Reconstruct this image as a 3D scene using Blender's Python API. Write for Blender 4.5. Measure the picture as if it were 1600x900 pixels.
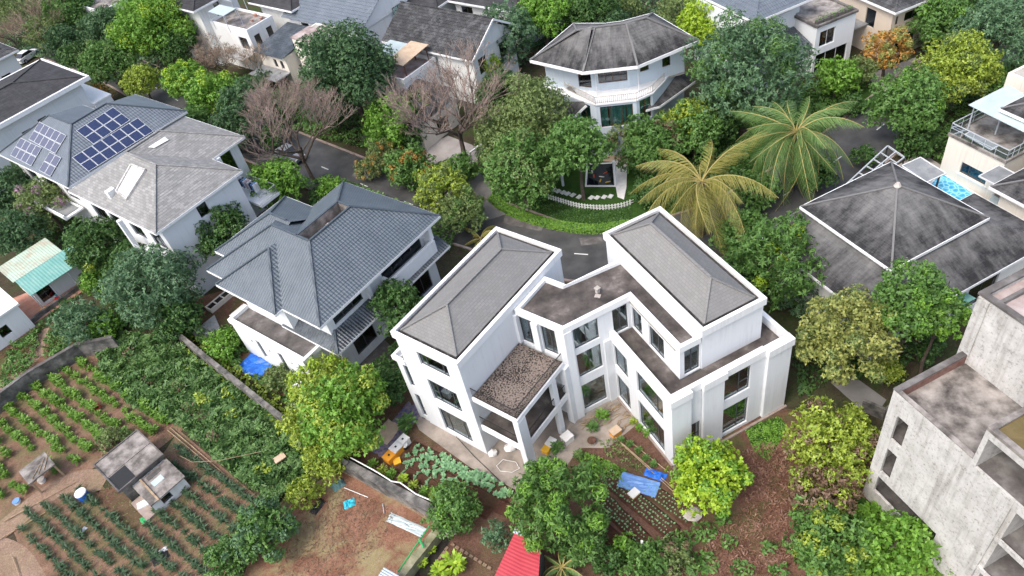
import bpy, bmesh, math, random
import numpy as np
from math import pi, sin, cos, radians, hypot, sqrt, atan2, tan
from mathutils import Vector, Matrix

for o in list(bpy.data.objects): bpy.data.objects.remove(o)
scene = bpy.context.scene
COL = scene.collection
R = random.Random(7)
NR = np.random.default_rng(11)

# ---------------------------------------------------------------- camera
CAM_F, CAM_P, CAM_R, CAM_H = 1165.0, radians(43.45), radians(-13.12), 46.0
_f = Vector((0, cos(CAM_P), -sin(CAM_P)))
_x = Vector((1, 0, 0)); _u = _x.cross(_f)
_X = _x * cos(CAM_R) + _u * sin(CAM_R)
_U = -_x * sin(CAM_R) + _u * cos(CAM_R)
cam_d = bpy.data.cameras.new('camera'); cam = bpy.data.objects.new('camera', cam_d)
COL.objects.link(cam)
cam_d.sensor_fit = 'HORIZONTAL'; cam_d.sensor_width = 36.0
cam_d.lens = 36.0 * CAM_F / 1600.0
cam_d.clip_start = 0.5; cam_d.clip_end = 5000
m3 = Matrix((_X, _U, -_f)).transposed()
cam.matrix_world = Matrix.Translation((0, 0, CAM_H)) @ m3.to_4x4()
scene.camera = cam

# ---------------------------------------------------------------- sky, sun, exposure
SUN_AZ, SUN_EL = radians(215), radians(55)
world = bpy.data.worlds.new('World'); scene.world = world
world.use_nodes = True
wn = world.node_tree.nodes; wl = world.node_tree.links
sky = wn.new('ShaderNodeTexSky'); sky.sky_type = 'NISHITA'; sky.sun_disc = False
sky.sun_elevation = SUN_EL; sky.sun_rotation = radians(90) - SUN_AZ
sky.air_density = 1.0; sky.dust_density = 4.0; sky.ozone_density = 1.0
hsv = wn.new('ShaderNodeHueSaturation'); hsv.inputs['Saturation'].default_value = 0.78
wl.new(sky.outputs[0], hsv.inputs['Color'])
wl.new(hsv.outputs[0], wn['Background'].inputs['Color'])
wn['Background'].inputs['Strength'].default_value = 0.15
sun_d = bpy.data.lights.new('sun', 'SUN'); sun_d.energy = 0.65; sun_d.angle = radians(20)
sun_d.color = (1.0, 0.95, 0.88)
sun = bpy.data.objects.new('sun', sun_d); COL.objects.link(sun)
sd = Vector((cos(SUN_EL) * cos(SUN_AZ), cos(SUN_EL) * sin(SUN_AZ), sin(SUN_EL)))
sun.rotation_euler = sd.to_track_quat('Z', 'Y').to_euler(); sun.location = (0, 0, 80)
scene.view_settings.view_transform = 'Standard'; scene.view_settings.look = 'None'
scene.view_settings.exposure = 1.22; scene.view_settings.gamma = 1.0
scene.view_settings.use_curve_mapping = False
scene.render.engine = 'CYCLES'

# ---------------------------------------------------------------- helpers: points, frames, meshes
def P(px, py, z=0.0):
    """point at height z that the photograph shows at pixel (px, py)"""
    v = _X * ((px - 800) / CAM_F) - _U * ((py - 450) / CAM_F) + _f
    t = (z - CAM_H) / v.z
    return Vector((v.x * t, v.y * t, z))
def scale_at(p):
    """metres per photo pixel at point p"""
    return (Vector(p) - Vector((0, 0, CAM_H))).dot(_f) / CAM_F

class Fr:
    def __init__(s, o, az):
        s.o = (o[0], o[1]); s.az = az; a = radians(az); s.c, s.s = cos(a), sin(a)
    def pt(s, u, v, z):
        return (s.o[0] + u * s.c - v * s.s, s.o[1] + u * s.s + v * s.c, z)
    def uv(s, p):
        dx, dy = p[0] - s.o[0], p[1] - s.o[1]
        return (dx * s.c + dy * s.s, -dx * s.s + dy * s.c)
W = Fr((0, 0), 0)

def empty(name, loc, label, cat, group=None, kind=None):
    o = bpy.data.objects.new(name, None); COL.objects.link(o)
    o.location = loc; o.empty_display_size = 0.3
    o['label'] = label; o['category'] = cat
    if group: o['group'] = group
    if kind: o['kind'] = kind
    return o
def tag(o, label=None, cat=None, group=None, kind=None):
    if label: o['label'] = label
    if cat: o['category'] = cat
    if group: o['group'] = group
    if kind: o['kind'] = kind
    return o
def root_loc(o):
    x = y = z = 0.0
    while o is not None:
        x += o.location.x; y += o.location.y; z += o.location.z; o = o.parent
    return x, y, z

class MB:
    def __init__(s): s.v = []; s.f = []; s.uv = []; s.m = []; s.sm = []
    def poly(s, pts, uvs=None, mi=0, smooth=False):
        n = len(s.v); s.v.extend([tuple(p) for p in pts])
        s.f.append(tuple(range(n, n + len(pts))))
        s.uv.append(uvs if uvs else [(p[0] + p[1] * 0.31, p[2] + p[1] * 0.7) for p in pts])
        s.m.append(mi); s.sm.append(smooth)
    def prism(s, fr, poly, z0, z1, mi=0):
        a = sum(poly[i][0] * poly[(i + 1) % len(poly)][1] - poly[(i + 1) % len(poly)][0] * poly[i][1] for i in range(len(poly)))
        if a < 0: poly = poly[::-1]
        n = len(poly)
        s.poly([fr.pt(u, v, z1) for u, v in poly], [(u, v) for u, v in poly], mi)
        s.poly([fr.pt(u, v, z0) for u, v in poly[::-1]], [(u, v) for u, v in poly[::-1]], mi)
        t = 0
        for i in range(n):
            (u0, v0), (u1, v1) = poly[i], poly[(i + 1) % n]
            L = hypot(u1 - u0, v1 - v0)
            s.poly([fr.pt(u0, v0, z0), fr.pt(u1, v1, z0), fr.pt(u1, v1, z1), fr.pt(u0, v0, z1)],
                   [(t, z0), (t + L, z0), (t + L, z1), (t, z1)], mi)
            t += L
    def box(s, fr, u0, u1, v0, v1, z0, z1, mi=0):
        if u0 > u1: u0, u1 = u1, u0
        if v0 > v1: v0, v1 = v1, v0
        s.prism(fr, [(u0, v0), (u1, v0), (u1, v1), (u0, v1)], z0, z1, mi)
    def tube(s, p0, p1, r0, r1=None, n=6, mi=0, cap=True):
        r1 = r0 if r1 is None else r1
        p0, p1 = Vector(p0), Vector(p1); d = (p1 - p0)
        if d.length < 1e-6: return
        d.normalize(); a = d.orthogonal().normalized(); b = d.cross(a)
        r = [[p + (a * cos(2 * pi * k / n) + b * sin(2 * pi * k / n)) * q for k in range(n)] for p, q in ((p0, r0), (p1, r1))]
        for k in range(n):
            j = (k + 1) % n
            s.poly([r[0][k], r[0][j], r[1][j], r[1][k]], None, mi, True)
        if cap:
            s.poly(r[0][::-1], None, mi); s.poly(r[1], None, mi)
    def path(s, pts, r, n=5, mi=0):
        for a, b in zip(pts, pts[1:]): s.tube(a, b, r, r, n, mi)
    def beam(s, p0, p1, w, h, mi=0):
        """box section beam between two points, w across, h vertical (below the line)"""
        p0, p1 = Vector(p0), Vector(p1); d = (p1 - p0).normalized()
        side = Vector((-d.y, d.x, 0)); side = side.normalized() if side.length > 1e-6 else Vector((1, 0, 0))
        up = d.cross(side) * -1
        if up.z < 0: up = -up
        a = side * (w / 2); b = up * (h / 2)
        q = [[p + sa * a + sb * b for sa, sb in ((-1, -1), (1, -1), (1, 1), (-1, 1))] for p in (p0, p1)]
        for k in range(4):
            j = (k + 1) % 4
            s.poly([q[0][k], q[0][j], q[1][j], q[1][k]], None, mi)
        s.poly(q[0][::-1], None, mi); s.poly(q[1], None, mi)
    def blob(s, c, rx, ry, rz, seed=0, rings=5, segs=8, amp=0.18, mi=0, az=0):
        rr = random.Random(seed); ca, sa = cos(az), sin(az)
        P_ = []
        for i in range(rings + 1):
            th = pi * i / rings; row = []
            for k in range(segs):
                ph = 2 * pi * k / segs; q = 1 + rr.uniform(-amp, amp)
                x, y = rx * q * sin(th) * cos(ph), ry * q * sin(th) * sin(ph)
                row.append((c[0] + x * ca - y * sa, c[1] + x * sa + y * ca, c[2] + rz * q * cos(th)))
            P_.append(row)
        for i in range(rings):
            for k in range(segs):
                j = (k + 1) % segs
                s.poly([P_[i + 1][k], P_[i + 1][j], P_[i][j], P_[i][k]], None, mi, True)
    def cut(s):
        s.cuts = getattr(s, 'cuts', [(0, 0)]); s.cuts.append((len(s.v), len(s.f)))
    def build_each(s, name, mat, parent=None):
        cs = [c for c in getattr(s, 'cuts', [(0, 0)])] + [(len(s.v), len(s.f))]; out = []
        for (v0, f0), (v1, f1) in zip(cs, cs[1:]):
            if f1 == f0: continue
            q = MB(); q.v = s.v[v0:v1]; q.f = [tuple(i - v0 for i in f) for f in s.f[f0:f1]]; q.uv = s.uv[f0:f1]; q.m = s.m[f0:f1]; q.sm = s.sm[f0:f1]
            out.append(q.build(name, mat, parent))
        return out
    def build(s, name, mat, parent=None):
        me = bpy.data.meshes.new(name)
        ox, oy, oz = root_loc(parent) if parent else (0, 0, 0)
        me.from_pydata([(x - ox, y - oy, z - oz) for x, y, z in s.v], [], s.f)
        for mt in (mat if isinstance(mat, (list, tuple)) else [mat]): me.materials.append(MAT[mt])
        ul = me.uv_layers.new(name='UVMap')
        flat = [c for q in s.uv for p in q for c in p]
        ul.data.foreach_set('uv', flat)
        me.polygons.foreach_set('material_index', s.m)
        me.polygons.foreach_set('use_smooth', s.sm)
        me.update()
        o = bpy.data.objects.new(name, me); COL.objects.link(o)
        if parent: o.parent = parent
        return o
def link_copy(o, parent, loc=None):
    c = o.copy(); COL.objects.link(c); c.parent = parent
    if loc is not None: c.location = loc
    return c
def copy_tree(root, loc, rz=0.0, sc=1.0, label=None, group=None):
    r = root.copy(); COL.objects.link(r); r.location = loc; r.rotation_euler = (0, 0, rz)
    r.scale = (sc, sc, sc) if not isinstance(sc, tuple) else sc
    if label: r['label'] = label
    if group: r['group'] = group
    for ch in list(root.children):
        c = ch.copy(); COL.objects.link(c); c.parent = r
        for g in list(ch.children):
            d = g.copy(); COL.objects.link(d); d.parent = c
    return r
def ppoly(pts, z=0.0):
    return [tuple(P(x, y, z)[:2]) for x, y in pts]
def inside(x, y, poly):
    c = False; n = len(poly); j = n - 1
    for i in range(n):
        xi, yi = poly[i]; xj, yj = poly[j]
        if (yi > y) != (yj > y) and x < (xj - xi) * (y - yi) / (yj - yi) + xi: c = not c
        j = i
    return c
def inside_np(X_, Y_, poly):
    c = np.zeros(len(X_), bool); n = len(poly); j = n - 1
    for i in range(n):
        xi, yi = poly[i]; xj, yj = poly[j]
        if yi != yj:
            c ^= ((yi > Y_) != (yj > Y_)) & (X_ < (xj - xi) * (Y_ - yi) / (yj - yi) + xi)
        j = i
    return c

# ---------------------------------------------------------------- materials
MAT = {}
def lin(c):
    if isinstance(c, str):
        c = [int(c[i:i + 2], 16) / 255 for i in (0, 2, 4)]
        return tuple((x / 12.92 if x <= .04045 else ((x + .055) / 1.055) ** 2.4) for x in c) + (1,)
    return tuple(c) + (1,) if len(c) == 3 else tuple(c)
class N:
    def __init__(s, name):
        s.m = bpy.data.materials.new(name); s.m.use_nodes = True
        s.t = s.m.node_tree; s.b = s.t.nodes['Principled BSDF']; MAT[name] = s.m
        s.out = s.t.nodes['Material Output']
    def n(s, k, **kw):
        d = s.t.nodes.new('ShaderNode' + k)
        for a, b in kw.items(): setattr(d, a, b)
        return d
    def l(s, a, b): s.t.links.new(a, b)
    def coord(s, k='Object', scale=None, rot=0):
        c = s.n('TexCoord'); o = c.outputs[k]
        if scale or rot:
            m = s.n('Mapping'); s.l(o, m.inputs[0])
            if scale: m.inputs['Scale'].default_value = scale if isinstance(scale, tuple) else (scale,) * 3
            m.inputs['Rotation'].default_value = (0, 0, rot); o = m.outputs[0]
        return o
    def noise(s, vec, scale, detail=4, rough=.6, dist=0):
        d = s.n('TexNoise'); s.l(vec, d.inputs['Vector']); d.inputs['Scale'].default_value = scale
        d.inputs['Detail'].default_value = detail; d.inputs['Roughness'].default_value = rough
        d.inputs['Distortion'].default_value = dist
        return d.outputs['Fac']
    def ramp(s, fac, stops, interp='LINEAR'):
        d = s.n('ValToRGB'); e = d.color_ramp.elements; d.color_ramp.interpolation = interp
        while len(e) < len(stops): e.new(.5)
        for x, (p, c) in zip(e, stops): x.position = p; x.color = lin(c)
        s.l(fac, d.inputs[0]); return d.outputs[0]
    def mix(s, fac, a, b, mode='MIX'):
        d = s.n('MixRGB', blend_type=mode)
        for i, q in enumerate((fac, a, b)):
            if hasattr(q, 'is_output'): s.l(q, d.inputs[i])
            elif i == 0: d.inputs[0].default_value = q
            else: d.inputs[i].default_value = lin(q)
        return d.outputs[0]
    def math(s, op, a, b=None):
        d = s.n('Math', operation=op)
        for i, q in enumerate((a, b)):
            if q is None: continue
            if hasattr(q, 'is_output'): s.l(q, d.inputs[i])
            else: d.inputs[i].default_value = q
        return d.outputs[0]
    def col(s, c): s.l(c, s.b.inputs['Base Color'])
    def bump(s, h, strength=.3, dist=.02):
        d = s.n('Bump'); d.inputs['Strength'].default_value = strength; d.inputs['Distance'].default_value = dist
        s.l(h, d.inputs['Height']); s.l(d.outputs[0], s.b.inputs['Normal'])
    def rough(s, r): s.b.inputs['Roughness'].default_value = r; return s
    def spec(s, r): s.b.inputs['Specular IOR Level'].default_value = r; return s

def m_simple(name, stops, scale=1.5, rough=.8, bump=0, coord='Object', detail=5, dist=0, spec=.3, bscale=None):
    a = N(name); v = a.coord(coord)
    f = a.noise(v, scale, detail, .62, dist)
    if isinstance(stops, str): a.b.inputs['Base Color'].default_value = lin(stops)
    else: a.col(a.ramp(f, stops))
    if bump: a.bump(a.noise(v, bscale or scale * 6, 5), bump, .03)
    a.rough(rough).spec(spec); return a
def m_plain(name, c, rough=.6, spec=.3, metal=0):
    a = N(name); a.b.inputs['Base Color'].default_value = lin(c); a.rough(rough).spec(spec)
    a.b.inputs['Metallic'].default_value = metal; return a
def m_plaster(name, base, dirt, amt=.35, rough=.75):
    """painted wall: faint cloudy tint, streaks running down, specks"""
    a = N(name); v = a.coord('Object')
    f = a.noise(v, .5, 5, .6); g = a.noise(a.coord('Object', (3.2, 3.2, .16)), 1.6, 4, .6)
    h = a.math('MULTIPLY', a.ramp(f, [(.4, (0, 0, 0)), (.75, (1, 1, 1))]), a.ramp(g, [(.45, (0, 0, 0)), (.8, (1, 1, 1))]))
    sp = a.ramp(a.noise(v, 9, 4, .7), [(.62, (0, 0, 0)), (.78, (1, 1, 1))])
    k = a.math('MULTIPLY', a.math('MAXIMUM', h, a.math('MULTIPLY', sp, .35)), amt)
    a.col(a.mix(k, base, dirt)); a.bump(a.noise(v, 30, 3), .06, .01)
    a.rough(rough).spec(.25); return a
def m_shingle(name, c1, c2, c3, w=.30, h=.14, wear=None, wearamt=.5, rough=.9, bump=.5, wearup=0.0):
    """asphalt shingles or flat tiles laid in UV metres, worn patches in object space"""
    a = N(name); uv = a.coord('UV')
    b = a.n('TexBrick'); a.l(uv, b.inputs['Vector'])
    b.inputs['Scale'].default_value = 1.0; b.inputs['Brick Width'].default_value = w
    b.inputs['Row Height'].default_value = h; b.inputs['Mortar Size'].default_value = h * .06
    b.inputs['Mortar Smooth'].default_value = .2; b.inputs['Bias'].default_value = 0
    b.inputs['Color1'].default_value = lin(c1); b.inputs['Color2'].default_value = lin(c2); b.inputs['Mortar'].default_value = lin(c3)
    v = a.coord('Object'); c = b.outputs['Color']
    f = a.noise(v, .35, 6, .65, .0)
    c = a.mix(a.ramp(f, [(.35, (0, 0, 0)), (.75, (.35, .35, .35))]), c, c3)
    if wear:
        st = a.noise(a.coord('UV', (1.3, .32, 1)), 1.0, 8, .7); q = a.noise(v, .6, 8, .7)
        sx = a.n('SeparateXYZ'); a.l(uv, sx.inputs[0])
        up = a.math('MULTIPLY', sx.outputs[1], wearup)
        k = a.math('ADD', a.math('MULTIPLY', a.math('ADD', st, q), .5), up)
        c = a.mix(a.math('MULTIPLY', a.ramp(k, [(.47, (0, 0, 0)), (.72, (1, 1, 1))]), wearamt), c, wear)
    a.col(c); a.bump(b.outputs['Fac'], -bump, .015)
    a.rough(rough).spec(.2); return a
def m_ribbed(name, c1, c2, per=.25, rough=.5, spec=.4, bump=.8, wear=None, wearamt=.4, axis=0):
    a = N(name); uv = a.coord('UV'); sx = a.n('SeparateXYZ'); a.l(uv, sx.inputs[0])
    w = a.math('SINE', a.math('MULTIPLY', sx.outputs[axis], 2 * pi / per))
    v = a.coord('Object'); c = a.ramp(a.noise(v, .6, 5), [(.3, c1), (.7, c2)])
    if wear: c = a.mix(a.math('MULTIPLY', a.ramp(a.noise(v, .8, 8, .72, .0), [(.47, (0, 0, 0)), (.62, (1, 1, 1))]), wearamt), c, wear)
    a.col(c); a.bump(w, bump, per * .12); a.rough(rough).spec(spec); return a
def m_leaf(name, cols, transl=.25, rough=.5, gain=1.75):
    cols = [tuple(min(.6, q * gain) for q in c) for c in cols]
    a = N(name); g = a.n('NewGeometry')
    n_ = len(cols); c = a.ramp(g.outputs['Random Per Island'], [(i / max(1, n_ - 1), q) for i, q in enumerate(cols)])
    f = a.noise(a.coord('Object'), .45, 3)
    c = a.mix(a.ramp(f, [(.35, (.0, .0, .0)), (.7, (.35, .35, .35))]), c, cols[-1])
    a.col(c); a.rough(rough).spec(.35)
    t = a.n('BsdfTranslucent'); a.l(c, t.inputs[0])
    mx = a.n('MixShader'); mx.inputs[0].default_value = transl
    a.l(a.b.outputs[0], mx.inputs[1]); a.l(t.outputs[0], mx.inputs[2]); a.l(mx.outputs[0], a.out.inputs[0])
    return a
def m_glass(name, tint, gloss=.06, rough=.02, trans=.75):
    a = N(name); t = a.n('BsdfTransparent'); t.inputs[0].default_value = lin(tint)
    g = a.n('BsdfGlossy'); g.inputs['Roughness'].default_value = rough; g.inputs['Color'].default_value = (.9, .95, 1, 1)
    lw = a.n('LayerWeight'); lw.inputs[0].default_value = .35
    f = a.math('ADD', a.math('MULTIPLY', lw.outputs['Fresnel'], .6), gloss)
    mx = a.n('MixShader'); a.l(f, mx.inputs[0]); a.l(t.outputs[0], mx.inputs[1]); a.l(g.outputs[0], mx.inputs[2])
    a.l(mx.outputs[0], a.out.inputs[0]); return a
# surfaces
m_plaster('white_plaster', (.69, .71, .73), (.34, .33, .30), .5)
m_plaster('white_old', (.68, .69, .68), (.30, .29, .27), .6)
m_plaster('cream_plaster', (.74, .69, .61), (.35, .30, .25), .5)
m_plaster('beige_plaster', (.58, .50, .41), (.28, .23, .18), .5)
m_plaster('pale_blue_plaster', (.50, .57, .63), (.30, .32, .34), .5)
m_plaster('trim_white', (.75, .755, .76), (.30, .28, .26), .55)
m_simple('interior_wall', [(.3, (.52, .52, .50)), (.7, (.64, .64, .62))], 1.2, .9)
m_simple('interior_floor', [(.3, (.30, .28, .25)), (.7, (.42, .40, .36))], 1.5, .8)
m_simple('terrace_dirt', [(.28, (.020, .018, .017)), (.42, (.055, .047, .043)), (.56, (.10, .086, .078)), (.72, (.24, .21, .19))], .6, .92, .25, dist=.09, detail=8)
m_simple('gutter_dirt', [(.3, (.02, .02, .02)), (.6, (.07, .065, .06)), (.8, (.2, .19, .18))], 2.2, .95, .4)
a = N('moss_terrace'); v = a.coord('Object')
nz = a.noise(v, .8, 5, .65); k = a.math('ADD', a.math('MULTIPLY', a.noise(v, 8.5, 3, .62), .75), a.math('MULTIPLY', nz, .3))
c = a.ramp(k, [(.40, (.012, .011, .010)), (.475, (.035, .030, .027)), (.51, (.16, .130, .112)), (.70, (.25, .205, .178))])
a.col(c); a.rough(.95).spec(.15); a.bump(k, .4, .03)
m_shingle('villa_shingle', (.185, .183, .178), (.215, .212, .206), (.140, .138, .134), .34, .2, (.245, .242, .237), .35)
m_shingle('grey_shingle', (.22, .22, .215), (.33, .325, .32), (.16, .16, .155), .5, .25, (.11, .108, .105), .55)
m_shingle('black_shingle', (.026, .026, .028), (.042, .042, .044), (.016, .016, .016), .35, .17, (.30, .295, .29), .5, wearup=.04)
m_shingle('dark_felt', (.038, .038, .042), (.052, .052, .056), (.03, .03, .03), .9, .5, (.11, .11, .115), .4)
m_ribbed('slate_tile', (.074, .094, .113), (.10, .122, .143), .27, .45, .4, .55, (.15, .175, .195), .25)
m_ribbed('slate_tile_dark', (.04, .05, .06), (.075, .09, .105), .27, .42, .45, .9, (.22, .25, .28), .35)
m_ribbed('slate_ridge', (.05, .066, .082), (.07, .087, .104), .4, .45, .45, .2)
m_ribbed('blue_metal', (.095, .115, .14), (.125, .148, .175), .30, .42, .45, .5, (.20, .23, .255), .25)
m_ribbed('old_tile', (.030, .031, .033), (.06, .061, .063), .25, .8, .2, .7, (.17, .175, .18), .5)
m_ribbed('red_sheet', (.40, .045, .06), (.48, .07, .085), .22, .55, .25, .25)
m_ribbed('teal_sheet', (.13, .31, .28), (.17, .36, .32), .3, .55, .3, .3, (.32, .45, .40), .35)
m_ribbed('pale_green_sheet', (.34, .44, .36), (.42, .50, .41), .3, .6, .3, .3, (.36, .24, .16), .55)
m_ribbed('grey_sheet', (.34, .40, .45), (.42, .48, .53), .16, .5, .4, .9)
m_ribbed('smoked_sheet', (.17, .18, .185), (.24, .25, .255), 1.1, .35, .5, .15, (.42, .42, .41), .35)
m_simple('frosted_sheet', [(.3, (.36, .43, .43)), (.7, (.46, .53, .53))], .9, .35, 0, spec=.5)
a = N('concrete_old'); v = a.coord('Object')
c = a.ramp(a.noise(v, .8, 9, .66), [(.3, (.40, .39, .37)), (.5, (.50, .49, .47)), (.7, (.58, .57, .55))])
st = a.ramp(a.noise(a.coord('Object', (1.6, 1.6, .12)), 1.5, 6, .66), [(.50, (1, 1, 1)), (.64, (.55, .53, .50)), (.8, (.34, .33, .31))])
sp = a.ramp(a.noise(v, 5, 7, .75), [(.36, (.55, .53, .5)), (.47, (1, 1, 1))])
a.col(a.mix(.9, a.mix(.5, c, st, 'MULTIPLY'), sp, 'MULTIPLY')); a.rough(.92).spec(.15); a.bump(a.noise(v, 8, 7, .7), .25, .03)
m_simple('concrete_floor', [(.30, (.045, .040, .037)), (.44, (.15, .135, .123)), (.56, (.27, .245, .225)), (.74, (.40, .37, .345))], .9, .92, .3, dist=.10, detail=9)
m_simple('concrete_pink', [(.25, (.12, .09, .085)), (.5, (.34, .27, .255)), (.75, (.48, .42, .40))], .8, .92, .3, dist=.09, detail=8)
m_simple('concrete_dark', [(.25, (.045, .042, .04)), (.5, (.115, .105, .10)), (.75, (.23, .22, .21))], .9, .92, .3, dist=.09, detail=8)
a = N('pond_slab'); v = a.coord('Object')
a.col(a.ramp(a.noise(v, .9, 6, .6, .5), [(.3, (.10, .075, .025)), (.55, (.155, .115, .045)), (.7, (.11, .10, .05))])); a.rough(.12).spec(.5)
m_simple('brick_red', [(.3, (.14, .07, .058)), (.55, (.22, .125, .105)), (.8, (.28, .20, .175))], 2.5, .9, .4)
m_simple('wall_old', [(.30, (.03, .03, .028)), (.46, (.10, .097, .09)), (.58, (.19, .178, .165)), (.74, (.30, .28, .26))], 1.0, .95, .4, dist=.10, detail=9)
m_simple('wall_mossy', [(.25, (.09, .10, .045)), (.5, (.22, .215, .13)), (.75, (.36, .33, .25))], 1.8, .95, .4, dist=.09, detail=8)
m_simple('asphalt', [(.34, (.038, .038, .039)), (.5, (.062, .062, .061)), (.72, (.10, .098, .095))], .35, .55, .25, dist=.07, detail=9, spec=.35, bscale=25)
m_simple('asphalt_light', [(.3, (.15, .145, .138)), (.7, (.23, .22, .21))], .5, .85, .2, detail=8, bscale=20)
m_simple('paving', [(.3, (.28, .25, .23)), (.7, (.40, .37, .35))], .9, .9, .2, detail=8, bscale=18)
m_simple('kerb', [(.3, (.19, .14, .12)), (.6, (.31, .25, .22)), (.8, (.40, .36, .33))], 1.4, .9, .3)
m_plain('road_paint', (.62, .62, .60), .7)
m_simple('apron', [(.22, (.11, .10, .09)), (.45, (.24, .205, .175)), (.62, (.33, .285, .245)), (.82, (.42, .38, .345))], .65, .92, .2, dist=.12, detail=9)
m_simple('clay_paving', [(.3, (.34, .15, .105)), (.6, (.44, .24, .18)), (.8, (.50, .34, .28))], 1.2, .9, .2)
# soils
def m_soil(name, stops, grass, gamt, scale=.8):
    a = N(name); v = a.coord('Object')
    c = a.ramp(a.noise(v, scale, 9, .68, .4), stops)
    s = a.ramp(a.noise(v, 7, 6, .75), [(.36, (.45, .45, .45)), (.62, (1, 1, 1))])
    c = a.mix(.8, c, s, 'MULTIPLY')
    g = a.math('MULTIPLY', a.ramp(a.noise(v, .33, 8, .7, .5), [(.47, (0, 0, 0)), (.60, (1, 1, 1))]), gamt)
    c = a.mix(g, c, a.ramp(a.noise(v, 5, 5), [(.3, grass[0]), (.7, grass[1])]))
    a.col(c); a.bump(a.noise(v, 9, 8, .75), .7, .08); a.rough(.97).spec(.1); return a
m_soil('ground_earth', [(.3, (.045, .040, .026)), (.6, (.085, .068, .045)), (.8, (.13, .10, .07))], ((.028, .048, .016), (.06, .085, .028)), .85)
m_soil('bed_soil', [(.3, (.060, .028, .020)), (.55, (.098, .047, .033)), (.8, (.15, .078, .056))], ((.05, .06, .025), (.09, .09, .04)), .3, 1.4)
m_soil('garden_soil', [(.3, (.105, .056, .040)), (.55, (.165, .092, .066)), (.8, (.23, .135, .10))], ((.06, .075, .03), (.11, .12, .05)), .35, 1.4)
m_soil('farm_soil', [(.3, (.17, .098, .066)), (.55, (.27, .165, .115)), (.8, (.38, .26, .19))], ((.09, .095, .04), (.17, .165, .08)), .75)
m_soil('yard_soil', [(.3, (.185, .092, .058)), (.55, (.275, .145, .095)), (.8, (.36, .21, .145))], ((.30, .235, .15), (.22, .20, .085)), .9, .6)
m_soil('path_soil', [(.3, (.24, .155, .11)), (.6, (.35, .245, .18)), (.8, (.45, .34, .265))], ((.16, .15, .07), (.24, .21, .11)), .35)
m_soil('brush_soil', [(.3, (.12, .062, .043)), (.55, (.20, .105, .074)), (.8, (.28, .165, .12))], ((.045, .075, .022), (.09, .12, .04)), .6)
m_soil('lawn', [(.3, (.028, .070, .014)), (.6, (.045, .10, .02)), (.85, (.07, .13, .03))], ((.05, .10, .02), (.04, .08, .02)), .5, 2.0)
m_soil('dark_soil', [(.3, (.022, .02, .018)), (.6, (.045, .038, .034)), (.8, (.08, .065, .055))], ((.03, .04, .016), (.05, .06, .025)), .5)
# frames, glass, bits
m_plain('frame_dark', (.07, .075, .08), .45); m_plain('frame_white', (.62, .63, .64), .5)
m_plain('frame_brown', (.12, .055, .035), .55); m_plain('rail_dark', (.03, .028, .027), .6)
m_plain('rail_grey', (.42, .45, .48), .4); m_plain('steel_dark', (.04, .042, .045), .5)
m_glass('glass', (.72, .78, .77), .09); m_glass('glass_dark', (.28, .32, .34), .08)
m_glass('glass_green', (.60, .76, .74), .05)
m_simple('curtain', [(.3, (.30, .42, .42)), (.7, (.46, .56, .55))], 3.0, .9)
m_plain('curtain_red', (.36, .03, .035), .8); m_plain('curtain_brown', (.16, .08, .05), .8)
m_plain('void_dark', (.02, .02, .022), .8)
a = N('solar_cell'); uv = a.coord('UV'); b = a.n('TexBrick'); a.l(uv, b.inputs['Vector'])
b.offset = 0; b.inputs['Scale'].default_value = 1; b.inputs['Brick Width'].default_value = .17; b.inputs['Row Height'].default_value = .17
b.inputs['Mortar Size'].default_value = .006; b.inputs['Color1'].default_value = (.012, .022, .07, 1)
b.inputs['Color2'].default_value = (.02, .034, .095, 1); b.inputs['Mortar'].default_value = (.06, .075, .13, 1)
a.col(b.outputs[0]); a.rough(.18).spec(.5)
a = N('solar_cell_grey'); a.b.inputs['Base Color'].default_value = (.075, .078, .12, 1); a.rough(.2).spec(.6)
m_plain('alu', (.62, .64, .66), .4, .5)
m_simple('tarp_blue', [(.3, (.015, .085, .40)), (.6, (.03, .16, .60)), (.8, (.09, .28, .70))], 2.2, .4, .6, bscale=4)
m_simple('tarp_pale', [(.3, (.10, .21, .50)), (.6, (.16, .31, .62)), (.8, (.32, .45, .68))], 1.8, .45, .6, bscale=4)
m_simple('tarp_cyan', [(.3, (.02, .34, .48)), (.7, (.08, .55, .65))], 2.2, .45, .5, bscale=6)
m_simple('tarp_teal', [(.3, (.06, .13, .13)), (.7, (.14, .24, .23))], 3, .6, .5, bscale=6)
m_simple('net_purple', [(.35, (.06, .065, .16)), (.5, (.16, .14, .20)), (.62, (.25, .19, .18)), (.8, (.10, .10, .24))], 4.0, .9, .5, dist=.12)
m_plain('plastic_white', (.70, .70, .68), .5); m_plain('plastic_orange', (.72, .30, .03), .5)
m_plain('plastic_yellow', (.75, .42, .04), .5); m_plain('plastic_red', (.5, .03, .03), .5)
m_plain('plastic_black', (.02, .02, .02), .5); m_plain('plastic_green', (.03, .33, .10), .5)
m_plain('plastic_mint', (.25, .55, .45), .5)
m_simple('styro', [(.3, (.68, .66, .62)), (.7, (.78, .77, .74))], 2, .7)
m_simple('cardboard', [(.3, (.42, .31, .21)), (.7, (.54, .42, .31))], 1.5, .9)
m_simple('wood_pole', [(.3, (.22, .15, .09)), (.7, (.42, .32, .21))], 3, .9)
m_simple('stone', [(.3, (.30, .27, .24)), (.7, (.52, .48, .44))], 2, .9, .4)
m_simple('stone_white', [(.3, (.58, .57, .55)), (.7, (.74, .73, .71))], 2, .8, .3)
m_simple('bark', [(.3, (.055, .042, .034)), (.7, (.14, .11, .09))], 3, .95, .5)
m_simple('bark_pale', [(.3, (.14, .12, .105)), (.7, (.27, .24, .21))], 3, .95, .5)
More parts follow.
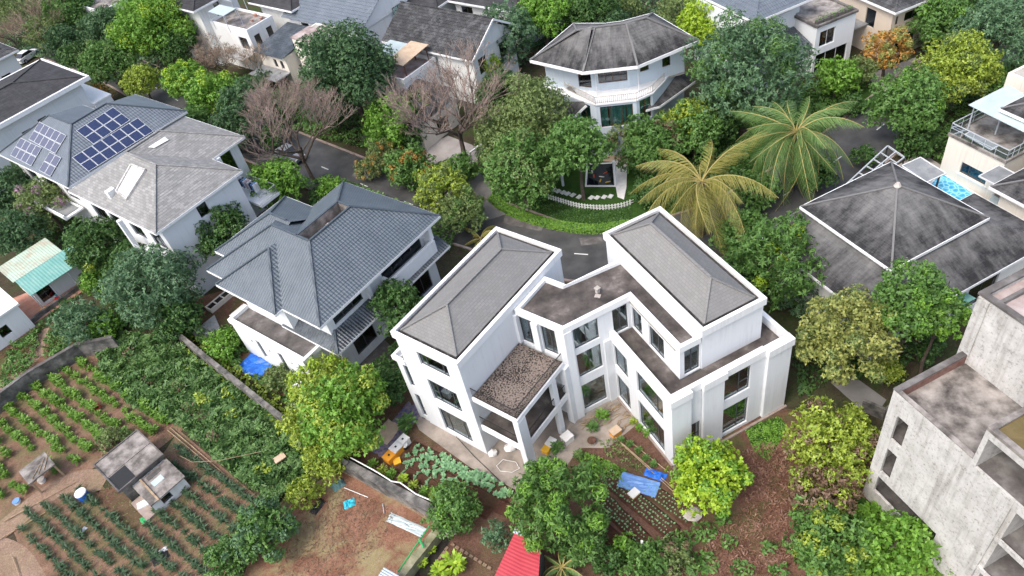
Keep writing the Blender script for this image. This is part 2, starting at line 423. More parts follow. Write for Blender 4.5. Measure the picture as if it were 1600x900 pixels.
m_simple('twig_pink', [(.3, (.17, .125, .108)), (.7, (.30, .235, .205))], 1.5, .95)
m_simple('twig_brown', [(.3, (.21, .155, .115)), (.7, (.34, .265, .20))], 1.5, .95)
a = N('pool_water'); v = a.coord('Object'); vo = a.n('TexVoronoi'); vo.feature = 'DISTANCE_TO_EDGE'; a.l(v, vo.inputs['Vector']); vo.inputs['Scale'].default_value = 2.2
a.col(a.ramp(vo.outputs['Distance'], [(0, (.32, .66, .80)), (.12, (.08, .42, .66)), (.4, (.03, .30, .56))])); a.rough(.08).spec(.5)
a = N('pond_water'); a.b.inputs['Base Color'].default_value = (.006, .009, .012, 1); a.rough(.05).spec(.5)
m_plain('koi_red', (.55, .07, .03), .4); m_plain('koi_yellow', (.6, .36, .05), .4); m_plain('koi_white', (.6, .58, .55), .4)
m_plain('car_white', (.72, .73, .75), .25, .5); m_plain('car_dark', (.02, .022, .026), .2, .5); m_plain('car_silver', (.18, .19, .21), .25, .5)
m_plain('tyre', (.02, .02, .02), .85); m_plain('lamp_red', (.4, .02, .02), .3); m_plain('lamp_white', (.7, .7, .68), .2)
m_plain('cloth_white', (.65, .65, .66), .9); m_plain('cloth_blue', (.12, .24, .42), .9); m_plain('cloth_dark', (.05, .05, .07), .9); m_plain('cloth_pink', (.5, .36, .40), .9)
# leaves: three or four tones each
m_leaf('leaf_mid', [(.030, .075, .018), (.055, .115, .026), (.085, .160, .036)])
m_leaf('leaf_dark', [(.020, .050, .022), (.036, .080, .031), (.062, .112, .044)])
m_leaf('leaf_weed', [(.032, .074, .022), (.058, .115, .034), (.10, .168, .052)])
m_leaf('leaf_deep', [(.016, .048, .014), (.032, .078, .019), (.060, .112, .027)])
m_leaf('leaf_blue', [(.036, .080, .040), (.058, .112, .055), (.088, .150, .074)])
m_leaf('leaf_bright', [(.045, .115, .014), (.080, .170, .022), (.13, .235, .034)])
m_leaf('leaf_lime', [(.10, .18, .012), (.16, .25, .018), (.24, .32, .026)])
m_leaf('leaf_yellow', [(.080, .125, .016), (.14, .195, .026), (.23, .28, .038)])
m_leaf('leaf_olive', [(.052, .082, .026), (.086, .126, .040), (.135, .175, .058)])
m_leaf('leaf_rust', [(.10, .050, .033), (.16, .082, .055), (.22, .125, .085)], .1, gain=1.3)
m_leaf('leaf_goldolive', [(.085, .110, .028), (.145, .170, .046), (.23, .235, .068)])
m_leaf('leaf_orange', [(.12, .085, .022), (.23, .125, .030), (.34, .17, .042)])
m_leaf('leaf_palm', [(.036, .078, .020), (.068, .125, .034), (.115, .175, .054)])
m_leaf('leaf_palm_yellow', [(.075, .085, .018), (.135, .135, .030), (.21, .185, .050)])
m_leaf('leaf_dry', [(.085, .055, .033), (.14, .085, .055), (.20, .135, .09)], .1, gain=1.15)
m_leaf('leaf_seedling', [(.014, .034, .016), (.024, .050, .022), (.040, .072, .032)])
m_leaf('leaf_croton', [(.040, .095, .012), (.065, .135, .018), (.11, .195, .028)])
m_leaf('leaf_cabbage', [(.075, .165, .085), (.115, .22, .11), (.17, .29, .15)])
m_leaf('leaf_pink', [(.20, .10, .18), (.30, .17, .27), (.25, .16, .2)], .2)
m_plain('rachis', (.36, .30, .11), .6)
m_leaf('leaf_red', [(.16, .012, .016), (.26, .02, .025)], .1)
# ---------------------------------------------------------------- building pieces
def panel(mb, fr, axis, c0, c1, s0, s1, z0, z1, holes=(), mi=0):
    xs = sorted({s0, s1, *[q for h in holes for q in h[:2]]}); zs = sorted({z0, z1, *[q for h in holes for q in h[2:4]]})
    xs = [x for x in xs if s0 <= x <= s1]; zs = [z for z in zs if z0 <= z <= z1]
    for a, b in zip(xs, xs[1:]):
        run = None
        for p, q in zip(zs + [None], zs[1:] + [None, None]):
            solid = False
            if p is not None and q is not None:
                mx, mz = (a + b) / 2, (p + q) / 2
                solid = not any(h[0] < mx < h[1] and h[2] < mz < h[3] for h in holes)
            if solid: run = (run[0], q) if run else (p, q)
            elif run:
                if axis == 'u': mb.box(fr, a, b, c0, c1, run[0], run[1], mi)
                else: mb.box(fr, c0, c1, a, b, run[0], run[1], mi)
                run = None
def nbox(mb, fr, axis, s0, s1, n0, n1, z0, z1, mi=0):
    if axis == 'u': mb.box(fr, s0, s1, n0, n1, z0, z1, mi)
    else: mb.box(fr, n0, n1, s0, s1, z0, z1, mi)
def window(par, fr, axis, c, out, s0, s1, z0, z1, mull=(), trans=(), fm='frame_dark', gm='glass', bar=.06, rec=.12, name='window', curtain=None):
    """frame set back in the reveal; each pane its own sheet"""
    f = MB(); a = c - out * (rec + .06); b = c - out * rec
    nbox(f, fr, axis, s0, s0 + bar, a, b, z0, z1); nbox(f, fr, axis, s1 - bar, s1, a, b, z0, z1)
    nbox(f, fr, axis, s0 + bar, s1 - bar, a, b, z0, z0 + bar); nbox(f, fr, axis, s0 + bar, s1 - bar, a, b, z1 - bar, z1)
    xs = [s0 + bar]; W_ = s1 - s0
    for q in mull:
        x = s0 + q * W_; nbox(f, fr, axis, x - bar / 2, x + bar / 2, a, b, z0 + bar, z1 - bar); xs += [x - bar / 2, x + bar / 2]
    xs.append(s1 - bar)
    for q, i in trans:
        z = z0 + q * (z1 - z0); nbox(f, fr, axis, xs[2 * i], xs[2 * i + 1], a, b, z - bar / 2, z + bar / 2)
    o = f.build(name, fm, par)
    mid = (a + b) / 2
    for i in range(0, len(xs), 2):
        g = MB(); nbox(g, fr, axis, xs[i], xs[i + 1], mid - .008, mid + .008, z0 + bar, z1 - bar)
        g.build('pane', gm, o)
    if curtain:
        k = MB(); n = c - out * (rec + .22); st = 14
        for i in range(st):
            x0 = s0 + W_ * i / st; x1 = s0 + W_ * (i + 1) / st; d = .05 if i % 2 else -.05
            n0, n1 = n - d, n + d
            p = [(x0, n0), (x1, n1)] if axis == 'u' else [(n0, x0), (n1, x1)]
            k.poly([fr.pt(*p[0], z0), fr.pt(*p[1], z0), fr.pt(*p[1], z1), fr.pt(*p[0], z1)])
        k.build('curtain', curtain, o)
    return o
def shell(par, fr, u0, u1, v0, v1, z0, z1, mat, wins=(), t=.22, floors=(), name='wall', fm='frame_dark', gm='glass_dark'):
    """four walls with real openings. wins: (side, s0, s1, z0, z1, mullions[, curtain])"""
    mb = MB(); H = {k: [w[1:5] for w in wins if w[0] == k] for k in ('-u', '+u', '-v', '+v')}
    panel(mb, fr, 'v', u0, u0 + t, v0, v1, z0, z1, H['-u']); panel(mb, fr, 'v', u1 - t, u1, v0, v1, z0, z1, H['+u'])
    panel(mb, fr, 'u', v0, v0 + t, u0 + t, u1 - t, z0, z1, H['-v']); panel(mb, fr, 'u', v1 - t, v1, u0 + t, u1 - t, z0, z1, H['+v'])
    o = mb.build(name, mat, par)
    fl = MB()
    for z in list(floors) + [z1 - .25]: fl.box(fr, u0 + t, u1 - t, v0 + t, v1 - t, z, z + .15)
    fl.build('floor_slab', 'interior_floor', par)
    for w in wins:
        side, s0, s1, a, b = w[:5]; mull = w[5] if len(w) > 5 else ()
        c = {'-u': u0, '+u': u1, '-v': v0, '+v': v1}[side]
        window(par, fr, 'v' if side[1] == 'u' else 'u', c, -1 if side[0] == '-' else 1, s0, s1, a, b, mull, (), fm, gm, curtain=w[6] if len(w) > 6 else None)
    return o
def clip(poly, k, lim, keep_ge):
    out = []
    for i in range(len(poly)):
        a, b = poly[i], poly[(i + 1) % len(poly)]
        ia = (a[k] >= lim) if keep_ge else (a[k] <= lim); ib = (b[k] >= lim) if keep_ge else (b[k] <= lim)
        if ia: out.append(a)
        if ia != ib:
            t = (lim - a[k]) / (b[k] - a[k]); out.append(tuple(a[j] + t * (b[j] - a[j]) for j in range(2)))
    return out
def slope(mb, pts, pitch=.32, lift=.035, mi=0):
    """planar roof slope laid in overlapping courses; pts[0]->pts[1] is the eave"""
    p = [Vector(q) for q in pts]; e = (p[1] - p[0]).normalized()
    n = Vector((0, 0, 0))
    for i in range(1, len(p) - 1): n += (p[i] - p[0]).cross(p[i + 1] - p[0])
    n.normalize()
    if n.z < 0: n = -n
    s = n.cross(e)
    if s.z < 0: s = -s
    q = [((a - p[0]).dot(e), (a - p[0]).dot(s)) for a in p]
    top = max(b for _, b in q); k = max(1, round(top / pitch)); dy = top / k; y0 = min(0, min(b for _, b in q))
    for i in range(k):
        a, b = i * dy, (i + 1) * dy + dy * .12
        c = q if i else q
        c = clip(c, 1, a if i else y0, True); c = clip(c, 1, min(b, top), False) if c else c
        if len(c) < 3: continue
        def w3(x, y):
            f = 1 - (y - a) / (b - a); return p[0] + e * x + s * y + n * (lift * max(0, min(1, f)) + .006)
        mb.poly([w3(x, y) for x, y in c], [(x, y) for x, y in c], mi)
        lo = [t for t in c if abs(t[1] - (a if i else y0)) < 1e-5]
        if len(lo) >= 2:
            x0, x1 = min(t[0] for t in lo), max(t[0] for t in lo); y = lo[0][1]
            A, B = p[0] + e * x0 + s * y, p[0] + e * x1 + s * y
            mb.poly([A, B, B + n * (lift + .006), A + n * (lift + .006)], [(x0, y), (x1, y), (x1, y + .04), (x0, y + .04)], mi)
def ridge(mb, a, b, r=.09, mi=0):
    mb.beam(Vector(a) + Vector((0, 0, .02)), Vector(b) + Vector((0, 0, .02)), r * 2.0, r * 1.1, mi)
def hip_roof(par, fr, u0, u1, v0, v1, ze, zr, mat, along='u', inset=None, pitch=.32, lift=.035, fascia='trim_white', rmat=None, fh=.22, over=.0, name='roof', gable=False):
    """hip roof on a rectangle; ridge along u or v; a pyramid if the rectangle is square"""
    B = [(u0, v0), (u1, v0), (u1, v1), (u0, v1)]
    if along == 'u':
        d = inset if inset is not None else (v1 - v0) / 2; m = (v0 + v1) / 2
        r0, r1 = (u0 + d, m), (u1 - d, m)
        S = [(0, 1, r1, r0), (1, 2, r1), (2, 3, r0, r1), (3, 0, r0)]
    else:
        d = inset if inset is not None else (u1 - u0) / 2; m = (u0 + u1) / 2
        r0, r1 = (m, v0 + d), (m, v1 - d)
        S = [(0, 1, r0), (1, 2, r1, r0), (2, 3, r1), (3, 0, r0, r1)]
    rf = MB()
    for q in S:
        if gable and len(q) == 3: continue
        slope(rf, [fr.pt(*B[q[0]], ze), fr.pt(*B[q[1]], ze)] + [fr.pt(*w, zr) for w in q[2:]], pitch, lift)
    o = rf.build(name, mat, par)
    c = MB(); h = .085
    if hypot(r0[0] - r1[0], r0[1] - r1[1]) > .1: ridge(c, fr.pt(*r0, zr + h), fr.pt(*r1, zr + h))
    if not gable:
        for k, w in zip(range(4), ((r0, r1, r1, r0) if along == 'u' else (r0, r0, r1, r1))):
            ridge(c, fr.pt(*B[k], ze + .05), fr.pt(*w, zr + .07), .07)
    c.build('ridge_cap', rmat or mat, o)
    s = MB(); t = .06
    s.box(fr, u0 - t, u1 + t, v0 - t, v0, ze - fh, ze + .03); s.box(fr, u0 - t, u1 + t, v1, v1 + t, ze - fh, ze + .03)
    s.box(fr, u0 - t, u0, v0, v1, ze - fh, ze + .03); s.box(fr, u1, u1 + t, v0, v1, ze - fh, ze + .03)
    s.box(fr, u0, u1, v0, v1, ze - fh, ze - fh + .06)
    s.build('fascia', fascia, o)
    return o
def parapet_ring(par, fr, poly, z0, z1, t, mat, name='parapet'):
    """thin wall following a closed outline, inset to the left of travel (poly counter-clockwise)"""
    mb = MB(); n = len(poly)
    a = sum(poly[i][0] * poly[(i + 1) % n][1] - poly[(i + 1) % n][0] * poly[i][1] for i in range(n))
    if a < 0: poly = poly[::-1]
    inn = []
    for i in range(n):
        p0, p1, p2 = Vector(poly[i - 1]), Vector(poly[i]), Vector(poly[(i + 1) % n])
        d0, d1 = (p1 - p0).normalized(), (p2 - p1).normalized()
        n0, n1 = Vector((-d0.y, d0.x)), Vector((-d1.y, d1.x)); k = n0 + n1; k = k / max(.3, (1 + n0.dot(n1)))
        inn.append((p1 + k * t)[:])
    for i in range(n):
        j = (i + 1) % n; o0, o1, i0, i1 = poly[i], poly[j], inn[i], inn[j]
        for pts in ([o0, o1, i1, i0],):
            mb.poly([fr.pt(*q, z1) for q in pts])
        mb.poly([fr.pt(*o0, z0), fr.pt(*o1, z0), fr.pt(*o1, z1), fr.pt(*o0, z1)])
        mb.poly([fr.pt(*i1, z0), fr.pt(*i0, z0), fr.pt(*i0, z1), fr.pt(*i1, z1)])
        mb.poly([fr.pt(*o1, z0), fr.pt(*o0, z0), fr.pt(*i0, z0), fr.pt(*i1, z0)])
    o = mb.build(name, mat, par)
    return o, inn
def railing(par, pts, h=.95, mat='rail_dark', gap=.13, r=.014, name='railing', post=None):
    mb = MB()
    for a, b in zip(pts, pts[1:]):
        a, b = Vector(a), Vector(b); L = (b - a).length; k = max(2, int(L / gap)); up = Vector((0, 0, h))
        mb.beam(a + up, b + up, .05, .05); mb.beam(a + Vector((0, 0, .1)), b + Vector((0, 0, .1)), .03, .03)
        for i in range(k + 1):
            p = a.lerp(b, i / k); mb.tube(p, p + up, r, r, 4, cap=False)
    return mb.build(name, mat, par)
# ---------------------------------------------------------------- ground, road, yards
def sheet(name, pts, z, mat, world=False, th=None):
    mb = MB(); q = pts if world else ppoly(pts)
    a = sum(q[i][0] * q[(i + 1) % len(q)][1] - q[(i + 1) % len(q)][0] * q[i][1] for i in range(len(q)))
    if a < 0: q = q[::-1]
    if th: mb.prism(W, q, z - th, z)
    else: mb.poly([(x, y, z) for x, y in q], [(x, y) for x, y in q])
    o = mb.build(name, mat); o['kind'] = 'structure'; return o
sheet('ground', [(-900, -300), (900, -300), (900, 1500), (-900, 1500)], -.02, 'ground_earth', True)
def strip(name, line, w, z, mat, th=None):
    """ribbon of width w along a world polyline"""
    n = len(line); L = []; Rr = []
    for i in range(n):
        a, b = Vector(line[max(0, i - 1)]), Vector(line[min(n - 1, i + 1)]); d = (b - a).normalized(); k = Vector((-d.y, d.x)) * w / 2
        L.append((Vector(line[i]) + k)[:]); Rr.append((Vector(line[i]) - k)[:])
    mb = MB()
    for i in range(n - 1):
        q = [Rr[i], Rr[i + 1], L[i + 1], L[i]]
        if th: mb.prism(W, q, z - th, z)
        else: mb.poly([(x, y, z) for x, y in q], [(x, y) for x, y in q])
    o = mb.build(name, mat); o['kind'] = 'structure'; return o
def smooth(pts, k=5):
    out = []
    for i in range(len(pts) - 1):
        p0, p1, p2, p3 = [Vector(pts[max(0, min(len(pts) - 1, j))]) for j in (i - 1, i, i + 1, i + 2)]
        for s in range(k):
            t = s / k
            out.append((.5 * ((2 * p1) + (p2 - p0) * t + (2 * p0 - 5 * p1 + 4 * p2 - p3) * t * t + (3 * p1 - p0 - 3 * p2 + p3) * t ** 3))[:])
    return out + [tuple(pts[-1])]
def offset(line, d):
    out = []
    for i in range(len(line)):
        a, b = Vector(line[max(0, i - 1)]), Vector(line[min(len(line) - 1, i + 1)]); e = (b - a).normalized()
        out.append((Vector(line[i]) + Vector((-e.y, e.x)) * d)[:])
    return out
gp = lambda x, y: tuple(P(x, y, 0)[:2])
road_mid = smooth([gp(60, 62), gp(190, 110), gp(330, 185), gp(520, 268), gp(640, 318), gp(760, 352), gp(908, 397), gp(1080, 372), gp(1225, 305), gp(1358, 212), gp(1460, 130), gp(1600, 30)], 8)
strip('road', road_mid, 7.0, .004, 'asphalt')
# (kerbs, markings and the other sheets follow)
for d in (3.62, -3.62): strip('kerb', offset(road_mid, d), .24, .13, 'kerb', .15)
dash = MB()
cum = 0
mid = smooth([tuple(q) for q in road_mid], 4)
acc = 0.0; on = False
for a, b in zip(mid, mid[1:]): acc += hypot(b[0] - a[0], b[1] - a[1])
def along(line, s):
    for a, b in zip(line, line[1:]):
        L = hypot(b[0] - a[0], b[1] - a[1])
        if s <= L: return Vector(a).lerp(Vector(b), s / L), (Vector(b) - Vector(a)).normalized()
        s -= L
    return None, None
c0 = gp(908, 397); best = min(range(len(mid)), key=lambda i: hypot(mid[i][0] - c0[0], mid[i][1] - c0[1]))
s0 = sum(hypot(b[0] - a[0], b[1] - a[1]) for a, b in zip(mid[:best], mid[1:best + 1]))
k = s0 % 7.0
while k < acc - 1:
    p, d = along(mid, k)
    if p is not None:
        f = Fr(p, math.degrees(atan2(d.y, d.x))); dash.poly([f.pt(-.65, -.06, .009), f.pt(.65, -.06, .009), f.pt(.65, .06, .009), f.pt(-.65, .06, .009)])
    k += 7.0
dash.build('road_marking', 'road_paint')['kind'] = 'structure'
S_ = sheet
S_('verge', [(700, 262), (760, 268), (1000, 200), (1330, 130), (1400, 150), (1330, 215), (1200, 290), (1080, 350), (980, 364), (900, 352), (830, 338), (770, 318), (735, 290)], .002, 'lawn')
S_('driveway', [(722, 285), (748, 268), (764, 285), (772, 312), (790, 335), (760, 345), (733, 318)], .012, 'asphalt_light')
S_('garden_paving', [(642, 240), (700, 212), (752, 232), (742, 262), (715, 272), (665, 268)], .012, 'paving')
S_('front_paving', [(560, 212), (600, 200), (640, 235), (650, 262), (590, 248)], .008, 'asphalt_light')
S_('verge_lawn', [(668, 262), (700, 248), (716, 258), (690, 274)], .02, 'lawn')
S_('side_paving', [(1350, 118), (1430, 90), (1470, 120), (1440, 150), (1390, 150)], .012, 'paving')
S_('pool_paving', [(1395, 262), (1440, 238), (1560, 318), (1520, 340)], .010, 'paving')
S_('garden_ground', [(470, 625), (560, 560), (640, 575), (1240, 640), (1360, 720), (1380, 820), (1540, 930), (600, 930), (690, 800), (550, 715)], .002, 'garden_soil')
S_('apron', [(640, 640), (700, 640), (830, 640), (960, 610), (1005, 655), (950, 700), (905, 700), (850, 780), (800, 770), (745, 738), (655, 672)], .010, 'apron')
S_('brush_ground', [(1080, 690), (1240, 640), (1390, 700), (1400, 790), (1500, 930), (1040, 930), (1100, 830), (1050, 800)], .010, 'brush_soil')
S_('lawn_patch', [(1163, 668), (1218, 651), (1232, 668), (1212, 700), (1202, 722), (1178, 706)], .02, 'lawn')
S_('shade_lawn', [(1340, 770), (1380, 800), (1430, 850), (1400, 900), (1320, 930), (1300, 850)], .02, 'lawn')
S_('back_garden', [(1225, 560), (1330, 490), (1470, 500), (1400, 610), (1350, 690), (1240, 640)], .014, 'ground_earth')
S_('gravel_path', [(1298, 598), (1330, 585), (1385, 625), (1368, 650), (1345, 640)], .02, 'asphalt_light')
S_('yard', [(470, 770), (535, 728), (690, 812), (620, 930), (370, 930), (395, 860)], .006, 'yard_soil')
S_('bed', [(640, 930), (690, 815), (770, 820), (800, 850), (745, 930)], .008, 'garden_soil')
S_('shaded_strip', [(628, 930), (686, 835), (712, 822), (706, 840), (660, 930)], .014, 'dark_soil')  # shade beside the mossy wall put into a darker soil colour
S_('croton_field', [(-40, 680), (60, 575), (145, 545), (300, 660), (225, 720), (155, 725), (60, 790), (-60, 850)], .004, 'farm_soil')
S_('seedling_field', [(10, 800), (140, 745), (200, 790), (280, 672), (430, 800), (380, 860), (330, 960), (0, 960), (40, 880)], .006, 'farm_soil')
strip('dry_patch', smooth([gp(-60, 860), gp(5, 880), gp(40, 930), gp(60, 990)], 6), 3.2, .012, 'path_soil')
strip('farm_path', smooth([gp(-60, 858), gp(0, 830), gp(70, 775), gp(120, 752), gp(165, 752)], 6), 2.0, .014, 'path_soil')
S_('shed_yard', [(145, 770), (190, 755), (230, 800), (215, 830), (175, 810)], .014, 'garden_soil')
S_('left_garden', [(-40, 560), (110, 470), (190, 520), (130, 548), (-40, 645)], .004, 'brush_soil')
S_('garden_path', [(-30, 610), (30, 580), (62, 515), (78, 512), (66, 555), (20, 605), (-30, 650)], .012, 'path_soil')
S_('clay_yard', [(-40, 490), (55, 452), (105, 440), (140, 448), (55, 505), (-40, 560)], .012, 'clay_paving')
S_('weed_ground', [(150, 545), (290, 525), (450, 650), (500, 720), (430, 800), (280, 672), (200, 640)], .003, 'ground_earth')
S_('slate_yard', [(290, 470), (400, 440), (560, 590), (600, 600), (480, 640), (330, 560)], .004, 'brush_soil')
S_('slate_drive', [(530, 590), (600, 530), (640, 570), (590, 610)], .012, 'concrete_dark')
# planting beds: raised strips of tilled soil, each its own mound
def bed(name, a, b, w, h, mat='bed_soil'):
    A, B = Vector(gp(*a)), Vector(gp(*b)); d = (B - A); L = d.length; f = Fr(A, math.degrees(atan2(d.y, d.x))); mb = MB()
    n = max(4, int(L / .5)); prof = [(-.5, 0), (-.36, 1), (.36, 1), (.5, 0)]; rr = random.Random(int(a[0])); rows = []
    for i in range(n + 1):
        k = .12 if i in (0, n) else 1
        rows.append([f.pt(L * i / n, w * p + rr.uniform(-.04, .04), .01 + h * q * k * rr.uniform(.8, 1.15)) for p, q in prof])
    for i in range(n):
        for j in range(3): mb.poly([rows[i][j], rows[i + 1][j], rows[i + 1][j + 1], rows[i][j + 1]])
    o = mb.build(name, mat); o['kind'] = 'structure'; return f, L
BEDS = [bed('planting_bed', (640, 697), (800, 775), 1.1, .12), bed('planting_bed', (630, 715), (800, 800), 1.1, .12), bed('planting_bed', (620, 728), (765, 805), .8, .1),
        bed('planting_bed', (945, 742), (1055, 835), 1.3, .16), bed('planting_bed', (930, 770), (1010, 850), 1.2, .16), bed('planting_bed', (1010, 762), (1085, 815), 1.2, .16), bed('planting_bed', (915, 800), (985, 870), 1.2, .14)]

for q in ([(560, 262), (590, 270), (580, 284), (548, 276)], [(790, 336), (850, 350), (846, 362), (786, 348)], [(1360, 190), (1392, 172), (1402, 182), (1372, 202)], [(905, 372), (940, 370), (942, 380), (908, 384)]):
    S_('road_patch', q, .0075, 'concrete_dark')
# ---------------------------------------------------------------- the white villa
LW = Fr((-4.52, 31.85), 44.6); RW = Fr((8.06, 27.4), 17.4)
def rw2(u, v): return RW.pt(u, v, 0)[:2]
def lw2(u, v): return LW.pt(u, v, 0)[:2]
def build_villa():
    vl = empty('villa', (3.0, 34.0, 0), 'large unfinished white villa with two grey hipped wings and flat link roof', 'house')
    WH = 'white_plaster'
    # left wing: front wall holds five windows
    fw = [(1.18, 3.9, .5, 3.2), (1.18, 3.9, 4.2, 6.55), (1.18, 3.9, 8.12, 9.5), (5.15, 6.3, .5, 3.25), (5.15, 6.3, 4.2, 6.7)]
    mb = MB(); t = .24
    panel(mb, LW, 'v', 0, t, 0, 5.7, 0, 10.0, fw[:3]); 
    panel(mb, LW, 'v', .06, t + .06, 5.7, 6.85, 0, 7.0, fw[3:])
    panel(mb, LW, 'v', 11.6, 11.84, 0, 5.7, 0, 10.0)
    panel(mb, LW, 'u', 0, t, t, 11.6, 0, 10.0, [(1.6, 3.4, .4, 2.9), (4.0, 5.4, .4, 2.9), (1.6, 3.4, 3.6, 6.0), (4.0, 5.4, 3.6, 6.0)])
    panel(mb, LW, 'u', 5.46, 5.7, t, 11.6, 0, 10.0, [(.4, 5.6, .3, 3.3), (.4, 5.6, 3.7, 6.6)])
    panel(mb, LW, 'u', 6.61, 6.85, t + .06, 6.4, 0, 7.0); panel(mb, LW, 'v', 6.4, 6.64, 5.7, 6.85, 0, 7.0)
    mb.build('wall', WH, vl)
    for i, (a, b, c, d) in enumerate(fw):
        big = i < 3
        window(vl, LW, 'v', 0 if big else .06, -1, a, b, c, d, (.2, .76) if big else (.55,), ((.42, 2),) if i == 1 else (((.3, 1),) if not big else ()), 'frame_dark')
    for a, b, c, d in [(1.6, 3.4, .4, 2.9), (4.0, 5.4, .4, 2.9), (1.6, 3.4, 3.6, 6.0), (4.0, 5.4, 3.6, 6.0)]:
        window(vl, LW, 'u', 0, -1, a, b, c, d, (.5,))
    fl = MB()
    for z in (.15, 3.4, 6.75): fl.box(LW, .3, 11.55, .3, 5.4, z, z + .15)
    for z in (.15, 3.4): fl.box(LW, .36, 6.3, 5.75, 6.55, z, z + .15)
    fl.box(LW, .32, 6.38, 5.72, 6.58, 6.9, 7.0)
    fl.build('floor_slab', 'interior_floor', vl)
    iw = MB()
    iw.box(LW, 5.2, 5.35, .3, 5.4, .3, 9.7); iw.box(LW, .35, 5.15, 3.2 - .06, 3.2 + .06, 3.56, 6.7) if False else None
    iw.build('inner_wall', 'interior_wall', vl)
    pr, _ = parapet_ring(vl, LW, [(.02, 5.72), (6.66, 5.72), (6.66, 7.02), (-.1, 7.02), (-.1, 5.72)], 7.0, 7.42, .22, 'trim_white', 'parapet')
    # wing roofs: projecting parapet, dirty gutter, low shingle hip
    def wing_roof(fr, u0, u1, v0, v1, along):
        parapet_ring(vl, fr, [(u0, v0), (u1, v0), (u1, v1), (u0, v1)], 10.0, 10.6, .26, 'trim_white', 'parapet')
        g = MB(); g.box(fr, u0 + .24, u1 - .24, v0 + .24, v1 - .24, 10.02, 10.36); g.build('gutter', 'gutter_dirt', vl)
        e = .52
        hip_roof(vl, fr, u0 + e, u1 - e, v0 + e, v1 - e, 10.46, 11.8, 'villa_shingle', along, pitch=.24, lift=.012, fascia='gutter_dirt', fh=.1, name='hip_roof')
    wing_roof(LW, -.12, 11.95, -.14, 5.85, 'u')
    wing_roof(RW, 3.3, 8.26, 1.38, 13.06, 'v')
    # right block, two storeys with a walk-on roof, third storey set back
    mb = MB()
    lh = [(5.25, 6.95, .3, 3.1), (5.25, 6.95, 4.05, 6.35), (1.0, 4.07, .3, 3.1), (1.0, 4.07, 4.1, 6.4)]
    panel(mb, RW, 'v', 0, t, 0, 7.2, 0, 6.75, lh)
    panel(mb, RW, 'u', 0, t, t, 1.5, 0, 6.75)
    panel(mb, RW, 'u', .28, .28 + t, 1.5, 2.48, 0, 6.75, [(1.56, 2.4, .3, 3.3)])
    panel(mb, RW, 'u', .02, .02 + t, 2.48, 4.1, 0, 6.75)
    panel(mb, RW, 'u', .14, .14 + t, 4.1, 7.5, 0, 6.75, [(4.16, 6.3, .3, 3.2), (4.16, 6.3, 4.12, 6.68)])
    panel(mb, RW, 'u', -.1, t - .1, 7.5, 9.4, -.3, 6.75)
    panel(mb, RW, 'v', 9.16, 9.4, t - .1, 10.9, 0, 6.75, [(3.0, 4.6, 4.0, 6.2)])
    panel(mb, RW, 'u', 10.66, 10.9, 8.2, 9.16, 0, 6.75)
    # third storey of right wing
    panel(mb, RW, 'u', 1.52, 1.76, 3.4, 8.14, 6.75, 10.0); panel(mb, RW, 'v', 7.9, 8.14, 1.76, 12.9, 6.75, 10.0)
    panel(mb, RW, 'u', 12.66, 12.9, 3.4, 7.9, 0, 10.0); panel(mb, RW, 'v', 3.42, 3.66, 10.2, 12.66, 0, 10.0)
    # link: balcony-side, bay, terrace side, end, back
    panel(mb, LW, 'v', 6.0, 6.24, -4.1, 0, 0, 9.5, [(-1.46, -.25, 6.75, 9.35), (-3.32, -2.12, 6.75, 9.35), (-2.6, -.5, .3, 2.9), (-2.6, -.5, 3.6, 6.0)])
    bay = [(-2.78, -.83, .42, 3.3), (-2.78, -.83, 4.2, 6.7), (-2.78, -.83, 7.28, 9.3), (.3, 1.5, 6.85, 9.3)]
    panel(mb, RW, 'u', 7.2, 7.44, -3.3, 1.75, 0, 9.5, bay)
    ts = [(5.9, 7.1, 6.85, 9.0), (3.3, 5.05, 6.85, 9.0)]
    panel(mb, RW, 'v', 1.75, 1.99, 1.57, 7.2, 6.75, 9.5, ts)
    panel(mb, RW, 'u', 1.57, 1.81, 1.99, 3.4, 6.75, 9.5, [(2.1, 3.3, 6.9, 9.3)])
    panel(mb, RW, 'u', 10.26, 10.5, -1.3, 3.42, 0, 9.5)
    panel(mb, LW, 'v', 9.26, 9.5, -2.0, 0, 0, 9.5)
    # piers
    mb.box(RW, -3.52, -2.95, 7.0, 7.2, 0, 9.5); mb.box(RW, -.62, -.02, 7.06, 7.2, 0, 6.75)
    mb.box(LW, 5.72, 6.0, -.3, -.002, 6.75, 9.5); mb.box(LW, 5.74, 6.0, -2.05, -1.52, 6.75, 9.5)
    mb.build('wall', WH, vl)
    pl_ = MB(); pl_.box(RW, -.14, -.001, .0, 7.0, -.1, .16); pl_.box(RW, -.14, 9.55, -.28, -.11, -.3, .12); pl_.build('plinth', 'kerb', vl)
    for i, (a, b, c, d) in enumerate(lh): window(vl, RW, 'v', 0, -1, a, b, c, d, (.35,) if i < 2 else (.27,), ((.45, 0),) if i == 1 else ())
    window(vl, RW, 'u', .28, -1, 1.56, 2.4, .3, 3.3, (), ((.5, 0),), name='door')
    for c, d in ((.3, 3.2), (4.12, 6.68)): window(vl, RW, 'u', .14, -1, 4.16, 6.3, c, d, (.6,), ((.42, 1),))
    for a, b, c, d in bay[:3]: window(vl, RW, 'u', 7.2, -1, a, b, c, d, (.5,) if c > 1 else (), (), bar=.05)
    window(vl, RW, 'u', 7.2, -1, *bay[3], (.48,), name='terrace_door')
    for q in ts: window(vl, RW, 'v', 1.75, -1, *q, (.45,), name='terrace_door')
    window(vl, RW, 'u', 1.57, -1, 2.1, 3.3, 6.9, 9.3, (.5,), name='terrace_door')
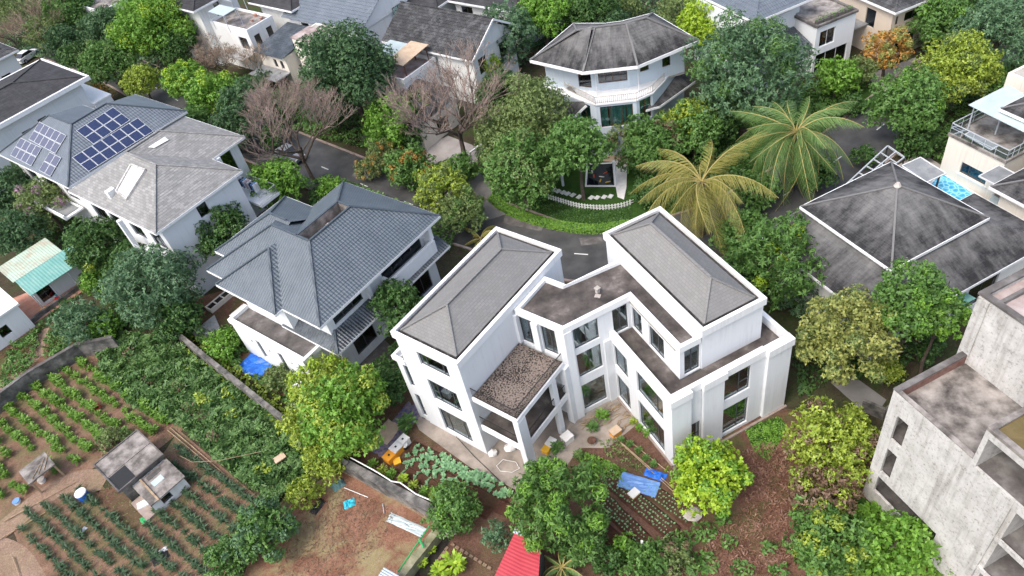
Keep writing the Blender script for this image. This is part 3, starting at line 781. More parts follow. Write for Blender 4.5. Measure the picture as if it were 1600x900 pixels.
    for a, b in ((-1.46, -.25), (-3.32, -2.12)): window(vl, LW, 'v', 6.0, -1, a, b, 6.75, 9.35, (.4,), name='terrace_door')
    for c, d in ((.3, 2.9), (3.6, 6.0)): window(vl, LW, 'v', 6.0, -1, -2.6, -.5, c, d, (.5,))
    window(vl, RW, 'v', 9.4, 1, 3.0, 4.6, 4.0, 6.2, (.5,))
    # slabs inside
    L2 = [lw2(6.28, -.05), lw2(6.28, -3.9), rw2(-3.2, 7.5), rw2(1.7, 7.5), rw2(1.7, 2.0), rw2(3.4, 2.0), rw2(3.4, 10.2), rw2(-1.2, 10.2), lw2(9.2, -1.9), lw2(9.2, -.05)]
    fl = MB()
    for z in (6.6, 9.2): fl.prism(W, L2, z, z + .12)
    L1 = [lw2(6.28, -.05), lw2(6.28, -3.9), rw2(-3.2, 7.5), rw2(.3, 7.5), rw2(.3, .45), rw2(9.1, .45), rw2(9.1, 10.6), rw2(-1.2, 10.2), lw2(9.2, -1.9), lw2(9.2, -.05)]
    for z in (.12, 3.4): fl.prism(W, L1, z, z + .15)
    fl.build('floor_slab', 'interior_floor', vl)
    iw = MB(); iw.box(RW, 4.6, 4.75, 2.4, 10.4, .3, 6.6); iw.box(RW, -1.0, 3.2, 9.2, 9.35, .3, 9.2); iw.box(RW, .35, 4.5, 5.0, 5.12, 3.56, 6.6)
    iw.build('inner_wall', 'interior_wall', vl)
    st = MB()
    for z in (.3, 3.6, 6.8):
        for a, b in (((-2.6, 7.9), (-1.5, 8.9)), ((-1.0, 8.9), (-1.45, 7.9))):
            st.beam(RW.pt(*a, z + (.2 if a[0] < -2 else 2.6)), RW.pt(*b, z + (1.5 if a[0] < -2 else 1.5)), 1.0, .18)
    st.build('staircase', 'interior_wall', vl)
    # terrace roof of the right block
    T = [(.0, 0), (1.5, 0), (1.5, .28), (2.48, .28), (2.48, .02), (4.1, .02), (4.26, .14), (7.5, .14), (7.5, -.1), (9.4, -.1), (9.4, 10.9), (8.2, 10.9), (8.2, 1.6), (3.3, 1.6), (1.8, 1.6), (1.8, 7.18), (0, 7.18)]
    fl = MB(); fl.prism(RW, [(.26, .5), (9.12, .5), (9.12, 10.6), (8.17, 10.6), (8.17, 1.5), (1.73, 1.5), (1.73, 7.17), (.26, 7.17)], 6.5, 6.76)
    fl.build('terrace_floor', 'terrace_dirt', vl)
    pp = MB(); z0, z1 = 6.75, 7.4; k = .3
    pp.box(RW, -.1, k, -.1, 7.18, z0, z1); pp.box(RW, k, 1.55, -.1, .5, z0, z1); pp.box(RW, 1.55, 2.42, .2, .5, z0, z1)
    pp.box(RW, 2.42, 4.28, -.08, .5, z0, z1); pp.box(RW, 4.28, 7.4, .06, .5, z0, z1); pp.box(RW, 7.4, 9.5, -.2, .42, z0, z1)
    pp.box(RW, 9.14, 9.46, .42, 10.95, z0, z1); pp.box(RW, 8.2, 9.14, 10.65, 10.95, z0, z1)
    pp.build('parapet', 'trim_white', vl)
    # link roof with its own parapet
    K = [lw2(5.9, -.02), lw2(5.9, -4.15), rw2(1.83, 7.3), rw2(1.67, 1.47), rw2(3.28, 1.47), rw2(3.28, 10.55), rw2(-1.36, 10.6), lw2(9.55, -.02)]
    K = [lw2(5.92, -.16), lw2(5.92, -4.14), rw2(1.67, 7.1), rw2(1.67, 1.46), rw2(3.29, 1.46), rw2(3.29, 10.58), rw2(-1.36, 10.58), lw2(9.56, -2.0), lw2(9.56, -.16)]
    ring, inn = parapet_ring(vl, W, K, 9.5, 10.0, .28, 'trim_white', 'parapet')
    rf = MB(); rf.prism(W, [tuple(q) for q in inn], 9.4, 9.72); rf.build('flat_roof', 'terrace_dirt', vl)
    vs = MB(); c = Vector(P(934, 457, 9.72))
    vs.box(Fr(c, 30), -.12, .12, -.12, .12, 9.72, 10.1); vs.box(Fr(c, 30), -.17, .17, -.17, .17, 10.1, 10.18)
    vs.box(Fr(c, 60), -.5, -.2, -.3, .1, 9.72, 9.78)
    vs.build('roof_vent', 'stone', vl)
    # two balconies over the garden
    for z, th, m in ((6.72, .45, 'moss_terrace'), (3.52, .62, 'terrace_dirt')):
        s = MB(); s.box(LW, .2, 5.72, -3.9, -.07, z - th, z - .05); s.build('balcony_slab', 'trim_white', vl)
        s = MB(); s.box(LW, .32, 5.7, -3.78, -.08, z - .05, z); s.build('balcony_floor', m, vl)
        railing(vl, [LW.pt(.3, -.1, z), LW.pt(.3, -3.8, z), LW.pt(5.7, -3.8, z)], .9, 'rail_dark', .1, .013)
    s = MB(); s.box(LW, .18, .98, -3.92, -3.45, 0, 6.27); s.cut(); s.box(LW, 4.12, 4.6, -3.88, -3.55, 0, 6.27); s.cut(); s.box(LW, 5.45, 6.0, -4.12, -3.6, 0, 6.27)
    s.build_each('column', WH, vl)
    return vl
villa = build_villa()
# ---------------------------------------------------------------- foliage kernels
def leaf_mesh(name, pos, nrm, size, mat, aspect=.5, rng=NR, droop=0.0, tang=None):
    """one mesh of diamond leaves; pos, nrm (n,3), size (n,)"""
    n = len(pos)
    nrm = nrm / (np.linalg.norm(nrm, axis=1, keepdims=True) + 1e-9)
    if tang is None:
        t = rng.normal(size=(n, 3)); t[:, 2] -= droop
    else: t = tang
    t = t - nrm * (t * nrm).sum(1, keepdims=True); t /= np.linalg.norm(t, axis=1, keepdims=True) + 1e-9
    b = np.cross(nrm, t); s = size[:, None]
    v = np.empty((n, 4, 3), np.float32)
    v[:, 0] = pos - t * s * .5; v[:, 2] = pos + t * s * .5 - nrm * s * .12
    v[:, 1] = pos + b * s * aspect * .5 + nrm * s * .06; v[:, 3] = pos - b * s * aspect * .5 + nrm * s * .06
    me = bpy.data.meshes.new(name)
    me.vertices.add(n * 4); me.vertices.foreach_set('co', v.reshape(-1))
    me.loops.add(n * 4); me.loops.foreach_set('vertex_index', np.arange(n * 4, dtype=np.int32))
    me.polygons.add(n); me.polygons.foreach_set('loop_start', np.arange(0, n * 4, 4, dtype=np.int32))
    try: me.polygons.foreach_set('loop_total', np.full(n, 4, np.int32))
    except Exception: pass
    me.materials.append(MAT[mat]); me.update(calc_edges=True); me.validate()
    return me
def blob_leaves(c, rad, n, rng, inner=.55):
    d = rng.normal(size=(n, 3)); d /= np.linalg.norm(d, axis=1, keepdims=True)
    r = inner + (1.05 - inner) * rng.random(n) ** .6
    p = np.array(c) + d * r[:, None] * np.array(rad)
    nr = d + rng.normal(size=(n, 3)) * .45; nr[:, 2] += .45
    return p, nr
def leaf_object(name, parent, c, rad, n, size, mat, seed, aspect=.5):
    rng = np.random.default_rng(seed); ox, oy, oz = root_loc(parent)
    p, nr = blob_leaves((c[0] - ox, c[1] - oy, c[2] - oz), rad, n, rng, .2)
    me = leaf_mesh(name, p, nr, size * (.6 + .8 * rng.random(n)), mat, aspect, rng)
    o = bpy.data.objects.new(name, me); COL.objects.link(o); o.parent = parent; return o
def crown_points(rad, seed, clump=.36, ncl=None, dens=1.0, leaf=.3, low=-.55, gap=.0, ros=5):
    """leaf positions for a crown made of many clumps spread over an ellipsoid; uneven outline, gaps"""
    rng = np.random.default_rng(seed); rx, ry, rz = rad; rm = (rx * ry * rz) ** (1 / 3)
    ncl = ncl or int(np.clip(26 + 5 * rm, 20, 60))
    ga = pi * (3 - sqrt(5)); C = []
    for i in range(ncl):
        z = 1 - (i + .5) / ncl * (1 - low); th = i * ga + rng.uniform(-.5, .5); q = sqrt(max(0, 1 - z * z)); k = rng.uniform(.58, .9)
        C.append((q * cos(th) * k, q * sin(th) * k, z * k))
    for i in range(ncl // 4):
        d = rng.normal(size=3); d /= np.linalg.norm(d); C.append(tuple(d * rng.uniform(.1, .45)))
    C = np.array(C); cr = clump * rng.uniform(.6, 1.15, len(C))
    P_ = []; N_ = []; K = []
    for i, (c, r) in enumerate(zip(C, cr)):
        if rng.random() < gap: continue
        area = 4 * pi * (r * rm) ** 2; n = int(area / (leaf * leaf * .5) * .75 * dens)
        p, nr = blob_leaves(c, (r, r, r * .8), max(4, n // ros), rng, .5)
        rr = np.linalg.norm(p, axis=1)
        keep = (rr > .38) | (rng.random(len(p)) < .25)
        P_.append(p[keep] * np.array(rad)); N_.append(nr[keep])
    p = np.vstack(P_); nr = np.vstack(N_); nr /= np.linalg.norm(nr, axis=1, keepdims=True)
    # sprigs: each tip carries a few leaves that fan out from it
    p = np.repeat(p, ros, 0); nr = np.repeat(nr, ros, 0); t = rng.normal(size=p.shape)
    t -= nr * (t * nr).sum(1, keepdims=True); t /= np.linalg.norm(t, axis=1, keepdims=True)
    t = t + nr * rng.uniform(-.15, .7, (len(p), 1)); t /= np.linalg.norm(t, axis=1, keepdims=True)
    n2 = nr - t * (nr * t).sum(1, keepdims=True) + rng.normal(size=p.shape) * .25
    return p + t * leaf * .5, n2, C * np.array(rad), rng, t
def trunk_mesh(mb, base, top, r, limbs, rng, bend=.12):
    base, top = Vector(base), Vector(top); L = (top - base).length; pts = [base]
    for i in range(1, 5):
        q = base.lerp(top, i / 4); 
        if i < 4: q += Vector((rng.uniform(-1, 1), rng.uniform(-1, 1), 0)) * bend * L * .25
        pts.append(q)
    for i in range(4): mb.tube(pts[i], pts[i + 1], r * (1 - i * .17), r * (1 - (i + 1) * .17), 7, cap=False)
    for l in limbs:
        s = pts[2].lerp(pts[4], rng.uniform(0, .9)); l = Vector(l); mid = s.lerp(l, .5) + Vector((0, 0, -.06 * L))
        mb.tube(s, mid, r * .42, r * .26, 5, cap=False); mb.tube(mid, l, r * .26, r * .09, 5, cap=False)
SPEC = {  # material, leaf length, aspect, clump size, density, droop
    'mid': ('leaf_mid', .34, .5, .36, 1.0, 0), 'dark': ('leaf_dark', .32, .5, .32, 1.15, 0), 'deep': ('leaf_deep', .30, .55, .30, 1.2, 0),
    'blue': ('leaf_blue', .42, .34, .30, 1.2, .8), 'bright': ('leaf_bright', .36, .55, .34, 1.0, 0), 'lime': ('leaf_lime', .32, .6, .34, 1.0, 0),
    'yellow': ('leaf_yellow', .32, .5, .34, .95, 0), 'olive': ('leaf_olive', .26, .5, .30, .95, .3), 'gold': ('leaf_goldolive', .26, .6, .28, 1.0, 0),
    'orange': ('leaf_orange', .3, .55, .30, .7, 0), 'mango': ('leaf_mid', .44, .30, .28, 1.35, .7), 'mangoblue': ('leaf_blue', .44, .32, .28, 1.3, .7),
    'cycad': ('leaf_palm', .34, .4, .3, 1.0, .2), 'dry': ('leaf_dry', .3, .5, .34, .8, .3)}
USED = []
def tree(px, py, rpx, kind, label, name='broadleaf_tree', k=1.25, squash=.9, seed=None, group=None, stretch=1.0, bark='bark', gap=.0, second=None, dens=1.0, zc=None, cat='tree', low=-.55):
    """crown centre seen at (px, py), about rpx pixels in radius; stands on the ground below it"""
    z = 4.0; rpx *= 1.07
    for _ in range(8):
        c = P(px, py, z); r = rpx * scale_at(c); z = zc if zc else max(r * squash * .9, k * r)
    c = P(px, py, z); r = rpx * scale_at(c); seed = seed or int(px * 7 + py * 13)
    rad = (r * stretch, r / max(.6, stretch) ** .3, r * squash)
    mat, leaf, asp, cl, dn, dr = SPEC[kind]
    leaf *= .8; rpx *= 1.0
    if r > 6: leaf *= 1.15
    if r < 2: leaf *= .8
    root = empty(name, (c.x, c.y, 0), label, cat, group)
    p, nr, C, rng, tg = crown_points(rad, seed, cl, None, dn * dens, leaf, low, gap, 7 if kind.startswith('mango') else 5)
    p += np.array([0, 0, z]); p[:, 2] = np.maximum(p[:, 2], .05)
    me = leaf_mesh('crown', p, nr, leaf * (.65 + .7 * rng.random(len(p))), mat, asp, rng, dr, tg)
    o = bpy.data.objects.new('crown', me); COL.objects.link(o); o.parent = root
    if second:
        frac = second[1]; k2 = rng.random(len(p)) < 1
        cc = C[rng.random(len(C)) < frac]
        q = []; qn = []
        for c_ in cc:
            d = np.array(c_) / (np.linalg.norm(c_) + 1e-6)
            a, b = blob_leaves(np.array(c_) * 1.12, (r * cl * .6,) * 3, int(120 * min(2.0, r / 2.5)), rng, .3); q.append(a); qn.append(b)
        if q:
            q = np.vstack(q) + np.array([0, 0, z]); q[:, 2] = np.maximum(q[:, 2], .05)
            me = leaf_mesh('blossom', q, np.vstack(qn), leaf * .9 * (.6 + .6 * rng.random(len(q))), second[0], asp, rng)
            o2 = bpy.data.objects.new('second_foliage', me); COL.objects.link(o2); o2.parent = root
    m = MB(); rr = random.Random(seed)
    limbs = [(c.x + x * .75, c.y + y * .75, z + w * .75) for x, y, w in [C[i] for i in rr.sample(range(len(C)), min(7, len(C)))]]
    trunk_mesh(m, (c.x, c.y, -.05), (c.x, c.y, z + r * squash * .25), max(.09, .075 * r), limbs, rr)
    m.build('trunk', bark, root)
    USED.append((c.x, c.y, r)); return root
def bare_tree(px, py, hpx, label, base, twig='twig_pink', seed=1, depth=6, spread=.62, first=.3, leaves=None, thick=.2):
    b = P(*base, 0); s = scale_at(b); rr = random.Random(seed)
    top = None; H = 3.0
    for _ in range(200):   # height at which the top of the tree reaches the pixel (px, py) height
        H += .1
        d = Vector((b.x, b.y, H)) - Vector((0, 0, CAM_H)); kk = d.dot(_f); y = 450 - CAM_F * d.dot(_U) / kk
        if y < py: break
    root = empty('bare_tree', (b.x, b.y, 0), label, 'tree')
    wood, tw = MB(), MB(); tips = []
    def grow(p, d, L, r, dep):
        q = p + d * L; tgt = wood if dep > 2 else tw
        tgt.tube(p, q, r, r * .7, 6 if dep > 3 else 3, cap=False)
        if dep == 0: tips.append(q); return
        n = 4 if dep <= 2 else 3
        if dep == depth: n = 5
        for i in range(n):
            th = rr.uniform(0, 6.28) if dep < depth else i * 6.28 / n + rr.uniform(-.4, .4)
            ax = Vector((cos(th), sin(th), rr.uniform(-.05, .75))); sp_ = spread * (1.0 if dep >= depth - 1 else .72)
            nd = (d * (1 - sp_) + ax.normalized() * sp_ + Vector((0, 0, .05))).normalized()
            if nd.z < .05: nd.z = .05
            grow(p + d * L * rr.uniform(.7, 1), nd.normalized(), L * rr.uniform(.66, .9), max(.014, r * .6), dep - 1)
    L0 = H * first
    grow(Vector((b.x, b.y, -.05)), Vector((rr.uniform(-.12, .12), rr.uniform(-.12, .12), 1)).normalized(), L0, thick, depth)
    wood.build('trunk', 'bark', root); tw.build('twigs', twig, root)['kind'] = 'stuff'
    if leaves:
        P_ = np.array([t[:] for t in tips]); rng = np.random.default_rng(seed); idx = rng.integers(0, len(P_), leaves[1])
        p = P_[idx] + rng.normal(size=(leaves[1], 3)) * .22 - np.array([b.x, b.y, 0])
        me = leaf_mesh('buds', p, rng.normal(size=p.shape) + np.array([0, 0, .4]), .2 * (.5 + rng.random(len(p))), leaves[0], .5, rng)
        o = bpy.data.objects.new('buds', me); COL.objects.link(o); o.parent = root; o['kind'] = 'stuff'
    return root
def cover(name, label, polys, h, leaf, dens, mat, seed=1, cat='undergrowth', aspect=.5, bump=1.1, px=True, kind='stuff', z0=0, holes=()):
    """a tangle of leaves over an area: hummocky, so that it shades itself"""
    rng = np.random.default_rng(seed); Pp = []; Nn = []
    for pg in polys:
        q = ppoly(pg) if px else pg
        xs = [a for a, _ in q]; ys = [b for _, b in q]; A = (max(xs) - min(xs)) * (max(ys) - min(ys)); n = int(A * dens)
        X_ = rng.uniform(min(xs), max(xs), n); Y_ = rng.uniform(min(ys), max(ys), n); k = inside_np(X_, Y_, q)
        for hl in holes: k &= ~inside_np(X_, Y_, ppoly(hl) if px else hl)
        X_, Y_ = X_[k], Y_[k]
        f = .5 + .5 * np.sin(X_ * 1.9 / bump + 1.3 * np.sin(Y_ * 1.1 / bump + seed)) * np.cos(Y_ * 1.7 / bump + 1.1 * np.sin(X_ * .9 / bump))
        g = .5 + .5 * np.sin(X_ * .63 / bump + seed) * np.sin(Y_ * .55 / bump + 2 * seed)
        z = z0 + h * (.2 + .8 * f * (.35 + .65 * g)) * (1 - .55 * rng.random(len(X_)) ** 2)
        gx = np.cos(X_ * 1.9 / bump) * .5; gy = np.sin(Y_ * 1.7 / bump) * .5
        nr = np.stack([-gx, gy, np.ones_like(gx) * .9], 1) + rng.normal(size=(len(X_), 3)) * .5
        Pp.append(np.stack([X_, Y_, z], 1)); Nn.append(nr)
    p = np.vstack(Pp); nr = np.vstack(Nn)
    me = leaf_mesh(name, p, nr, leaf * (.6 + .8 * rng.random(len(p))), mat, aspect, rng, .2)
    o = bpy.data.objects.new(name, me); COL.objects.link(o); return tag(o, label, cat, None, kind)
# ---------------------------------------------------------------- the neighbouring houses
def roof_polys(par, fr, polys, mat, rmat=None, caps=(), pitch=.32, lift=.035, name='roof'):
    """polys: (u,v,z) lists, first edge the eave; each slope is a part of its own under the roof"""
    o = None
    for i, q in enumerate(polys):
        mb = MB(); slope(mb, [fr.pt(*p) for p in q], pitch, lift)
        x = mb.build(name if o is None else 'roof_slope', mat, par if o is None else o)
        o = o or x
    if caps:
        c = MB()
        for a, b in caps: ridge(c, fr.pt(a[0], a[1], a[2] + .07), fr.pt(b[0], b[1], b[2] + .07), .085); c.cut()
        c.build_each('ridge_cap', rmat or mat, o)
    return o
def fascia(par, fr, pts, ze, h=.24, mat='trim_white', t=.07):
    mb = MB(); n = len(pts)
    for i in range(n):
        mb.beam(fr.pt(*pts[i], ze - h / 2 + .03), fr.pt(*pts[(i + 1) % n], ze - h / 2 + .03), t, h)
    mb.prism(fr, pts, ze - h, ze - h + .05)
    return mb.build('fascia', mat, par)

# slate-blue tiled house beside the villa
def build_slate_house():
    o_ = P(499.4, 512.3, 7.5); F = Fr(o_, 45.0)
    h = empty('slate_house', tuple(F.pt(7, 6, 0)), 'white house with slate blue tiled roof beside the villa', 'house')
    ze, zr, k = 7.5, 10.5, .62
    wl_ = [('-v', 1.9, 5.2, 5.3, 6.6, (.33, .66)), ('-v', 7.6, 12.6, 4.95, 7.0, (.25, .5, .75)), ('-v', 2.6, 5.0, .8, 2.6, (.5,)), ('-v', 8.0, 12.4, .4, 3.0, (.25, .5, .75)),
           ('-u', 8.2, 9.4, 5.0, 6.8, (.5,)), ('-u', 3.0, 4.4, 5.2, 6.6, (.5,))]
    shell(h, F, 1.2, 13.4, 1.2, 11.0, 0, 7.3, 'white_plaster', wl_, floors=(.1, 3.6), gm='glass_dark')
    shell(h, F, 1.3, 9.3, 11.0, 13.6, 0, 7.2, 'white_plaster', [('-u', 11.8, 13.0, 4.6, 6.6, (.5,))], floors=(.1, 3.6))
    shell(h, F, .35, 2.0, 5.2, 11.3, 3.0, 7.2, 'white_plaster', [('-u', 6.2, 9.6, 6.2, 6.85, (.5,))], floors=(4.0,))
    # roof: truncated hip round an open well, a cross hip to the left, two projecting hips
    w0, w1, y0, y1 = 4.85, 9.6, 4.85, 6.4
    P_ = [[(0, 0, ze), (14.5, 0, ze), (w1, y0, zr), (w0, y0, zr)],
          [(14.5, 0, ze), (14.5, 12.1, ze), (w1, y1, zr), (w1, y0, zr)],
          [(14.5, 12.1, ze), (9.8, 12.1, ze), (w0, y1, zr), (w1, y1, zr)],
          [(9.8, 12.1, ze), (9.8, 14.5, ze), (w0, 9.6, zr), (w0, y1, zr)],
          [(0, 14.5, ze), (0, 0, ze), (w0, y0, zr), (w0, 9.6, zr)],
          [(9.8, 14.5, ze), (0, 14.5, ze), (w0, 9.6, zr)]]
    caps = [((0, 0, ze), (w0, y0, zr)), ((14.5, 0, ze), (w1, y0, zr)), ((14.5, 12.1, ze), (w1, y1, zr)), ((w0, y0, zr), (w1, y0, zr)), ((w0, y1, zr), (w1, y1, zr)),
            ((w1, y0, zr), (w1, y1, zr)), ((w0, y0, zr), (w0, 9.6, zr)), ((w0, 9.6, zr), (0, 14.5, ze))]
    r = roof_polys(h, F, P_, 'slate_tile', 'slate_ridge', caps)
    zz = ze + 3.85 * k
    P3 = [[(-.78, 12.1, ze), (-.78, 4.4, ze), (3.07, 8.25, zz)], [(-.78, 4.4, ze), (3.2, 4.4, ze), (6, 8.25, zz), (3.07, 8.25, zz)], [(3.2, 12.1, ze), (-.78, 12.1, ze), (3.07, 8.25, zz), (6, 8.25, zz)]]
    roof_polys(h, F, P3, 'slate_tile', 'slate_ridge', [((-.78, 12.1, ze), (3.07, 8.25, zz)), ((-.78, 4.4, ze), (3.07, 8.25, zz))])
    zz = ze + 4.2 * .60
    P4 = [[(2.0, 15.9, ze), (2.0, 9, ze), (6.2, 9, zz), (6.2, 11.7, zz)], [(10.4, 15.9, ze), (2.0, 15.9, ze), (6.2, 11.7, zz)], [(10.4, 9, ze), (10.4, 15.9, ze), (6.2, 11.7, zz), (6.2, 9, zz)]]
    roof_polys(h, F, P4, 'slate_tile', 'slate_ridge', [((2.0, 15.9, ze), (6.2, 11.7, zz)), ((10.4, 15.9, ze), (6.2, 11.7, zz)), ((6.2, 11.7, zz), (6.2, 9.5, zz))])
    fascia(r, F, [(0, 0), (14.5, 0), (14.5, 12.1), (10.42, 12.1), (10.42, 15.92), (1.98, 15.92), (1.98, 14.5), (0, 14.5), (0, 12.12), (-.8, 12.12), (-.8, 4.38), (0, 4.38)], ze)
    # the open well and what lies in it
    m = MB(); m.box(F, w0 + .05, w1 - .05, y0 + .05, y1 - .05, zr - 1.5, zr - 1.42)
    for a in ((w0, w1, y0 - .04, y0 + .06), (w0, w1, y1 - .06, y1 + .04), (w0 - .04, w0 + .06, y0, y1), (w1 - .06, w1 + .04, y0, y1)): m.box(F, a[0], a[1], a[2], a[3], zr - 1.5, zr + .03)
    m.build('roof_well', 'concrete_floor', h)
    m = MB(); m.tube(F.pt(6.0, 5.5, zr - .95), F.pt(7.7, 5.7, zr - .95), .42, .42, 12); m.build('water_tank', 'concrete_old', h)
    m = MB(); m.box(F, 8.4, 9.2, 5.2, 5.95, zr - 1.42, zr - .8); m.build('tank_cover', 'stone_white', h)
    m = MB(); m.box(F, 7.75, 8.3, 5.1, 5.9, zr - 1.42, zr - 1.0); m.build('plastic_tub', 'plastic_red', h)
    m = MB(); m.blob(F.pt(5.4, 5.5, zr - 1.1), .35, .45, .35, 4, amp=.3); m.build('cloth_heap', 'cloth_white', h)
    # skirt roofs round the ground floor
    zs, zt = 4.25, 5.0
    S = [[(.5, -.25, zs), (14.4, -.25, zs), (14.4, 1.2, zt), (1.6, 1.2, zt)], [(.2, 6.6, zs), (.2, -.25, zs), (1.6, 1.2, zt), (1.6, 6.6, zt)]]
    S[0][0] = (.2, -.25, zs)
    sk = roof_polys(h, F, S, 'slate_tile_dark', 'slate_ridge', [((.2, -.25, zs), (1.6, 1.2, zt))], name='skirt_roof')
    fascia(sk, F, [(.2, -.25), (14.4, -.25), (14.4, 1.15), (1.18, 1.15), (1.18, 6.6), (.2, 6.6)], zs, .2)
    m = MB(); m.box(F, 7.4, 13.2, .1, .4, 4.3, 5.75); m.box(F, 12.9, 13.2, .4, 1.18, 4.3, 5.75); m.box(F, 7.4, 7.7, .4, 1.18, 4.3, 5.75); m.box(F, 7.72, 12.88, .42, 1.17, 4.3, 4.98)
    m.build('loggia_parapet', 'white_plaster', h)
    m = MB(); m.box(F, 13.0, 13.38, .3, 1.18, 5.75, 7.28); m.cut(); m.box(F, 5.6, 5.95, .8, 1.18, 5.0, 7.28); m.build_each('loggia_column', 'white_plaster', h)
    # low annex with a walk-on roof
    ax = MB(); H = [(8.2, 8.75, .9, 3.1), (5.3, 5.85, .9, 3.1), (2.7, 3.2, .9, 3.1)]
    panel(ax, F, 'v', -1.6, -1.38, 1.9, 11.6, 0, 3.85, H); panel(ax, F, 'u', 11.38, 11.6, -1.38, 1.2, 0, 3.85); panel(ax, F, 'u', 1.9, 2.12, -1.38, 1.2, 0, 3.85)
    ax.build('annex_wall', 'white_plaster', h)
    for i, q in enumerate(H): window(h, F, 'v', -1.6, -1, *q, (), (), 'frame_dark', 'glass_dark')
    m = MB(); m.box(F, -1.7, -1.35, 1.8, 11.7, 3.85, 4.3); m.box(F, -1.35, .33, 11.4, 11.7, 3.85, 4.3); m.box(F, -1.35, .18, 1.8, 2.1, 3.85, 4.3); m.build('annex_parapet', 'trim_white', h)
    m = MB(); m.box(F, -1.35, .34, 2.1, 11.4, 3.5, 3.95); m.build('annex_roof', 'concrete_dark', h)
    m = MB()
    for q in (4.1, 7.0, 9.4): m.box(F, -1.66, -1.61, q, q + .12, 2.6, 2.75); m.cut()
    m.build_each('wall_lamp', 'stone', h)
    # small porch roof and planter in the back corner
    m = MB(); m.box(F, -.6, 1.1, 12.3, 14.0, 2.5, 2.62); m.build('porch_roof', 'concrete_old', h)
    m = MB(); m.box(F, -2.9, -1.62, 1.9, 3.6, 0, 1.5); m.build('meter_house', 'white_old', h)
build_slate_house()

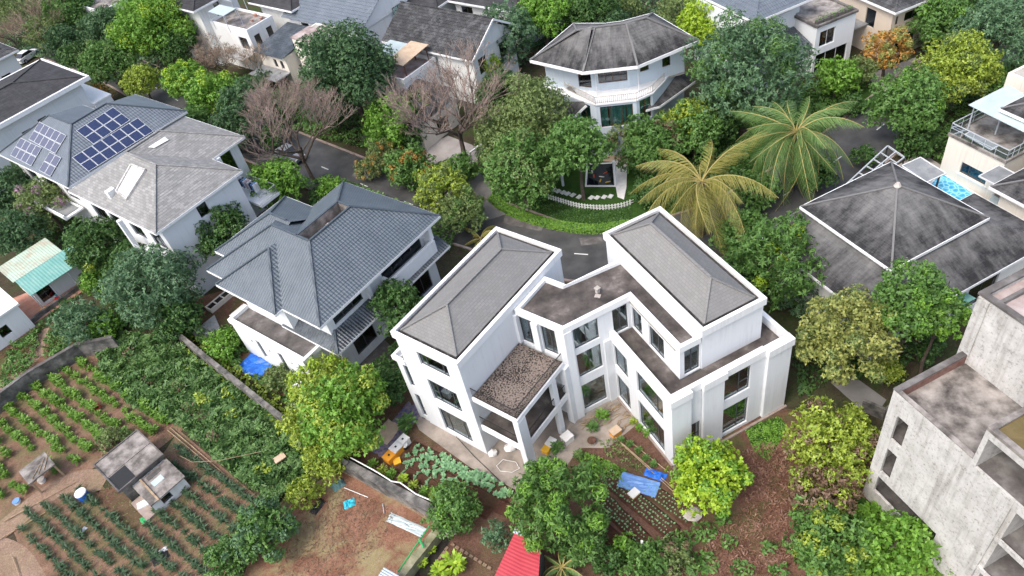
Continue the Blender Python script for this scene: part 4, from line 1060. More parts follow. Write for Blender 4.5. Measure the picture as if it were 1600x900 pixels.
# grey shingle house and, built against it, the solar-roof house
def slope_plane(pts):
    p = [Vector(q) for q in pts]; e = (p[1] - p[0]).normalized(); n = (p[1] - p[0]).cross(p[2] - p[0]).normalized()
    if n.z < 0: n = -n
    return p[0], e, n.cross(e), n
def ray_plane(px, py, p0, n):
    v = _X * ((px - 800) / CAM_F) - _U * ((py - 450) / CAM_F) + _f; c = Vector((0, 0, CAM_H))
    return c + v * ((p0 - c).dot(n) / v.dot(n))
def build_grey_house():
    F = Fr((-29.96, 56.64), 45.3); ze = 8.8
    h = empty('shingle_house', tuple(F.pt(6, 8, 0)), 'tall white house with pale grey shingle roof next to solar panels', 'house')
    shell(h, F, .7, 9.6, .55, 15.2, 0, 8.7, 'white_plaster', [('-v', 4.6, 5.7, 6.9, 8.2, ()), ('-u', 1.4, 3.6, 5.6, 7.6, (.5,)), ('-u', 5.0, 7.2, 5.6, 7.6, (.5,)), ('-u', 8.6, 11.0, 5.6, 7.6, (.5,)), ('-u', 1.6, 4.2, 1.6, 4.0, (.5,)), ('-u', 6, 9, 1.6, 4.0, (.5,)), ('-u', 11.6, 14.4, 5.2, 7.6, (.3, .6))], floors=(.1, 4.4), gm='glass_dark')
    shell(h, F, 9.6, 13.6, 5.4, 15.2, 0, 8.7, 'white_plaster', [('-v', 10.0, 12.6, 5.5, 8.3, (.5,))], floors=(.1, 4.4))
    zr = ze + 5.1 * .53
    z2 = zr; Q = (5.1, 10.3, zr)
    r = roof_polys(h, F, [[(0, 15.7, ze), (0, 0, ze), (5.1, 5.1, zr), Q], [(0, 0, ze), (10.2, 0, ze), (5.1, 5.1, zr)], [(10.2, 0, ze), (10.2, 4.9, ze), Q, (5.1, 5.1, zr)],
        [(10.2, 4.9, ze), (14.5, 4.9, ze), (9.1, 10.3, zr), Q], [(14.5, 4.9, ze), (14.5, 15.7, ze), (9.1, 10.3, zr)], [(14.5, 15.7, ze), (0, 15.7, ze), Q, (9.1, 10.3, zr)]], 'grey_shingle', None,
        [((0, 0, ze), (5.1, 5.1, zr)), ((10.2, 0, ze), (5.1, 5.1, zr)), ((5.1, 5.1, zr), Q), ((14.5, 4.9, ze), (9.1, 10.3, zr)), ((14.5, 15.7, ze), (9.1, 10.3, zr)), (Q, (9.1, 10.3, zr))], .3, .02)
    fascia(r, F, [(0, 0), (10.2, 0), (10.2, 4.9), (14.5, 4.9), (14.5, 15.7), (0, 15.7)], ze)
    # hatch cut into the front slope, framed and floored in pale render
    p0, e, s, n = slope_plane([F.pt(0, 15.7, ze), F.pt(0, 0, ze), F.pt(5.1, 5.1, zr)])
    cs = [ray_plane(100 + a / 3.4625, 160 + b / 3.4625, p0, n) for a, b in ((370, 340), (445, 370), (345, 527), (288, 485))]
    m = MB(); m.poly([c + n * .09 for c in cs]); m.build('hatch_floor', 'stone_white', h)
    m = MB()
    for i in range(4): m.beam(cs[i] + n * .12, cs[(i + 1) % 4] + n * .12, .16, .24)
    m.build('hatch_frame', 'concrete_old', h)
    q = ray_plane(100 + 262 / 3.4625, 160 + 497 / 3.4625, p0, n); m = MB(); f2 = Fr(q, 45); m.box(f2, -.4, .4, -.3, .3, q.z - .2, q.z + .55); m.build('chimney_box', 'white_old', h)
    a = ray_plane(100 + 460 / 3.4625, 160 + 245 / 3.4625, p0, n)
    p1, e1, s1, n1 = slope_plane([F.pt(10.2, 4.9, ze), F.pt(14.5, 4.9, ze), F.pt(9.1, 10.3, z2)])
    cs = [ray_plane(100 + a / 3.4625, 160 + b / 3.4625, p1, n1) for a, b in ((455, 247), (545, 190), (568, 207), (490, 250))]
    m = MB(); m.poly([c + n1 * .12 for c in cs]); m.build('roof_panel', 'stone_white', h)
    # balconies front and back
    for u0, u1, v0, v1, z in ((-.6, .68, 1.0, 5.6, 5.0), (10.2, 12.6, -.3, 4.6, 4.6)):
        m = MB(); m.box(F, u0, u1, v0, v1, z - .3, z); m.build('balcony_slab', 'white_plaster', h)
        railing(h, [F.pt(u0 + .05, v1, z), F.pt(u0 + .05, v0 + .05, z), F.pt(u1, v0 + .05, z)] if u0 < 0 else [F.pt(u0, v0 + .05, z), F.pt(u1 - .05, v0 + .05, z), F.pt(u1 - .05, v1, z)], .95, 'rail_grey', .14, .014)
    m = MB(); m.box(F, 10.6, 11.0, 4.7, 5.1, 4.6, 8.6); m.cut(); m.box(F, -.5, -.1, 5.7, 6.1, 0, 8.6); m.build_each('column', 'white_plaster', h)
    # washing on the back balcony: things of their own
    rk = empty('clothes_rack', tuple(F.pt(11.8, 2.4, 4.6)), 'folding clothes rack on the balcony of the grey shingle house', 'clothes rack')
    m = MB(); A, B = F.pt(11.3, 1.0, 6.1), F.pt(11.3, 4.0, 6.1)
    m.beam(A, B, .04, .04)
    for q in (1.0, 4.0): m.tube(F.pt(11.0, q, 4.6), F.pt(11.3, q, 6.1), .02); m.tube(F.pt(11.6, q, 4.6), F.pt(11.3, q, 6.1), .02)
    m.build('rack_frame', 'rail_grey', rk)
    for i in range(9):
        q = 1.15 + i * .32; m = MB(); w = .12
        m.prism(F, [(11.0, q), (11.6, q - .05), (11.62, q + w), (11.02, q + w)], 5.15 + .1 * (i % 3), 6.08)
        g = m.build('garment', ['cloth_white', 'cloth_blue', 'cloth_dark', 'cloth_white', 'cloth_pink'][i % 5], rk)
    # solar house
    G = Fr(P(106.4, 293.2, 7.8), 45.3); ze, zr = 7.8, 10.8; s = 5.5
    b = empty('solar_house', tuple(G.pt(6, 8, 0)), 'house with blue metal roof carrying solar panels', 'house')
    shell(b, G, .8, 10.4, .3, 15.2, 0, 7.7, 'white_old', [('-u', 2, 4.5, 4.6, 6.8, (.5,)), ('-u', 6, 9, 4.6, 6.8, (.3, .6)), ('-u', 11, 13.5, 4.6, 6.8, (.5,))], floors=(.1, 4.0))
    shell(b, G, 10.4, 14.8, .3, 10.4, 0, 7.7, 'white_old', [], floors=(.1, 4.0))
    A = [[(0, 16, ze), (0, 0, ze), (s, s, zr), (s, 10.5, zr)], [(0, 0, ze), (15.4, 0, ze), (9.9, s, zr), (s, s, zr)], [(15.4, 0, ze), (15.4, 11, ze), (9.9, s, zr)],
         [(15.4, 11, ze), (11, 11, ze), (s, s, zr), (9.9, s, zr)], [(11, 11, ze), (11, 16, ze), (s, 10.5, zr), (s, s, zr)], [(11, 16, ze), (0, 16, ze), (s, 10.5, zr)]]
    r = roof_polys(b, G, A, 'blue_metal', 'slate_ridge', [((0, 0, ze), (s, s, zr)), ((15.4, 0, ze), (9.9, s, zr)), ((s, s, zr), (9.9, s, zr)), ((s, s, zr), (s, 10.5, zr)), ((0, 16, ze), (s, 10.5, zr))], .42, .03)
    fascia(r, G, [(0, 0), (15.4, 0), (15.4, 11), (11, 11), (11, 16), (0, 16)], ze)
    m = MB(); m.box(G, -1.6, .6, 2.0, 9.6, 3.9, 4.1); m.box(G, -1.7, -1.5, 2.0, 9.6, 4.1, 4.5); m.build('porch_canopy', 'trim_white', b)
    m = MB(); m.box(G, -1.3, .3, 2.4, 5.4, 4.1, 4.16); m.cut(); m.box(G, -1.3, .3, 5.8, 9.2, 4.1, 4.16); m.build_each('canopy_glass', 'smoked_sheet', b)
    # panels, laid out on the two slopes they stand on
    def array(slope_pts, corner, along_e, up, nx, ny, mat, skip=()):
        p0, e, s_, n = slope_plane([G.pt(*q) for q in slope_pts])
        C = ray_plane(*corner, p0, n); E = ray_plane(*along_e, p0, n) - C; U_ = ray_plane(*up, p0, n) - C
        e = E / nx; u = (U_ - E.normalized() * U_.dot(E.normalized())) / ny; N_ = n
        base = None
        for i in range(nx):
            for j in range(ny):
                if (i, j) in skip: continue
                o0 = C + e * i + u * j
                if base is None:
                    fr = MB(); g = .02; L, H_ = e.length, u.length
                    ee, uu = e.normalized(), u.normalized()
                    def q(x, y, z): return ee * x + uu * y + N_ * z
                    f = MB()
                    f.poly([q(g, g, .14), q(L - g, g, .14), q(L - g, H_ - g, .14), q(g, H_ - g, .14)], [(0, 0), (L, 0), (L, H_), (0, H_)])
                    B_ = [(g, g), (L - g, g), (L - g, H_ - g), (g, H_ - g)]
                    for a_ in range(4):
                        x0, y0 = B_[a_]; x1, y1 = B_[(a_ + 1) % 4]; f.poly([q(x0, y0, .1), q(x1, y1, .1), q(x1, y1, .14), q(x0, y0, .14)], None, 1)
                    t = .035
                    for x0, x1, y0, y1 in ((g, L - g, g, g + t), (g, L - g, H_ - g - t, H_ - g), (g, g + t, g + t, H_ - g - t), (L - g - t, L - g, g + t, H_ - g - t)):
                        f.poly([q(x0, y0, .146), q(x1, y0, .146), q(x1, y1, .146), q(x0, y1, .146)], None, 1)
                    f.v = [tuple(Vector(w) + o0) for w in f.v]
                    ob = f.build('solar_panel', [mat, 'alu'], b); base = (ob, o0)
                else:
                    link_copy(base[0], b, (base[0].location + (o0 - base[1])))
    c = lambda x, y: (x / 4.09, 80 + y / 4.09)
    sv = A[1][:3]; su = A[0][:3]
    array(sv, c(540, 570), c(780, 425), c(485, 515), 4, 1, 'solar_cell') if False else None
    array(sv, c(600, 600), c(835, 445), c(485, 515), 4, 2, 'solar_cell')
    array(sv, c(568, 775), c(985, 515), c(460, 685), 7, 2, 'solar_cell')
    array(su, c(73, 670), c(205, 738), c(138, 555), 4, 2, 'solar_cell_grey')
    array(su, c(190, 568), c(360, 660), c(262, 455), 5, 2, 'solar_cell_grey')
    array(su, c(255, 765), c(328, 805), c(322, 645), 2, 2, 'solar_cell_grey')
build_grey_house()

def build_black_roof():
    F = Fr(P(139.4, 118.8, 8.0), 43.6)
    h = empty('black_roof_house', tuple(F.pt(-8, 6, 0)), 'white house with black felt roof at the left edge', 'house')
    shell(h, F, -20, -1.2, 1.0, 12.4, 0, 7.8, 'white_plaster', [('-v', -10.6, -9.4, 3.6, 5.6, ()), ('-v', -8.2, -7.0, 3.9, 6.0, ())], floors=(.1, 3.6), gm='glass_dark', fm='frame_brown')
    shell(h, F, -1.2, 1.2, .4, 9, 0, 4.4, 'white_plaster', [], floors=(.1,))
    m = MB(); m.box(F, -1.3, 1.3, .3, 9.1, 4.4, 4.6); m.build('porch_roof', 'trim_white', h)
    r = hip_roof(h, F, -21, -.35, .35, 13.2, 8.05, 9.2, 'dark_felt', 'u', pitch=1.0, lift=.008, fh=.5)
    parapet_ring(h, F, [(-21.4, 0), (0, 0), (0, 13.5), (-21.4, 13.5)], 7.55, 8.08, .22, 'trim_white', 'gutter')
build_black_roof()

def build_left_edge():
    F = Fr(P(28, 78, 6.5), 43)
    h = empty('tile_roof_cottage', tuple(F.pt(-5, 5, 0)), 'small white house with grey tile roof behind parked white car', 'house')
    shell(h, F, -12, -.7, .8, 9, 0, 6.3, 'white_old', [('-v', -4, -2.6, 2, 4, ())], floors=(.1,))
    hip_roof(h, F, -13, 0, 0, 10, 6.5, 8.6, 'old_tile', 'u')
build_left_edge()

def build_top_row():
    # white block house with a roof terrace
    F = Fr(P(385, 47, 6.6), 43.5)
    h = empty('terrace_house', tuple(F.pt(3, 4, 0)), 'old white two-storey house with cluttered roof terrace and frosted canopy', 'house')
    shell(h, F, 0, 4.6, 0, 9, 0, 6.2, 'white_old', [('-v', .7, 1.7, 3.6, 5.4, (), 'curtain_brown'), ('-v', 2.9, 3.9, 3.7, 5.5, (), 'curtain_brown'), ('-u', 1, 3, 3.4, 5.2, (.5,))], floors=(.1, 3.2), fm='frame_brown')
    parapet_ring(h, F, [(0, 0), (4.6, 0), (4.6, 9), (0, 9)], 6.2, 6.6, .2, 'trim_white')
    m = MB(); m.box(F, .2, 4.4, .2, 8.8, 6.15, 6.28); m.build('terrace_floor', 'concrete_floor', h)
    shell(h, F, -1.0, 5.5, 9, 17, 0, 9.0, 'white_old', [('-v', 1.6, 2.6, 6.4, 8.4, ())], floors=(.1, 3.2))
    hip_roof(h, F, -2, 6.5, 8.2, 18, 9.0, 10.6, 'dark_felt', 'v')
    m = MB(); q = [P(325, 18, 8.8), P(349, 25, 8.6), P(369, 13, 8.6), P(343, 7, 8.9)]; m.poly(q); m.poly([p - Vector((0, 0, .06)) for p in q[::-1]]); m.build('canopy', 'frosted_sheet', h)
    m = MB()
    for p in q: m.tube(p, (p.x, p.y, 6.2), .05); m.cut()
    m.build_each('canopy_post', 'rail_grey', h)
    m = MB(); a = [F.pt(2.6, 8.8, 6.6), F.pt(4.5, 8.8, 6.6), F.pt(4.5, 5.5, 6.6), F.pt(2.6, 5.5, 6.6)]
    for p in a: m.tube(p, (p[0], p[1], 8.8), .05)
    for i in range(4):
        x, y = a[i], a[(i + 1) % 4]; m.beam((x[0], x[1], 8.8), (y[0], y[1], 8.8), .08, .08)
    m.build('pergola_frame', 'rail_grey', h)
    m = MB(); m.box(F, -2.4, 0, 0, 6, 3.1, 3.25); m.build('porch_roof', 'concrete_old', h)
    for i, (x, y, s_) in enumerate(((3.5, 1.2, .35), (2.6, 2.2, .3), (3.9, 3.0, .4))):
        pt = empty('flower_pot', F.pt(x, y, 6.28), ['low clay pot nearest the corner of the cluttered roof terrace', 'small clay pot in the middle of the cluttered roof terrace', 'larger clay pot under the terrace pergola frame'][i], 'pot')
        m = MB(); m.tube(F.pt(x, y, 6.28), F.pt(x, y, 6.28 + s_), s_ * .5, s_ * .7, 8); m.build('pot_body', 'clay_paving', pt)
    # blue metal gable house
    F = Fr(P(561.7, 52.7, 6.0), 133.8)   # u runs left along the eave, v (away) is -45+... towards lower left
    h = empty('blue_gable_house', tuple(F.pt(8, -4, 0)), 'white gabled house with long blue metal roof at the top edge', 'house')
    shell(h, F, .5, 15.5, -11.5, -.6, 0, 5.9, 'white_plaster', [('+v', 11.4, 13.0, 3.4, 5.4, (.5,)), ('+v', 6.0, 8.0, 3.2, 5.0, (.5,))], floors=(.1, 3.0))
    m = MB(); A = [F.pt(.5, -.6, 5.9), F.pt(.5, -11.5, 5.9), F.pt(.5, -7.2, 9.6)]; B = [F.pt(.25, -.6, 5.9), F.pt(.25, -11.5, 5.9), F.pt(.25, -7.2, 9.6)]
    m.poly(A); m.poly(B[::-1])
    for i in range(3): m.poly([A[i], B[i], B[(i + 1) % 3], A[(i + 1) % 3]])
    m.build('gable', 'white_plaster', h)
    window(h, F, 'v', .25, -1, -8.6, -6.6, 4.0, 6.4, (.5,), gm='glass_green', rec=-.1)
    roof_polys(h, F, [[(16.3, 0, 5.95), (-.1, 0, 5.95), (-.1, -7.2, 9.9), (16.3, -7.2, 9.9)], [(-.1, -12.2, 7.0), (16.3, -12.2, 7.0), (16.3, -7.2, 9.9), (-.1, -7.2, 9.9)]], 'blue_metal', 'slate_ridge', [((-.1, -7.2, 9.9), (16.3, -7.2, 9.9))], .5, .05)
    # its front wing: dark lean-to roof and cream stair tower
    shell(h, F, 9.0, 14.8, .2, 6.4, 0, 4.3, 'cream_plaster', [('+v', 9.8, 10.5, 2.4, 3.6, ()), ('+v', 11.2, 11.9, 2.4, 3.6, ()), ('+v', 10.0, 13.6, .3, 1.8, (.5,))], floors=(.1,))
    roof_polys(h, F, [[(15.2, 7.0, 4.4), (8.7, 7.0, 4.4), (8.7, 0, 5.4), (15.2, 0, 5.4)]], 'slate_tile_dark', None, (), .4, .04, name='lean_to_roof')
    shell(h, F, 4.5, 8.4, .1, 4.6, 0, 6.3, 'cream_plaster', [('+v', 5.2, 7.6, 4.9, 5.9, ())], floors=(.1, 4.0))
    m = MB(); m.box(F, 4.4, 8.5, 1.4, 4.7, 6.3, 6.45); m.build('tower_roof', 'concrete_pink', h)
    m = MB(); m.box(F, 8.5, 14.6, 6.6, 9.2, 2.2, 2.35); m.build('porch_roof', 'smoked_sheet', h)
    # old dark tiled gable house
    F = Fr(P(738, 95.6, 6.4), 133.6)
    h = empty('dark_tile_house', tuple(F.pt(7, -3, 0)), 'house with weathered black tile gable roof above bare pink tree', 'house')
    shell(h, F, .7, 14.4, -8.5, -.7, 0, 6.3, 'white_old', [('+v', 9.6, 10.5, 4.4, 5.6, ()), ('+v', 12.4, 14.0, 3.2, 5.6, (.33, .66)), ('-u', -3.0, -1.6, 3.6, 5.6, (.5,)), ('-u', -7.2, -5.6, 3.6, 5.6, (.5,))], floors=(.1, 3.2))
    m = MB(); A = [F.pt(.7, -.7, 6.3), F.pt(.7, -8.5, 6.3), F.pt(.7, -4.7, 8.9)]; B = [F.pt(.5, -.7, 6.3), F.pt(.5, -8.5, 6.3), F.pt(.5, -4.7, 8.9)]
    m.poly(A); m.poly(B[::-1])
    for i in range(3): m.poly([A[i], B[i], B[(i + 1) % 3], A[(i + 1) % 3]])
    m.build('gable', 'white_old', h)
    r = roof_polys(h, F, [[(15, 0, 6.4), (0, 0, 6.4), (0, -4.7, 9.3), (15, -4.7, 9.3)], [(0, -9.2, 6.4), (15, -9.2, 6.4), (15, -4.7, 9.3), (0, -4.7, 9.3)]], 'old_tile', None, [((0, -4.7, 9.3), (15, -4.7, 9.3))], .42, .06)
    m = MB(); m.beam(F.pt(0, 0, 6.3), F.pt(15, 0, 6.3), .1, .22); m.beam(F.pt(-.05, 0, 6.32), F.pt(-.05, -4.7, 9.22), .1, .24); m.beam(F.pt(-.05, -9.2, 6.32), F.pt(-.05, -4.7, 9.22), .1, .24); m.build('barge_board', 'trim_white', r)
    shell(h, F, 6.5, 11.6, -.4, 5.2, 0, 5.0, 'white_plaster', [('+v', 8.4, 9.8, .6, 2.6, (.5,))], floors=(.1, 3.0))
    parapet_ring(h, F, [(6.4, -.4), (11.7, -.4), (11.7, 5.3), (6.4, 5.3)], 5.0, 5.6, .2, 'trim_white')
    m = MB(); m.box(F, 6.7, 11.4, -.2, 5.0, 4.9, 5.06); m.build('terrace_floor', 'concrete_pink', h)
    m = MB()
    for q in (6.9, 9.2): m.box(F, q, q + .12, 4.2, 4.3, 5.06, 7.0); m.cut(); m.box(F, q, q + .12, .2, .3, 5.06, 7.3); m.cut()
    m.build_each('canopy_post', 'frame_brown', h)
    m = MB(); m.poly([F.pt(6.6, 4.6, 7.0), F.pt(9.5, 4.6, 7.0), F.pt(9.5, 0, 7.35), F.pt(6.6, 0, 7.35)]); m.poly([F.pt(6.6, 0, 7.29), F.pt(9.5, 0, 7.29), F.pt(9.5, 4.6, 6.94), F.pt(6.6, 4.6, 6.94)]); m.build('timber_canopy', 'cardboard', h)
    m = MB(); m.poly([F.pt(9.6, 3.4, 6.9), F.pt(13.0, 3.4, 6.9), F.pt(13.0, .2, 7.0), F.pt(9.6, .2, 7.0)]); m.poly([F.pt(9.6, .2, 6.95), F.pt(13, .2, 6.95), F.pt(13, 3.4, 6.85), F.pt(9.6, 3.4, 6.85)]); m.build('canopy', 'frosted_sheet', h)
    roof_polys(h, F, [[(14.6, 6.5, 3.0), (11.7, 6.5, 3.0), (11.7, -.2, 4.0), (14.6, -.2, 4.0)]], 'old_tile', None, (), .4, .05, name='lean_to_roof')
    roof_polys(h, F, [[(7.0, 10.0, 3.3), (.6, 10.0, 3.3), (.6, 3.2, 4.6), (7.0, 3.2, 4.6)]], 'dark_felt', None, (), .4, .04, name='porch_roof')
    shell(h, F, .8, 6.4, 3.2, 9.4, 0, 3.1, 'cream_plaster', [('+v', 1.4, 3.0, .4, 2.2, (.5,)), ('+v', 3.8, 5.6, .4, 2.2, (.5,)), ('-u', 5.0, 7.0, .6, 2.2, (.5,))], floors=(.1,))
    # dark roofs behind
    F = Fr(P(812, 20, 6.0), 133.6)
    h = empty('charcoal_roof_house', tuple(F.pt(6, -6, 0)), 'house with plain charcoal hipped roof cut by the top edge', 'house')
    shell(h, F, 1, 12, -11, -1, 0, 6, 'white_old', [('+v', 9, 11, 3, 5, (.5,))], floors=(.1,)); hip_roof(h, F, 0, 13.4, -12, 0, 6.0, 8.6, 'dark_felt', 'u', pitch=.6, lift=.01)
    F = Fr(P(683, 12, 6.0), 133.6)
    h = empty('charcoal_roof_house', tuple(F.pt(6, -6, 0)), 'house with brownish black roof glimpsed between the gabled houses', 'house')
    shell(h, F, 1, 10, -9, -1, 0, 6, 'white_old', [], floors=(.1,)); hip_roof(h, F, 0, 11, -10, 0, 6.0, 8.0, 'dark_felt', 'u', pitch=.6, lift=.01)
    F = Fr(P(455, 18, 7), 43.5)
    h = empty('charcoal_roof_house', tuple(F.pt(3, 4, 0)), 'house with steep dark grey roof left of the blue gable', 'house')
    shell(h, F, 1, 9, 1, 9, 0, 7, 'white_old', [], floors=(.1,)); hip_roof(h, F, 0, 10, 0, 10, 7.0, 9.5, 'dark_felt', 'u', pitch=.6, lift=.01)
    F = Fr(P(160, 22, 5), 43.5)
    h = empty('far_white_house', tuple(F.pt(3, 4, 0)), 'partly hidden white house with flat roof at the top left', 'house')
    shell(h, F, 0, 7, 0, 8, 0, 5, 'white_plaster', [('-u', 2, 4, 2.6, 4.2, (.5,)), ('-v', 2, 4, 2.6, 4.2, (.5,))], floors=(.1, 2.4)); parapet_ring(h, F, [(0, 0), (7, 0), (7, 8), (0, 8)], 5, 5.5, .2, 'trim_white')
    m = MB(); m.box(F, .2, 6.8, .2, 7.8, 4.9, 5.06); m.build('flat_roof', 'concrete_floor', h)
build_top_row()
def build_bent_house():
    """three-winged house with a bent hip roof and a balcony on the bend"""
    ze, zr = 9.6, 12.3
    c = lambda a, b: (820 + a / 4.2857, 10 + b / 4.2857)
    E_ = [P(*c(*q), ze) for q in ((35, 360), (390, 440), (755, 400), (1165, 228), (855, 45), (325, 115))]
    Rg = [P(*c(*q), zr) for q in ((345, 165), (470, 143), (680, 117), (815, 78))]
    h = empty('bent_roof_house', (15, 69, 0), 'pale blue house with bent dark hipped roof and curved balcony', 'house')
    E_ = [Vector(e) for e in E_]; Rg = [Vector((r.x, r.y, zr)) for r in Rg]
    bk = [Vector((13.3, 77.0, ze)), Vector((21.4, 75.0, ze))]
    # outline: left corner, bend 1, bend 2, right corner, back right, back middle right, back middle left, back left
    BR, BL = E_[4], E_[5]
    BM2 = BR.lerp(BL, .42) - Vector((.0, 1.0, 0)); BM1 = BR.lerp(BL, .62) - Vector((0, 1.0, 0))
    sl = [[E_[0], E_[1], Rg[1], Rg[0]], [E_[1], E_[2], Rg[2], Rg[1]], [E_[2], E_[3], Rg[3], Rg[2]], [E_[3], BR, Rg[3]], [BL, E_[0], Rg[0]],
          [BR, BM2, Rg[2], Rg[3]], [BM2, BM1, Rg[1], Rg[2]], [BM1, BL, Rg[0], Rg[1]]]
    r = None
    for q in sl:
        m = MB(); slope(m, q, .34, .02); x = m.build('roof' if r is None else 'roof_slope', 'black_shingle', h if r is None else r); r = r or x
    m = MB()
    for a, b in ((E_[0], Rg[0]), (E_[1], Rg[1]), (E_[2], Rg[2]), (E_[3], Rg[3]), (Rg[0], Rg[1]), (Rg[1], Rg[2]), (Rg[2], Rg[3]), (BR, Rg[3]), (BL, Rg[0])):
        ridge(m, a + Vector((0, 0, .06)), b + Vector((0, 0, .06)), .1)
    m.build('ridge_cap', 'black_shingle', r)
    out = [E_[0], E_[1], E_[2], E_[3], BR, BM2, BM1, BL]
    m = MB()
    for i in range(8): m.beam(out[i] - Vector((0, 0, .12)), out[(i + 1) % 8] - Vector((0, 0, .12)), .12, .32)
    m.prism(W, [tuple(q[:2]) for q in out], ze - .28, ze - .22)
    m.build('fascia', 'trim_white', r)
    # walls: three facades set back under the eave
    ctr = Vector((15.6, 70.6, 0))
    def inset(p, k): d = (ctr - Vector((p.x, p.y, 0))); return Vector((p.x, p.y, 0)) + d.normalized() * k
    ws = [inset(E_[0], 1.4), inset(E_[1], 2.1), inset(E_[2], 2.1), inset(E_[3], 1.4), inset(BR, 1.0), inset(BL, 1.0)]
    wins = {0: [(.66, .92, 6.6, 8.7, ())], 1: [(.1, .95, 7.1, 8.5, (.25, .5, .75))], 2: [(.2, .36, 7.6, 8.6, ()), (.6, .75, 7.4, 8.6, ())]}
    mb = MB()
    for i in range(6):
        a, b = ws[i], ws[(i + 1) % 6]; d = b - a; L = d.length; f = Fr(a, math.degrees(atan2(d.y, d.x)))
        H = [(q[0] * L, q[1] * L, q[2], q[3]) for q in wins.get(i, [])]
        panel(mb, f, 'u', 0, .2, 0, L, 6.2, ze - .3, H)
        for q in wins.get(i, []):
            q = (q[0] * L, q[1] * L, *q[2:]); window(h, f, 'u', 0, -1, *q[:4], q[4], (), 'frame_brown', 'glass_dark')
    mb.build('wall', 'pale_blue_plaster', h)
    fl = MB(); fl.prism(W, [tuple(q[:2]) for q in ws], 6.0, 6.15); fl.build('floor_slab', 'interior_floor', h)
    # lower storeys, further out, with the balcony on top
    bp = [P(*c(*q), 6.9) for q in ((265, 525), (470, 625), (745, 595), (855, 545), (935, 462))]
    lo = [Vector((q.x, q.y, 0)) for q in bp] + [Vector((23.0, 70.0, 0)), Vector((21.0, 75.0, 0)), Vector((12.6, 76.0, 0)), Vector((7.8, 71.2, 0))]
    lo[0] = Vector((8.9, 69.6, 0)); 
    mb = MB(); n = len(lo)
    lw_ = {1: [(.4, 3.65, 3.6, 6.0)], 0: [(3.4, 4.9, 3.6, 6.0)], 2: [(.35, 1.75, 3.7, 6.1)]}
    for i in range(n):
        a, b = lo[i], lo[(i + 1) % n]; d = b - a; L = d.length; f = Fr(a, math.degrees(atan2(d.y, d.x)))
        H = [q for q in lw_.get(i, []) if q[1] < L]
        panel(mb, f, 'u', 0, .22, 0, L, 0, 6.2, H)
        for q in H:
            w = window(h, f, 'u', 0, -1, *q, (.33, .66) if i == 1 else (.5,), (), 'frame_brown', 'glass_green', curtain='curtain')
            if i == 1:
                for x in (1.15, 2.9):
                    k = MB(); k.box(f, x, x + .14, .3, .34, 3.6, 6.0); k.build('red_curtain', 'curtain_red', w)
    mb.build('lower_wall', 'pale_blue_plaster', h)
    fl = MB(); fl.prism(W, [tuple(q[:2]) for q in lo], 6.18, 6.3); fl.build('balcony_floor', 'trim_white', h)
    pts = [tuple((q.x, q.y, 6.3)) for q in bp]
    m = MB()
    for a, b in zip(pts, pts[1:]): m.beam((a[0], a[1], 6.35), (b[0], b[1], 6.35), .25, .16)
    m.build('balcony_edge', 'trim_white', h)
    railing(h, [(a, b, 6.42) for a, b, _ in pts], .75, 'stone', .2, .028, 'balustrade')
    # glass strip canopy over the balcony windows
    a, b = ws[1], ws[2]; d = b - a; f = Fr(a, math.degrees(atan2(d.y, d.x))); m = MB()
    for i in range(5): m.poly([f.pt(.1 + i * .85, -1.0, 8.75), f.pt(.88 + i * .85, -1.0, 8.75), f.pt(.88 + i * .85, -.02, 9.1), f.pt(.1 + i * .85, -.02, 9.1)])
    m.build('glass_canopy', 'smoked_sheet', h)
    m = MB()
    for i in range(6): m.beam(f.pt(.06 + i * .85, -1.0, 8.76), f.pt(.06 + i * .85, -.02, 9.12), .06, .06)
    m.tube(f.pt(.1, -1.0, 6.3), f.pt(.1, -1.0, 8.7), .04); m.tube(f.pt(4.3, -1.0, 6.3), f.pt(4.3, -1.0, 8.7), .04)
    m.build('canopy_frame', 'frame_white', h)
    # the two lean-to roofs that flank it
    for A in ([P(*c(70, 590), 4.5), P(*c(300, 768), 4.5), P(*c(412, 660), 6.15), P(*c(190, 440), 6.15)], [P(*c(900, 670), 4.7), P(*c(1140, 500), 4.7), P(*c(975, 345), 6.3), P(*c(808, 613), 6.3)]):
        n_ = (A[1] - A[0]).cross(A[2] - A[0]).normalized(); n_ = n_ if n_.z > 0 else -n_
        q = A[3]; q.z = A[0].z - (n_.x * (q.x - A[0].x) + n_.y * (q.y - A[0].y)) / n_.z
        m = MB(); slope(m, A, .34, .02); lr = m.build('lean_to_roof', 'black_shingle', h)
        m = MB(); m.beam(A[0] - Vector((0, 0, .1)), A[1] - Vector((0, 0, .1)), .1, .25)
        e = (A[1], A[2]) if A[0].x < 12 else (A[0], A[3]); m.beam(e[0] - Vector((0, 0, .08)), e[1] - Vector((0, 0, .08)), .1, .22)
        m.build('fascia', 'trim_white', lr)
    # porch posts and the terrace below
    m = MB()
    for q in ((880, 290), (962, 290)):
        p = P(*q, 0); m.tube(p, (p.x, p.y, 3.0), .14, .14, 8); m.cut()
    m.build_each('porch_post', 'white_plaster', h)
    d_ = empty('satellite_dish', tuple(P(*c(275, 520), 6.4)), 'white satellite dish at the left end of the curved balcony', 'satellite dish')
    p = P(*c(272, 490), 7.1); m = MB(); nrm = Vector((-.5, -.75, .45)).normalized(); a = nrm.orthogonal().normalized(); b = nrm.cross(a); prev = None
    for i, (r_, dp) in enumerate(((.02, 0), (.28, .03), (.52, .12))):
        ring = [p + (a * cos(2 * pi * k / 16) + b * sin(2 * pi * k / 16)) * r_ + nrm * dp for k in range(16)]
        if prev:
            for k in range(16): m.poly([prev[k], prev[(k + 1) % 16], ring[(k + 1) % 16], ring[k]], None, 0, True)
        prev = ring
